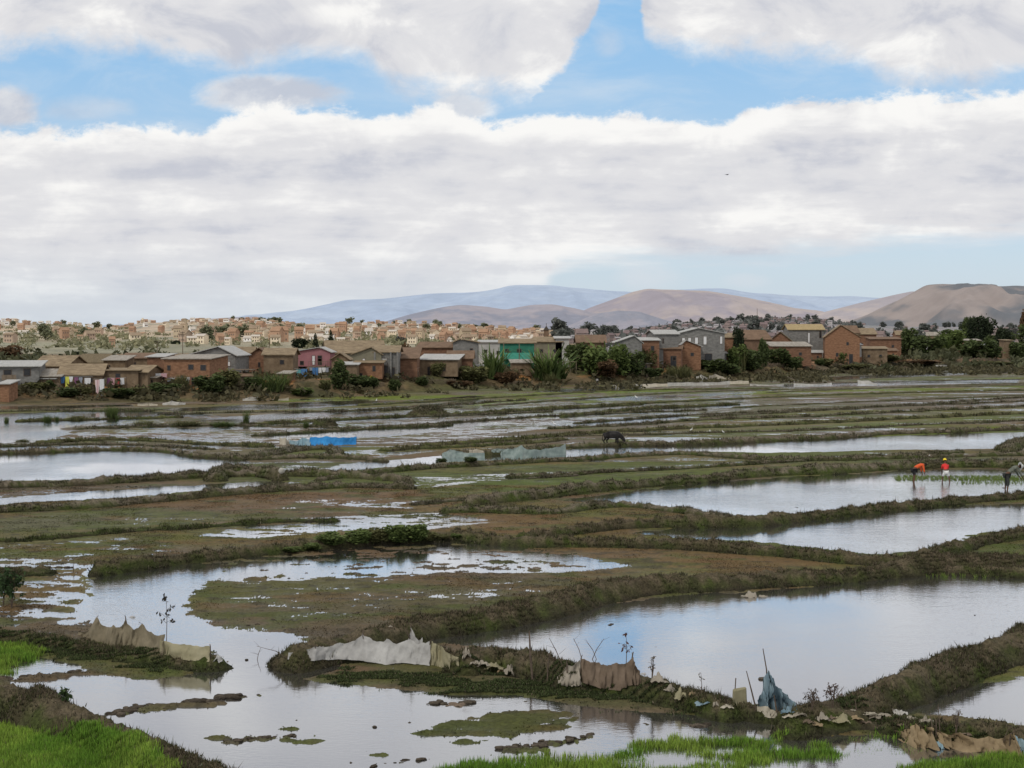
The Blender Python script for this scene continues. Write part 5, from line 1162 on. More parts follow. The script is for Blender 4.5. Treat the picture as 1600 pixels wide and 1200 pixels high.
drape('white_net', [(450,1026,1019),(492,1029,1011),(530,1027,1006),(567,1026,988),(604,1032,997),(640,1030,998),(672,1034,1001)], 'white', 'long white net fence hung from leaning sticks on the centre bund', sag=.24, fold=.045, poles=((1,.02),(3,.10),(5,.2),(6,.03)), seed=3, skirt=.25)
drape('net_tip', [(636,1026,1000),(642,1026,978),(660,1029,996)], 'white', 'pointed grey net peak at the right end of the white net', sag=.3, fold=.04, poles=((1,.06),), seed=4)
drape('yellow_sheet', [(673,1034,998),(688,1038,1010),(702,1042,1020),(717,1036,1026)], 'yellow', 'yellow stained sheet falling from the right end of the white net', sag=.05, fold=.08, seed=5)
drape('brown_net', [(908,1062,1030),(935,1069,1034),(960,1074,1036),(988,1066,1027),(1000,1064,1048)], 'brown', 'torn brown cloth sheet hung between sticks on the weedy bund', sag=.12, fold=.07, poles=((0,.08),(3,.12)), seed=6)
drape('grey_sheet', [(870,1062,1054),(886,1066,1036),(908,1064,1032)], 'pale', 'crumpled greyish sheet left of the brown net', sag=.2, fold=.08, poles=((1,.05),), seed=7)
drape('blue_tarpaulin', [(1186,1108,1092),(1198,1110,1046),(1212,1111,1062),(1228,1111,1084),(1243,1106,1098)], 'bluec', 'pale blue tarpaulin gathered up around a tall stick', sag=.12, fold=.26, poles=((1,.45),), seed=8, skirt=.3)
rag(1232,1112,24,16,'bluec','crumpled blue plastic at the foot of the tarpaulin',81); rag(1192,1104,14,16,'bluec','blue plastic fold left of the tall stick',82)
drape('leaning_board', [(1183,1112,1104),(1198,1116,1104),(1216,1118,1113)], 'cream', 'cream board lying tilted at the foot of the blue tarpaulin', 'board', sag=0, fold=.02, seed=9, skirt=.3)
drape('ochre_tarpaulin', [(1405,1155,1142),(1430,1157,1128),(1458,1158,1138)], 'ochre', 'folded ochre tarpaulin at bottom right, left of the sticks', 'tarpaulin', sag=.08, fold=.16, seed=10, skirt=.7)
drape('long_tarpaulin', [(1464,1158,1140),(1500,1166,1144),(1545,1172,1150),(1580,1172,1147),(1586,1171,1145)], 'ochre', 'long ochre tarpaulin stretched along the bottom right bund', 'tarpaulin', sag=.3, fold=.14, poles=((0,.2),(3,.05)), seed=11, skirt=.7)
drape('corner_tarpaulin', [(1584,1168,1146),(1600,1172,1156),(1640,1176,1160)], 'palebl', 'pale blue tarpaulin corner at the lower right edge', 'tarpaulin', sag=.1, fold=.05, seed=12)
drape('bright_blue_fence', [(484,695,684),(510,696,682),(535,695,684),(557,694,682)], 'bright', 'bright blue plastic sheet fence in the middle field', 'plastic fence', sag=.04, fold=.05, poles=((0,.1),(2,.1),(3,.15)), seed=13)
drape('pale_blue_fence', [(452,694,687),(462,695,689),(472,695,683),(486,695,685)], 'palebl', 'pale blue faded sheet joined to the bright blue fence', 'plastic fence', sag=.15, fold=.05, poles=((2,.1),), seed=14)
drape('white_flap', [(437,694,684),(446,695,684),(453,694,690)], 'cream', 'cream cloth flap at the left end of the blue fence', 'cloth', sag=.1, fold=.05, poles=((0,.1),), seed=15)
drape('green_net', [(691,714,708),(703,716,701),(724,716,707),(757,716,708)], 'greenn', 'pale green net at the left of the water channel', sag=.1, fold=.07, poles=((1,.1),), seed=16)
drape('green_net', [(782,715,706),(792,715,701),(815,716,696),(830,716,703),(860,713,700),(884,711,694)], 'greenn', 'long pale green net fence standing in the water channel', sag=.12, fold=.07, poles=((2,.1),(5,.25)), seed=17)
drape('green_net', [(768,706,702),(778,706,701),(795,707,703)], 'greenn', 'small scrap of green net between the two longer nets', sag=.1, fold=.05, seed=18)
drape('cream_rag', [(733,708,703),(744,709,701),(757,709,704)], 'cream', 'cream rag on the grassy edge behind the green net', 'rag', sag=.1, fold=.05, seed=19)
FL = [([(958,605,602),(985,604,600),(1003,604,600)], 'far', 'left end of the far white plastic fence'), ([(1004,604,600),(1024,604,599),(1043,604,599)], 'cream', 'tan patched length of the far plastic fence'), ([(1043,604,598),(1075,603,597),(1110,602,597),(1140,601,595)], 'far', 'longest bright length of the far white plastic fence'),
      ([(1140,600,595),(1156,600,594),(1170,600,595)], 'cream', 'cream end panel of the far plastic fence'), ([(1088,594,588),(1096,594,585),(1106,593,590)], 'far', 'white plastic heap behind the far fence'), ([(1108,593,587),(1117,592,584),(1140,592,590)], 'cream', 'cream plastic scrap right of the white heap'),
      ([(1172,603,600),(1200,603,601),(1225,602,600)], 'far', 'low white plastic strip right of the far fence'), ([(1240,603,599),(1275,602,600),(1300,601,598)], 'far', 'white net strip by the right far water'), ([(1340,599,594),(1358,600,595),(1370,602,600)], 'far', 'crumpled white net at the start of the right far water'),
      ([(215,634,630),(232,634,629),(246,634,631)], 'cream', 'cream plastic fence on the far left shore'), ([(254,633,630),(268,633,626),(280,633,628),(290,632,629)], 'far', 'white net with peaks on the far left shore'), ([(379,626,623),(390,626,620),(403,626,620)], 'far', 'small white plastic fence under the reed clump'),
      ([(424,626,624),(440,626,623),(451,626,621)], 'cream', 'cream plastic strip right of the small white fence'), ([(1462,573,571),(1475,573,570),(1482,573,571)], 'far', 'white scrap on the far right shore'), ([(1498,574,571),(1506,575,572),(1514,575,574)], 'far', 'thin white scrap right on the far shore'), ([(1376,573,569),(1385,573,570),(1394,572,570)], 'far', 'white scrap below the tan shed')]
for i, (q, m_, lb) in enumerate(FL): drape('plastic_fence', q, m_, lb, 'plastic fence', sag=.15, fold=.08, poles=((1,.2),), seed=30+i, per=6, nv=5)

RG = [(729,1030,14,30,'pale','narrow white rag hanging beside the high hump'),(742,1038,16,14,'pale','twisted pale rag on the hump slope'),(770,1045,34,16,'yellow','wide yellowish rag pressed into the hump'),(796,1054,18,24,'pale','pinkish sack piece at the right of the hump'),
      (1030,1068,24,22,'pale','crumpled pale sack right of the brown net'),(1064,1092,20,22,'yellow','tan cardboard like rag on the bund middle'),(1082,1086,12,14,'ochre','folded ochre scrap beside the tan rag'),(1100,1100,26,12,'bluec','blue white plastic strip lying on the bund'),(1119,1103,10,14,'pale','small pale scrap at the waterline'),
      (1003,1055,14,8,'white','grey white scrap right end of the brown net'),(901,1070,18,10,'pale','pale crumpled sack under the grey sheet'),
      (1250,1118,22,10,'pale','pale rag just right of the blue tarpaulin'),(1285,1126,26,18,'pale','lumpy pinkish rag heap on the bund'),(1312,1128,30,20,'yellow','largest crumpled rag heap on the right bund'),(1262,1128,20,12,'brown','dark rag beside the pale heap'),
      (1352,1115,36,10,'cream','flat white sheet on the right bund'),(1378,1117,22,8,'pale','pale strip right of the white sheet'),(1403,1115,30,14,'far','bright white plastic bag on the right bund'),(1425,1124,22,10,'pale','pale rag below the bright white bag'),(1448,1128,20,14,'pale','rag around the sticks at bottom right'),
      (1330,1112,22,7,'cream','cream strip between rag heap and white sheet'),(1172,934,24,13,'pale','pale scrap at the foot of the long bund'),(1193,933,18,6,'pale','flat scrap right of the pale scrap'),(205,966,14,7,'white','white scrap caught on top of the tan net'),
      (712,1103,36,10,'brown','rag lying in the near water'),(313,1199,11,10,'far','small white bag on the bottom left bund'),(1468,1172,12,24,'palebl','blue white rag hanging to the water at bottom right'),(340,1034,14,16,'white','thin white wisp of net at the end of the yellow sheet'),(502,1012,10,5,'white','white scrap on the bund behind the white net'),(610,979,6,5,'pale','tiny pale scrap on the long bund')]
RG += [(755,1042,20,12,'pale','pale scrap between twisted rag and yellowish rag'),(784,1050,14,14,'ochre','small ochre scrap left of the pinkish sack piece'),(1047,1078,16,12,'pale','pale scrap between the crumpled sack and the tan rag'),(1136,1104,20,8,'cream','cream strip left of the beige sack'),(1233,1120,18,8,'cream','thin cream strip below the blue tarpaulin'),(1298,1122,16,10,'brown','brown rag between the two rag heaps'),(1338,1124,22,12,'ochre','ochre rag right of the largest rag heap'),(1365,1121,20,9,'pale','pale pink strip under the white sheet'),(1392,1123,20,9,'ochre','ochre strip under the bright white bag'),(1414,1132,22,9,'brown','brown rag above the ochre tarpaulin'),(1275,1134,20,10,'ochre','ochre rag at the waterline below the pale heap'),(1505,1146,24,6,'brown','brown strip on the bund behind the long tarpaulin'),(1352,1128,18,7,'brown','dark scrap low on the bund')]
for i, q in enumerate(RG): rag(*q, seed=i+3)
# upright beige sack
p = lay(1156, 1101); s = p.y/FP; mb = MB(); w_ = 11*s; h = 28*s
mb.add([(-w_,0,0),(w_*1.1,.03,-.03),(w_*1.15,.18,0),(-w_,.15,0),(-w_*.95,0,h*.85),(w_,.05,h),(w_,.15,h),(-w_*.9,.12,h*.9)], [(0,1,5,4),(1,2,6,5),(2,3,7,6),(3,0,4,7),(4,5,6,7)])
o = mb.build('sack', CM['yellow'], None, False); o.location = (p.x, p.y, p.z-.03); o.modifiers.new('b', 'BEVEL').width = .02; tag(o, 'upright beige sack standing on the bund left of the dark pole', 'sack')
p = lay(1148, 1099); mb = MB(); mb.box(-.03, .03, -.02, .02, 0, .3); mb.tube([(0,0,.2),(.02,0,.55)], .012, 5); o = mb.build('stake', stick); o.location = p; tag(o, 'short stake at the left of the beige sack', 'stake')
# sticks and poles
def bent(px, yb, px2, yt, r_, label, name='stick', kink=.03, twigs=0):
    p = lay(px, yb); s = p.y/FP; d = Vector(((px2-px)*s, rng.uniform(-.05, .1), (yb-yt)*s)); mb = MB()
    m1 = d*.5+Vector((rng.uniform(-1, 1)*kink, 0, 0)); mb.tube([Vector((0,0,-.15)), m1, d], [r_, r_*.85, r_*.45], 6)
    for k in range(twigs):
        t = rng.uniform(.35, .95); b0 = d*t; e = b0+Vector((rng.uniform(-.22, .22), rng.uniform(-.1, .1), rng.uniform(.03, .2))); mb.tube([b0, e], [r_*.4, r_*.15], 4)
    o = mb.build(name, stick); o.location = p; return tag(o, label, 'stick')
for q in [(833,1060,827,985,.03,'tall pale stake leaning left on the high hump'),(855,1065,860,1016,.018,'short thin stick right of the tall stake'),(882,1036,858,995,.011,'thin twig leaning left behind the grey sheet'),(912,1032,896,998,.010,'thin twig rising left of the brown net'),(921,1032,944,998,.010,'arched twig over the brown net',),
          (936,1032,915,1000,.008,'second arched twig over the brown net'),(990,1058,988,1020,.014,'stick at the right end of the brown net'),(1185,1112,1167,1049,.018,'dark pole leaning left beside the beige sack'),(1216,1115,1209,1085,.022,'short prop in front of the blue tarpaulin'),(1190,1106,1201,1052,.02,'second stick inside the blue tarpaulin'),
          (1460,1155,1452,1112,.014,'dark stick with bend behind the ochre tarpaulin'),(1470,1150,1466,1100,.012,'thin upright stick at bottom right'),(1340,1110,1336,1093,.014,'small stub on the right dark bund'),(1565,1172,1580,1132,.009,'thin twig before the long ochre tarpaulin'),(722,1034,726,1010,.012,'little stick left of the pale rag'),
          (115,895,115,878,.012,'thin upright stick in the left marsh'),(7,920,14,898,.02,'bent dark stub at the left edge'),(458,1025,400,1010,.009,'long thin twig lying left of the white net'),(1300,1092,1318,1072,.008,'twig on the left tip of the dark bund'),(400,1032,408,1012,.008,'curved twig in the water left of the white net')]:
    bent(*q, twigs=3 if q[4] < .012 else 0)
# leafy saplings
def sapling(px, yb, yt, spread, label, c, nl=40, ls=.05, seed=0, stems=1):
    r_ = np.random.default_rng(seed); p = lay(px, yb); s = p.y/FP; h = (yb-yt)*s; root = empty('sapling', p, 0, label, 'sapling'); mb = MB(); tips = []
    for st in range(stems):
        lx = r_.uniform(-.15, .15)*h if stems > 1 else 0
        mb.tube([(0,0,-.1),(lx*.5+.02,0,h*.5),(lx,0,h)], [.011,.008,.003], 5)
        for k in range(8):
            t = r_.uniform(.3, .98); b0 = Vector((lx*t, 0, h*t)); a = r_.uniform(0, 6.28); L = spread*s*r_.uniform(.5, 1)*(1.1-t*.6); e = b0+Vector((math.cos(a)*L, math.sin(a)*L, L*r_.uniform(.2, .9))); mb.tube([b0, (b0+e)/2+Vector((0,0,.02)), e], [.005,.004,.002], 4); tips.append((b0, e))
    mb.build('stem', stick, root); V_ = []; C_ = []
    for i in range(nl*stems):
        b0, e = tips[r_.integers(len(tips))]; q = b0.lerp(e, r_.uniform(.3, 1.05)); d = Vector(r_.normal(size=3)); d.z -= .9; d.normalize(); sd = d.cross(Vector(r_.normal(size=3))).normalized()*ls*.3; L = ls*r_.uniform(.7, 1.6)
        V_ += [q, q+d*L*.5+sd, q+d*L, q+d*L*.5-sd]; C_ += [list(np.array(c)*r_.uniform(.5, 1.4))]*4
    obj('leaves', mesh_np('leaves', np.array(V_), np.arange(len(V_)).reshape(-1, 4), np.array(C_)), leaf_mat, root)
    return root
sapling(260, 1002, 930, 24, 'slender dark leaved sapling behind the tan net', (.05,.045,.035), 46, .09, 1)
sapling(978, 1040, 988, 14, 'reddish twiggy sapling over the brown net', (.13,.06,.04), 26, .08, 2)
sapling(1300, 1104, 1072, 20, 'reddish brown weed spray on the tip of the dark bund', (.10,.06,.045), 26, .05, 3, 4)
sapling(1268, 1108, 1080, 18, 'brownish weed spray right of the blue tarpaulin', (.10,.07,.05), 22, .05, 4, 4)
sapling(1018, 1062, 1026, 10, 'dry pale twigs above the crumpled pale sack', (.18,.14,.09), 8, .05, 5, 3)
sapling(1095, 1090, 1050, 10, 'thin weed with few leaves on the bund middle', (.08,.07,.045), 10, .05, 6, 1)
sapling(103, 1098, 1078, 12, 'small green plant on the bottom left bund', (.07,.11,.04), 30, .09, 7, 3)
sapling(18, 950, 895, 30, 'dark green bush at the left edge', (.04,.07,.025), 90, .11, 8, 6)
sapling(5, 945, 900, 20, 'broken leafy shrub cut by the left edge', (.045,.075,.03), 90, .11, 9, 5)
sapling(1492, 1150, 1108, 16, 'dry branching twigs at bottom right', (.12,.09,.06), 10, .05, 10, 3)
sapling(1690, 930, 900, 16, 'weed outside the right edge', (.06,.07,.03), 20, .06, 11, 2)
for i, (px, yb, wpx, hpx) in enumerate([(520,846,44,30),(556,844,42,38),(590,842,40,42),(622,842,44,46),(652,840,42,44),(672,840,24,26),(486,852,34,16),(452,856,30,12),(690,836,26,12),(712,834,20,9)]):
    plant(px, yb+4, wpx*1.25, hpx*.62, ['bright','bright','olive'][i % 3], ['leafy weed at the left of the green patch','rounded leafy weed second from left in the patch','tall leafy weed left of the tallest','tallest leafy weed on the winding bund','broad leafy weed right of the tallest','small leafy weed at the right of the patch','low weed leading to the green patch','lowest weed at the start of the patch','small weed just right of the patch','tiny weed last on the right of the patch'][i], 'weed_clump', 'weed', stem=False)
plant(735, 720, 30, 8, 'bush', 'small green weed on the bund under the green net', 'weed_clump', 'weed', stem=False); plant(690, 722, 26, 7, 'bush', 'second green weed left on the bund under the net', 'weed_clump', 'weed', stem=False)

# white ball on the earth heap
bm = bmesh.new(); bmesh.ops.create_icosphere(bm, subdivisions=3, radius=.17)
for v_ in bm.verts: v_.co *= 1+.03*math.sin(v_.co.x*30)*math.cos(v_.co.z*25)
me = bpy.data.meshes.new('ball'); bm.to_mesh(me); bm.free(); p = lay(440, 739); o = obj('ball', me, CM['far']); o.location = p+Vector((0,0,.12)); tag(o, 'dirty white ball at the end of the dug earth heap', 'ball')

# ------------------------------------------------------------------ people, bull, egrets
def skin(name, pts, edges, root_i, mat, parent, sub=1, loc=None):
    me = bpy.data.meshes.new(name); me.from_pydata([p[:3] for p in pts], edges, []); o = bpy.data.objects.new(name, me); col.objects.link(o)
    md = o.modifiers.new('s', 'SKIN'); sv = me.skin_vertices[0] if me.skin_vertices else None
    if sv is None:
        bpy.context.view_layer.objects.active = o; sv = me.skin_vertices.new().data if hasattr(me.skin_vertices, 'new') else None
        sv = me.skin_vertices[0]
    for i, p in enumerate(pts):
        r_ = p[3]; sv.data[i].radius = r_ if isinstance(r_, tuple) else (r_, r_); sv.data[i].use_root = (i == root_i)
    md.use_smooth_shade = True
    if sub: m2 = o.modifiers.new('d', 'SUBSURF'); m2.levels = sub; m2.render_levels = sub
    bpy.context.view_layer.update(); dg = bpy.context.evaluated_depsgraph_get(); nm_ = bpy.data.meshes.new_from_object(o.evaluated_get(dg)); o.modifiers.clear(); o.data = nm_; bpy.data.meshes.remove(me)
    nm_.materials.clear(); nm_.materials.append(mat); nm_.polygons.foreach_set('use_smooth', [True]*len(nm_.polygons)); o.parent = parent
    return o
PM = {'skin': noisy('dark_skin', (.085,.045,.028), (.12,.065,.04), 6, .6), 'red': noisy('red_shirt', (.55,.03,.03), (.72,.06,.05), 3), 'orange': noisy('orange_shirt', (.60,.09,.03), (.70,.13,.04), 3), 'black': noisy('black_cloth', (.012,.012,.014), (.03,.03,.032), 3), 'white': noisy('white_cloth', (.55,.55,.53), (.72,.72,.70), 3),
      'egret': noisy('white_feathers', (.78,.78,.76), (.88,.88,.86), 5), 'yellow': noisy('yellow_hat', (.75,.55,.03), (.85,.65,.06), 3), 'camo': noisy('camouflage_shirt', (.05,.06,.045), (.20,.21,.17), 9), 'dark': noisy('dark_trousers', (.02,.022,.02), (.045,.048,.045), 5), 'hair': noisy('black_hair', (.008,.007,.006), (.02,.018,.016), 8), 'hat': noisy('grey_hat', (.40,.40,.40), (.60,.60,.58), 5), 'blue': noisy('blue_cloth', (.08,.14,.30), (.14,.22,.42), 3)}
def person(px, yb, h_px, heading, P, cloth, label, sink=.1, hat=None, hatmat=None, z0=0.0, tops='shirt', bottoms='trousers', short=False, fingers=True, sc_=None):
    """P: pelvis, waist, chest, neck, head, then per side shoulder elbow wrist hip knee ankle (x forward, y left, z up)"""
    p = lay(px, yb) if sink == 0 else at(px, yb, 0); s = p.y/FP; root = empty('person', (p.x, p.y, (p.z if sink == 0 else -sink)), heading, label, 'person')
    top = max(q[2] for q in [P['head']])+.11; k = (h_px*s+sink)/top if sc_ is None else sc_
    root.scale = (k, k, k)
    pts = [(*P['pelvis'], (.13,.11)), (*P['waist'], (.115,.095)), (*P['chest'], (.14,.105)), (*P['neck'], .05), (*P['head'], (.078,.088))]
    ed = [(0,1),(1,2),(2,3),(3,4)]
    hd = Vector(P['head']); nk = Vector(P['neck']); upv = (hd-nk).normalized(); fw = Vector((1,0,-.4)); fw = (fw-upv*fw.dot(upv)).normalized()
    pts.append((*(hd+upv*.09), .055)); ed.append((4, 5)); pts.append((*(hd+fw*.095-upv*.01), .014)); ed.append((4, 6))
    J = {}
    for sd in ('L', 'R'):
        i = len(pts); sh, el, wr, hp, kn, an = P[sd]
        pts += [(*sh, .058), (*el, .042), (*wr, .028), (*hp, .085), (*kn, .055), (*an, .037)]
        ed += [(2, i), (i, i+1), (i+1, i+2), (0, i+3), (i+3, i+4), (i+4, i+5)]
        f = Vector(an)+Vector((.16, 0, -.06)); pts.append((*f, .035)); ed.append((i+5, i+6)); J[sd] = (i, pts[i:i+6])
        # hand: palm and five separate digits
        w0 = Vector(wr); d = (w0-Vector(el)).normalized(); sdv = d.cross(Vector((1, 0, 0))).normalized() if abs(d.x) < .9 else Vector((0, 1, 0)); cu = d.cross(sdv).normalized()
        pm = w0+d*.075; j = len(pts); pts.append((*pm, (.034,.016))); ed.append((i+2, j))
        if fingers:
            for n_, (off, L) in enumerate(((-.03, .060), (-.01, .075), (.010, .070), (.030, .055))):
                q0 = pm+sdv*off+d*.03; q1 = q0+d*L*.6+cu*.01; q2 = q1+d*L*.3+cu*.03; b0 = len(pts); pts += [(*q0, .009), (*q1, .008), (*q2, .006)]; ed += [(j, b0), (b0, b0+1), (b0+1, b0+2)]
            q0 = w0+d*.035-sdv*.038; q1 = q0+d*.035-sdv*.018; b0 = len(pts); pts += [(*q0, .011), (*q1, .008)]; ed += [(j, b0), (b0, b0+1)]
    skin('body', pts, ed, 0, PM['skin'], root, 1)
    g = 1.16; tp = [(*P['waist'], (.135,.115)), (*P['chest'], (.16,.125)), (*(Vector(P['chest']).lerp(nk, .75)), (.075,.065))]; te = [(0,1),(1,2)]
    tp.append((*(Vector(P['waist']).lerp(Vector(P['pelvis']), .55)), (.145,.125))); te.append((0, 3))
    for sd in ('L', 'R'):
        sh, el = P[sd][0], P[sd][1]; i = len(tp); wr = P[sd][2]; tp += [(*sh, .078), (*(Vector(sh).lerp(Vector(el), .9)), .062)]; te += [(1, i), (i, i+1)]
        if not short: tp.append((*(Vector(el).lerp(Vector(wr), .7)), .05)); te.append((i+1, i+2))
    skin(tops, tp, te, 1, PM[cloth[0]], root, 1)
    bp_ = [(*P['pelvis'], (.15,.13))]; be = []
    for sd in ('L', 'R'):
        hp, kn, an = P[sd][3:]; i = len(bp_); bp_ += [(*hp, .10), (*(Vector(hp).lerp(Vector(kn), .9)), .075)]; be += [(0, i), (i, i+1)]
        if bottoms == 'trousers': bp_.append((*(Vector(kn).lerp(Vector(an), .55)), .06)); be.append((i+1, i+2))
    skin(bottoms, bp_, be, 0, PM[cloth[1]], root, 1)
    bm = bmesh.new(); bmesh.ops.create_uvsphere(bm, u_segments=14, v_segments=9, radius=1)
    for v_ in bm.verts:
        if v_.co.z < -.1: v_.co.z = -.1
    q = upv.to_track_quat('Z', 'Y').to_matrix().to_4x4(); bmesh.ops.transform(bm, matrix=Matrix.Translation(hd+upv*.035)@q@Matrix.Diagonal((.108, .104, .105, 1)), verts=bm.verts)
    me = bpy.data.meshes.new('hair'); bm.to_mesh(me); bm.free(); obj('hair', me, PM['hair'], root)
    if hat:
        bm = bmesh.new(); n = 20; prof = [(0, .16), (.07, .15), (.10, .11), (.115, .03), (.115 if hat == 'cap' else .21, .0), (.112 if hat == 'cap' else .205, -.012), (.10, .0)]
        prev = None
        for (r_, z_) in prof:
            ring = [bm.verts.new((r_*math.cos(6.2832*k2/n), r_*math.sin(6.2832*k2/n), z_)) for k2 in range(n)] if r_ > 0 else [bm.verts.new((0,0,z_))]
            if prev:
                for k2 in range(n):
                    bm.faces.new([prev[0], ring[k2], ring[(k2+1) % n]] if len(prev) == 1 else [prev[k2], ring[k2], ring[(k2+1) % n], prev[(k2+1) % n]])
            prev = ring
        bmesh.ops.transform(bm, matrix=Matrix.Translation(hd+upv*.045)@q, verts=bm.verts); me = bpy.data.meshes.new('hat'); bm.to_mesh(me); bm.free(); obj('hat', me, PM[hatmat], root)
    return root
def pose_bend(tw=.0, hang=.12, spread=.13, torso=.5, drop=.0, reach=.1):
    hipz = .84; c = Vector((.02+torso*.82, 0, hipz+.12+.42*(1-torso)-drop)); P = {'pelvis': (0,0,hipz), 'waist': (.13,0,hipz+.13), 'chest': tuple(c), 'neck': tuple(c+Vector((.14,0,.05-drop))), 'head': tuple(c+Vector((.25,0,.05-drop)))}
    for sd, q in (('L', 1), ('R', -1)):
        sh = c+Vector((.05, q*.17, .0)); el = sh+Vector((.02+reach*.5, q*.02, -.27)); wr = el+Vector((.05+reach*.5, -q*.03, -.25)); P[sd] = (tuple(sh), tuple(el), tuple(wr), (-.01, q*.085, hipz-.04), (.03+.05*q, q*spread, .46), (-.03+.06*q, q*(spread+.03), .07))
    return P
def pose_stand():
    P = {'pelvis': (0,0,.90), 'waist': (0,0,1.05), 'chest': (.01,0,1.27), 'neck': (.02,0,1.43), 'head': (.04,0,1.56)}
    for sd, q in (('L', 1), ('R', -1)): P[sd] = ((0, q*.18, 1.36), (.0, q*.23, 1.09), (.08, q*.22, .86), (0, q*.09, .86), (.02, q*.10, .47), (0, q*.11, .07))
    return P
person(1428, 753, 30, R(12), pose_bend(torso=.50, drop=.05, reach=.05), ('orange', 'black'), 'person in orange and red top bending over rice seedlings, left of the yellow hat', hat=None, short=False, bottoms='shorts')
P2 = pose_bend(torso=.42, spread=.2, reach=.3); P2['head'] = (P2['head'][0]-.02, 0, P2['head'][2]+.20); P2['neck'] = (P2['neck'][0], 0, P2['neck'][2]+.07)
person(1478, 754, 35, R(80), P2, ('red', 'white'), 'person in red shirt, white shorts and yellow hat bent over the water', hat='cap', hatmat='yellow', short=True, bottoms='shorts')
person(1573, 765, 40, R(8), pose_bend(torso=.46, spread=.2, reach=.25), ('camo', 'dark'), 'person in mottled green shirt and dark trousers bending at the right edge', hat='brim', hatmat='hat')
person(933, 601, 10.5, R(-80), pose_stand(), ('white', 'dark'), 'lone person in white shirt standing in the far field', sink=0, fingers=False)
VP = [(586,594,15,('white','blue'),'person in white sitting area before the orange brick house'),(597,594,14,('black','dark'),'dark dressed person right of the one in white'),(298,602,15,('white','black'),'person in white shirt by the brick house door'),(181,600,14,('black','black'),'dark dressed person among the laundry'),(208,603,13,('white','blue'),'person with white shirt at the right of the mud wall'),(24,606,14,('red','dark'),'person in red beside the grey shack'),(1036,582,12,('black','dark'),'person in dark clothes beside the brick hut'),(313,600,13,('red','dark'),'person in red top left of the rounded shrub')]
for i, (px, yb, h, c, lb) in enumerate(VP): person(px, yb, h, R([-70, 200, -100, 20][i % 4]), pose_stand(), c, lb, sink=0, fingers=False)

def bull(px, yb, sc_, heading, label):
    p = lay(px, yb); root = empty('bull', p, heading, label, 'bull'); root.scale = (sc_, sc_, sc_*.88)
    hide = noisy('black_hide', (.006,.006,.006), (.022,.018,.016), 4, .5); horn = noisy('horn', (.30,.26,.20), (.45,.40,.32), 4, .5)
    pts = [(-.70,0,1.0,(.27,.30)), (-.35,0,.98,(.34,.40)), (.05,0,.94,(.37,.44)), (.42,0,.98,(.34,.42)), (.48,0,1.38,(.12,.13)), (.76,0,.90,(.23,.30)), (.98,0,.66,(.17,.22)), (1.12,0,.44,(.14,.16)), (1.24,0,.22,(.10,.10)), (-.93,0,1.08,.05), (-1.0,0,.75,.025), (-1.0,0,.45,.035)]
    ed = [(0,1),(1,2),(2,3),(3,4),(3,5),(5,6),(6,7),(7,8),(0,9),(9,10),(10,11)]
    for q in (1, -1):
        o_ = .12*q
        i = len(pts); pts += [(-.66+o_*.3, q*.17, .80, .20), (-.52+o_, q*.18, .56, .13), (-.74+o_, q*.18, .34, .08), (-.68+o_, q*.18, .07, .06), (-.62+o_, q*.18, .03, .055)]; ed += [(0, i), (i, i+1), (i+1, i+2), (i+2, i+3), (i+3, i+4)]
        i = len(pts); pts += [(.42-o_*.3, q*.17, .72, .17), (.44-o_, q*.17, .40, .085), (.42-o_, q*.17, .07, .06), (.48-o_, q*.17, .03, .055)]; ed += [(3, i), (i, i+1), (i+1, i+2), (i+2, i+3)]
        i = len(pts); pts += [(1.10, q*.13, .66, .03), (1.08, q*.27, .60, .035)]; ed += [(7, i), (i, i+1)]
    skin('body', pts, ed, 2, hide, root, 2)
    for q in (1, -1):
        mb = MB(); mb.tube([(1.14,q*.08,.66),(1.22,q*.22,.74),(1.36,q*.26,.84),(1.44,q*.2,.95)], [.035,.03,.02,.006], 8); mb.build('horn', horn, root, True)
    mb = MB(); mb.tube([(-1.0,0,.5),(-1.01,.0,.38),(-1.0,.01,.25)], [.04,.05,.015], 8); mb.build('tail_tuft', hide, root, True)
    return root
bull(957, 693, .74, R(-14), 'black bull grazing with lowered head on the middle bund')
def egret(px, yb, h_px, heading, label, low=False, group=None):
    p = lay(px, yb); s = p.y/FP; root = empty('egret', p, heading, label, 'egret'); k = h_px*s/.62; root.scale = (k,)*3
    wt_ = PM['egret'] if 'egret' in PM else PM.setdefault('egret', noisy('white_feathers', (.78,.78,.76), (.88,.88,.86), 5))
    pts = [(-.20,0,.30,(.02,.012)), (-.08,0,.34,(.06,.06)), (.05,0,.38,(.065,.07)), (.12,0,.46,.032), (.10,0,.52,.024), (.15,0,.58 if not low else .5,.022), (.20,0,.585 if not low else .47,.026)]
    skin('body', pts, [(0,1),(1,2),(2,3),(3,4),(4,5),(5,6)], 2, wt_, root, 1)
    mb = MB(); mb.tube([(.215,0,.585 if not low else .47),(.31,0,.565 if not low else .42)], [.012,.002], 6); mb.build('beak', PM['yellow'], root)
    for q in (1, -1):
        mb = MB(); mb.tube([(0,q*.025,.31),(.02,q*.03,.16),(0,q*.03,-.03)], [.012,.008,.007], 5); mb.build('leg', PM['black'], root)
    return root
for q in [(866,667,9,R(170),'white egret standing by the water left of the black bull'),(1080,676,8,R(20),'white egret striding in the green strip'),(1109,678,7.5,R(-90),'white egret facing the camera right of the striding one'),(1130,679,7.5,R(150),'rightmost white egret in the green strip'),(994,625,8,R(160),'white egret far back on a brown bund'),(588,630,8,R(-60),'white egret at the end of a far left water strip'),(1452,714,4,R(30),'tiny white egret in the green field near the planters')]: egret(*q)
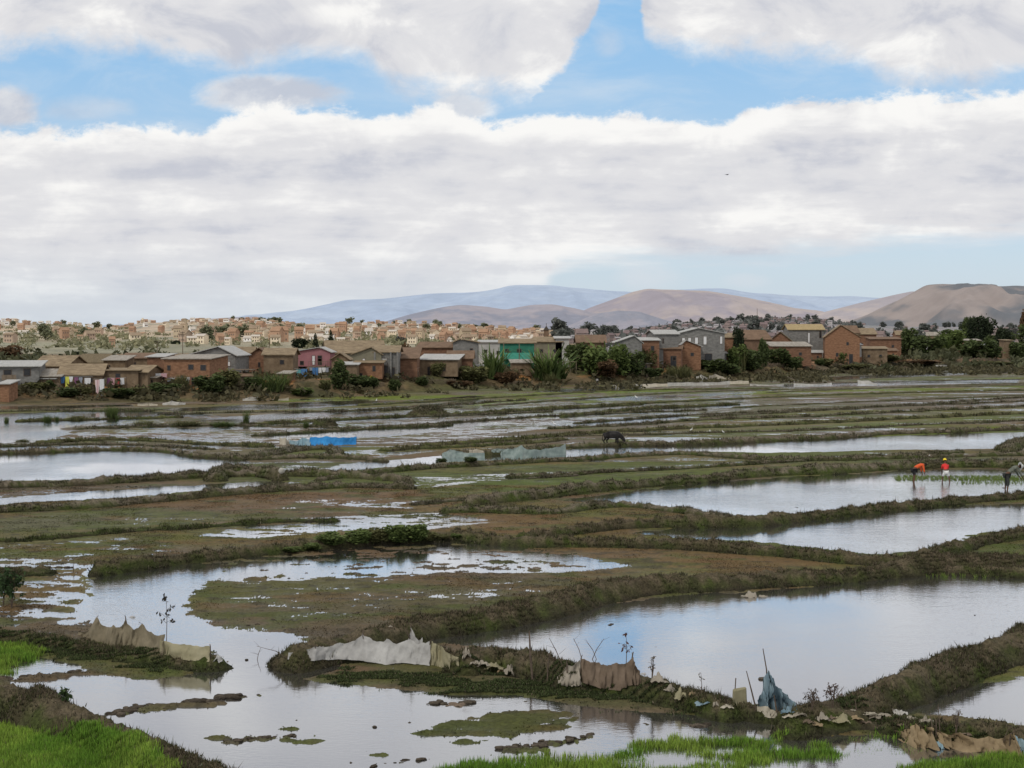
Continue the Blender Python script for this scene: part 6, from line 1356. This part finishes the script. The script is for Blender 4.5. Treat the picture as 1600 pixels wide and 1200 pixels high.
# a bird in the sky
p = atY(1136, 273, 160); root_ = empty('flying_bird', p, R(30), 'small dark bird gliding high in the sky', 'bird')
pts = [(-.16,0,0,.02),(0,0,0,.05),(.14,0,.01,.03),(.2,0,0,.01)]; ed = [(0,1),(1,2),(2,3)]
for q in (1, -1): i = len(pts); pts += [(.03,q*.2,.06,(.05,.012)),(-.04,q*.42,.02,(.02,.006))]; ed += [(1,i),(i,i+1)]
skin('body', pts, ed, 1, PM['black'], root_, 1)

# ---- laundry
GC = {'white': noisy('laundry_white', (.60,.60,.60), (.75,.75,.75), 2), 'blue': noisy('laundry_blue', (.06,.14,.32), (.10,.24,.45), 2), 'red': noisy('laundry_red', (.38,.05,.06), (.48,.09,.09), 2), 'purple': noisy('laundry_purple', (.16,.07,.14), (.26,.12,.20), 2), 'teal': noisy('laundry_teal', (.08,.28,.30), (.20,.42,.44), 2),
      'yellow': noisy('laundry_yellow', (.55,.55,.08), (.7,.7,.14), 2), 'grey': noisy('laundry_grey', (.20,.22,.26), (.32,.34,.38), 2), 'stripe': noisy('laundry_striped', (.40,.10,.12), (.80,.78,.76), 1.2, streak=(14,1,.1)), 'pinkc': noisy('laundry_pink', (.48,.28,.30), (.58,.38,.40), 2), 'black': PM['black'], 'greenl': noisy('laundry_green', (.10,.28,.12), (.2,.4,.2), 2)}
def garment(px, yt, wpx, hpx, c, Y, tee=False):
    q = atY(px, yt, Y); s = Y/FP; w_ = wpx*s/2*1.2; h = hpx*s*1.15; mb = MB(); n = 7; vs = []; fs = []
    for i in range(n):
        for j in range(4):
            g = i/(n-1)*2-1; t = j/3; ww = w_*(1.0 if not tee else (1.0 if t < .34 else .68)); vs.append((g*ww, .05*math.sin(g*6+px)*(.3+t), -t*h*(1+.06*math.sin(g*4+px))))
    for i in range(n-1):
        for j in range(3): fs.append((i*4+j, i*4+j+1, i*4+4+j+1, i*4+4+j))
    mb.add(vs, fs); o = mb.build('garment', GC[c], None, True); o.location = q; return o
def line(pts, hp, label_line, where_, z=2.0, cat='laundry'):
    """a clothes line between two props with garments hung on it"""
    x0 = min(p[0]-p[2]/2 for p in pts)-4; x1 = max(p[0]+p[2]/2 for p in pts)+4; yt = min(p[1] for p in pts); Y = lay((x0+x1)/2, yt+hp).y-1.6
    root = empty('clothes_line', atY(x0, yt, Y), 0, label_line, 'clothes line'); a = Vector((0,0,0)); b_ = atY(x1, yt, Y)-atY(x0, yt, Y); mb = MB(); mid = (a+b_)/2-Vector((0,0,.05)); mb.tube([a, mid, b_], .012, 4); mb.build('rope', PM['white'], root)
    for q in (a, b_): mb = MB(); mb.tube([q+Vector((0,0,.15)), q-Vector((0,0,hp*Y/FP+.4))], .035, 5); mb.build('post', stick, root)
    for k, (px, y_, w_, h, c) in enumerate(pts):
        o = garment(px, y_+.5, w_, h, c, Y-.03, tee=(k % 2 == 0 and w_ < 8)); o.location.z = min(o.location.z, atY(px, yt+.5, Y).z)
        cn = {'stripe': 'red and white striped', 'teal': 'teal', 'pinkc': 'pink', 'greenl': 'green'}.get(c, c); tag(o, '%s garment hung on the line %s' % (cn, where_), cat, 'laundry %s, %s' % (where_, cn))
line([(98,588,6,9,'blue'),(105,588,5,16,'yellow'),(111,588,5,7,'white'),(119,589,5,10,'purple'),(126,589,5,9,'grey'),(137,590,8,9,'white')], 14, 'clothes line before the tan mud house', 'before the tan mud house')
line([(152,593,6,18,'stripe'),(159,592,6,22,'white')], 24, 'short clothes line with long sheets at the mud house corner', 'at the mud house corner')
line([(169,590,5,9,'purple'),(176,590,5,10,'pinkc'),(184,590,5,11,'red'),(191,590,5,9,'white')], 13, 'clothes line in front of the long mud wall', 'in front of the long mud wall')
line([(222,585,8,6,'white'),(233,584,9,6,'white'),(245,583,10,5,'white'),(256,583,8,5,'pinkc')], 16, 'clothes line left of the orange brick house', 'left of the orange brick house')
line([(264,590,5,8,'grey'),(270,590,5,8,'white'),(293,589,5,8,'white'),(301,589,5,8,'purple'),(309,589,5,9,'grey')], 12, 'clothes line across the orange brick house front', 'across the orange brick house front')
line([(467,577,7,9,'teal'),(475,576,8,11,'blue')], 14, 'clothes line under the left half of the pink house', 'under the left half of the pink house')
line([(486,574,4,8,'grey'),(490,574,4,9,'blue'),(495,574,4,10,'blue'),(500,574,4,7,'white'),(506,574,5,6,'white'),(511,574,4,6,'grey')], 14, 'clothes line under the right half of the pink house', 'under the right half of the pink house')
line([(616,556,5,9,'white')], 20, 'short line at the concrete house', 'at the concrete house')
line([(633,577,5,5,'white'),(639,577,6,7,'pinkc'),(646,575,5,6,'grey'),(651,574,4,6,'white')], 14, 'clothes line under the rusty bush', 'under the rusty bush')
line([(816,545,5,5,'teal'),(824,544,4,6,'red'),(829,544,5,6,'white')], 26, 'clothes line on the green balcony', 'on the green balcony')
line([(1026,537,4,8,'grey'),(1032,550,7,10,'greenl'),(1037,550,6,12,'white'),(1041,549,4,8,'purple')], 26, 'clothes line beside the small balcony house', 'beside the small balcony house')
line([(1256,546,4,8,'white'),(1262,546,4,5,'grey'),(1268,546,4,5,'blue'),(1274,546,4,9,'white'),(1280,546,4,5,'grey')], 16, 'clothes line under the patched tin roof', 'under the patched tin roof')
line([(1292,545,4,6,'white'),(1297,545,4,6,'greenl')], 14, 'short clothes line left of the brick gable', 'left of the brick gable')
line([(1499,535,5,8,'white')], 16, 'short line at the ragged hut', 'at the ragged hut')
line([(1535,537,5,6,'white'),(1541,537,5,5,'grey')], 16, 'short line right of the ragged hut', 'right of the ragged hut')
line([(2,574,5,10,'pinkc'),(12,574,5,12,'white')], 22, 'clothes line on the left shack', 'on the left shack')
line([(30,590,5,7,'teal'),(37,590,4,7,'blue'),(44,590,4,7,'red')], 14, 'clothes line before the grey shack', 'before the grey shack')
# yellow jerrycan, water tank, wooden platforms
p = lay(580, 594); s = p.y/FP; mb = MB(); mb.box(-.28,.28,-.2,.2,0,.55); mb.box(-.08,.08,-.08,.08,.552,.68); o = mb.build('jerrycan', PM['yellow']); o.location = p; o.modifiers.new('b','BEVEL').width=.06; tag(o, 'yellow jerrycan beside the person in white', 'jerrycan')
p = lay(725, 584); s = p.y/FP; mb = MB(); mb.box(-7*s,7*s,-.5,.5,0,11*s); o = mb.build('metal_sheet', M['tin']); o.location = p; o.rotation_euler = (0, R(5), R(10)); o.modifiers.new('b','BEVEL').width=.1; tag(o, 'pale metal sheet box leaning right of the corrugated roof house', 'metal sheet')
def platform(px, yb, wpx, hpx, label):
    p = lay(px, yb); s = p.y/FP; w_ = wpx*s/2; h = hpx*s; root = empty('wooden_stand', p, 0, label, 'stand'); mb = MB(); mb.box(-w_, w_, 0, 2, h, h+.1); mb.build('deck', M['wood'], root)
    for a in (-.95, 0, .95):
        for b_ in (.1, 1.9): mb = MB(); mb.box(a*w_-.05, a*w_+.05, b_-.05, b_+.05, -.5, h-.002); mb.build('leg', M['wood'], root)
    return root
platform(891, 582, 20, 16, 'rickety wooden stand right of the big banana clump'); platform(378, 600, 34, 22, 'ragged wooden stilt hut floor below the tan house'); platform(645, 596, 16, 14, 'wooden stand under the hanging laundry')
for i, (px, yb, w_, h, c, lb) in enumerate([(365,592,14,8,'brown','brown rag over the stilt platform'),(380,590,16,9,'tan','tan rag over the stilt platform'),(394,590,10,8,'pale','pale rag over the stilt platform'),(890,566,18,4,'far','white sheet on the rickety stand'),(548,562,14,4,'far','white rags on the low shed roof'),(227,596,10,8,'pale','pale bundle at the mud wall end')]):
    rag(px, yb, w_, h, c, lb, 60+i)

# ------------------------------------------------------------------ grass, weeds and seedlings (nobody could count them)
cell = np.zeros((NR, NC)); cell[:-1] = np.diff(Ys)[:, None]; cell *= (Ss[1]-Ss[0])*YY
def blades(name, label, W_, n, h, wd, cf, seed, lean=.5, straw_p=.3, straw_c=(.20,.165,.11), up=1.0, big=.008, dark_p=.25):
    r_ = np.random.default_rng(seed); Wf = (W_*cell).ravel(); cs = np.cumsum(Wf); k = np.searchsorted(cs, r_.random(n)*cs[-1]); k = np.clip(k, 0, NR*NC-1-NC)
    x_ = XX.ravel()[k]+r_.uniform(-.5, .5, n)*(Ss[1]-Ss[0])*YY.ravel()[k]; j = r_.random(n); y_ = YY.ravel()[k]+(j-.5)*cell.ravel()[k]/((Ss[1]-Ss[0])*YY.ravel()[k]); z_ = H.ravel()[k]-.01
    sc_ = (1+big*YY.ravel()[k])*r_.uniform(.5, 1.5, n); a = r_.uniform(0, 6.283, n); ln = lean*r_.uniform(0, 1, n)**.7; hh = h*sc_; dx = np.cos(a)*ln*hh; dy = np.sin(a)*ln*hh
    b_ = r_.uniform(0, 6.283, n); ww = wd*sc_; P = np.stack([x_, y_, z_], -1); S_ = np.stack([np.cos(b_)*ww, np.sin(b_)*ww*.6, 0*ww], -1)
    V_ = np.stack([P-S_, P+S_, P+np.stack([dx, dy, hh*up*np.sqrt(np.clip(1-ln**2*.6, .1, 1))], -1)], 1).reshape(-1, 3)
    c = cf(k, r_, n); st = r_.random(n) < straw_p; c[st] = np.array(straw_c)*r_.uniform(.6, 1.3, (st.sum(), 1)); dk = r_.random(n) < dark_p; c[dk] *= .45
    C_ = np.stack([c*.45, c*.45, c*1.25], 1).reshape(-1, 3)
    o = obj(name, mesh_np(name, V_, np.arange(3*n).reshape(-1, 3), C_), leaf_mat); return tag(o, label, name.replace('_', ' '), None, 'stuff')
colf = lambda k, r_, n: COL.reshape(-1, 3)[k]*r_.uniform(.7, 1.7, (n, 1))
isb = (ID > 0); gsd = fbm(XX*1.1, YY*1.1, 301, 3)
def bund_blades(label, lo, hi, dens, h, wd, seed, straw_p, straw_c):
    r_ = np.random.default_rng(seed); Ps = []; Cs = []
    for Vb, Fb, Cb, lb, tm, ar in STR:
        if not (lo <= tm < hi): continue
        m_ = np.nonzero((Vb[:, 2] > .02) & (np.abs(Vb[:, 0])/Vb[:, 1] < .45) & (Vb[:, 1] > 18))[0]
        gs = np.clip(fbm(Vb[m_, 0]*1.0, Vb[m_, 1]*1.0, 333, 3)*1.6+.45, .05, 1); n = int(ar*len(m_)*dens); k = m_[r_.choice(len(m_), n, p=gs/gs.sum())]
        Ps.append(Vb[k]+r_.normal(size=(n, 3))*np.array([.03, .03, 0])); Cs.append(Cb[k])
    P = np.concatenate(Ps); c = np.concatenate(Cs); n = len(P); c = c*r_.uniform(.7, 1.9, (n, 1)); pg = r_.random(n) < .25; c[pg] = np.array([.085, .105, .035])*r_.uniform(.6, 1.3, (pg.sum(), 1))
    st = r_.random(n) < straw_p; c[st] = np.array(straw_c)*r_.uniform(.6, 1.3, (st.sum(), 1)); dk = r_.random(n) < .2; c[dk] *= .45
    hh = h*r_.uniform(.4, 1.6, n)*(1+.006*P[:, 1])*(1+1.0*(r_.random(n) < .04)); a = r_.uniform(0, 6.283, n); ln = r_.uniform(.1, .95, n); b_ = r_.uniform(0, 6.283, n); ww = wd*r_.uniform(.6, 1.4, n)*(1+.006*P[:, 1])
    S_ = np.stack([np.cos(b_)*ww, np.sin(b_)*ww, 0*ww], -1); P = P-np.array([0, 0, .015]); tip = P+np.stack([np.cos(a)*ln*hh, np.sin(a)*ln*hh, hh*np.sqrt(1-ln**2)+.01], -1)
    V_ = np.stack([P-S_, P+S_, tip], 1).reshape(-1, 3); C_ = np.stack([c*.5, c*.5, c*1.2], 1).reshape(-1, 3)
    o = obj('bund_grass', mesh_np('bund_grass', V_, np.arange(3*n).reshape(-1, 3), C_), leaf_mat); tag(o, label, 'bund grass', None, 'stuff')
bund_blades('short dry grass and turf on the near earth bunds', 0, 48, 900, .065, .009, 1, .16, (.17,.14,.095))
bund_blades('short grass on the middle earth bunds', 48, 90, 420, .075, .012, 2, .22, (.20,.17,.115))
bund_blades('thin grass on the far earth bunds', 90, 170, 120, .09, .018, 3, .3, (.21,.18,.12))
blades('field_weeds', 'low weeds and mud plants over the wet fields', (~isb)*(H > .004)*(YY < 75)*sstep(gsd+Nf, -.3, .5)*(YY < SH), 200000, .028, .014, colf, 3, lean=1.0, straw_p=.06, up=.7)
blades('floating_weed', 'small weed specks at the edges of the water', (~isb)*(np.abs(H+.012) < .02)*(YY < 90), 50000, .022, .013, lambda k, r_, n: np.array([[.07,.055,.035]])*r_.uniform(.5, 1.6, (n, 1)), 4, lean=1, straw_p=.05, up=.6)
def inpoly(polys, wob=.25):
    m_ = np.zeros((NR, NC), np.float32)
    for q in polys:
        P = gpoly(q); sl = sub(P, 1); sd = polysd(P, XX[sl], YY[sl])+Nm[sl]*wob*2.5+Nf[sl]*wob; m_[sl] = np.maximum(m_[sl], sstep(sd, -.08, .3))
    return m_
def rice(k, r_, n):
    y_ = sstep(fbm(XX.ravel()[k]*.9, YY.ravel()[k]*.9, 555, 3)+r_.normal(size=n)*.25, -.4, .6)[:, None]; return (np.array([[.15,.29,.035]])*(1-y_)+np.array([[.29,.41,.065]])*y_)*r_.uniform(.6, 1.3, (n, 1))
rc1 = [[(-90,1135),(20,1138),(60,1150),(110,1158),(160,1166),(220,1192),(280,1225),(280,1300),(-90,1300)]]
rc1b = [[(-90,1010),(20,1010),(60,1017),(58,1033),(0,1044),(-90,1046)], [(0,1043),(12,1043),(12,1052),(0,1052)]]
rc2 = [[(940,1187),(980,1166),(1050,1156),(1120,1156),(1160,1163),(1100,1175),(1000,1186)], [(1080,1197),(1180,1168),(1290,1154),(1305,1178),(1190,1195)], [(690,1203),(800,1188),(920,1185),(980,1200),(1160,1198),(1160,1260),(600,1260)], [(1400,1205),(1450,1192),(1600,1180),(1760,1172),(1760,1260),(1350,1260)]]
rc3 = [[(1310,1178),(1330,1158),(1350,1150),(1400,1156),(1405,1170),(1350,1180)], [(1130,1150),(1200,1150),(1230,1160),(1170,1165)]]
blades('rice_seedlings', 'dense bright green rice seedlings at the bottom left', inpoly(rc1, .1)*(.25+.75*sstep(fbm(XX*1.6, YY*1.6, 557, 4), -.45, -.05)), 110000, .115, .009, rice, 5, lean=.35, straw_p=.02, big=0, dark_p=.12)
blades('rice_seedlings', 'bright green rice patch beside the left bund', inpoly(rc1b, .15), 22000, .12, .009, rice, 6, lean=.4, straw_p=.03, big=0)
blades('rice_seedlings', 'bright green rice patches along the bottom of the water', inpoly(rc2, .3)*(.15+.85*sstep(Nm, -.35, .1)), 90000, .13, .008, rice, 7, lean=.4, straw_p=.03, big=0)
blades('rice_seedlings', 'sparse green rice seedlings in the near water', inpoly(rc3, .6), 3500, .11, .009, rice, 8, lean=.5, straw_p=.05, big=0)
blades('weed_carpet', 'green creeping weeds on the shallow islands', inpoly([[(480,1062),(540,1048),(620,1052),(720,1056),(820,1060),(900,1070),(1000,1085),(1080,1095),(1200,1108),(1050,1110),(900,1098),(700,1078)], [(-60,985),(110,1008),(250,1025),(330,1032),(250,1052),(120,1030),(0,1000)], [(1240,1115),(1450,1135),(1700,1160),(1600,1165),(1400,1148)]], .5), 60000, .05, .016, lambda k, r_, n: np.array([[.060,.078,.028]])*r_.uniform(.4, 1.7, (n, 1)), 9, lean=1, straw_p=.05, big=0)
# planted rows at the right pond
rows_ = []
r_ = np.random.default_rng(12)
for (x0, x1, ya, yb_, n_) in ((1400,1700,744,751,1500), (1500,1700,748,757,500), (1440,1760,886,902,700)):
    for i in range(n_):
        px, py = r_.uniform(x0, x1), r_.uniform(ya, yb_); q = at(px, py, 0); q.x = round(q.x/.32)*.32+r_.normal()*.04; q.y = round(q.y/.32)*.32+r_.normal()*.04; rows_.append((q.x, q.y))
V_ = []; C_ = []
for (x_, y_) in rows_:
    for k in range(5):
        a = r_.uniform(0, 6.28); h = r_.uniform(.06, .14); w_ = .008; V_ += [(x_-w_, y_, -.02), (x_+w_, y_, -.02), (x_+math.cos(a)*.07, y_+math.sin(a)*.07, h)]; c = np.array([.17,.24,.05])*r_.uniform(.6, 1.3); C_ += [c*.6, c*.6, c]
o = obj('rice_seedlings', mesh_np('rice_seedlings', np.array(V_), np.arange(len(V_)).reshape(-1, 3), np.array(C_)), leaf_mat); tag(o, 'newly planted rows of rice in the right hand ponds', 'rice seedlings', None, 'stuff')

# mud clods standing out of the near water
bm = bmesh.new(); bmesh.ops.create_icosphere(bm, subdivisions=2, radius=1); bm.verts.ensure_lookup_table(); iv = np.array([v_.co[:] for v_ in bm.verts]); fi = np.array([[v_.index for v_ in f.verts] for f in bm.faces]); bm.free()
Vs = []; Fs = []; Cs = []; r_ = np.random.default_rng(44); nb_ = 0
for (cx, cy, r0, hg) in CLODS:
    for q in range(3 if r0 > .07 else 1):
        o_ = r_.normal(size=2)*r0*.6*(q > 0); r1 = r0*r_.uniform(.35, .75); d = 1+.45*(fbm(iv[:, 0]*2.1+nb_*3.3, iv[:, 1]*2.1+iv[:, 2]*1.7, 7, 3))
        P = iv*d[:, None]*np.array([r1*r_.uniform(.9, 1.7), r1, min(r1*.5, hg*.8)]); gz = max(ground_z(cx, cy), -.05) if abs(cx/cy) < .44 else 0
        Vs.append(P+np.array([cx+o_[0], cy+o_[1], min(gz, .02)+.005])); Fs.append(fi+nb_*len(iv)); Cs.append(np.tile(np.array([.055,.045,.033])*r_.uniform(.7, 1.4), (len(iv), 1))*(1+.3*iv[:, 2:3])); nb_ += 1
o = obj('mud_clods', mesh_np('mud_clods', np.concatenate(Vs), np.concatenate(Fs), np.clip(np.concatenate(Cs), .01, 1), False), b_mat); tag(o, 'dark mud clods in rows and specks in the near water', 'mud clods', None, 'stuff')
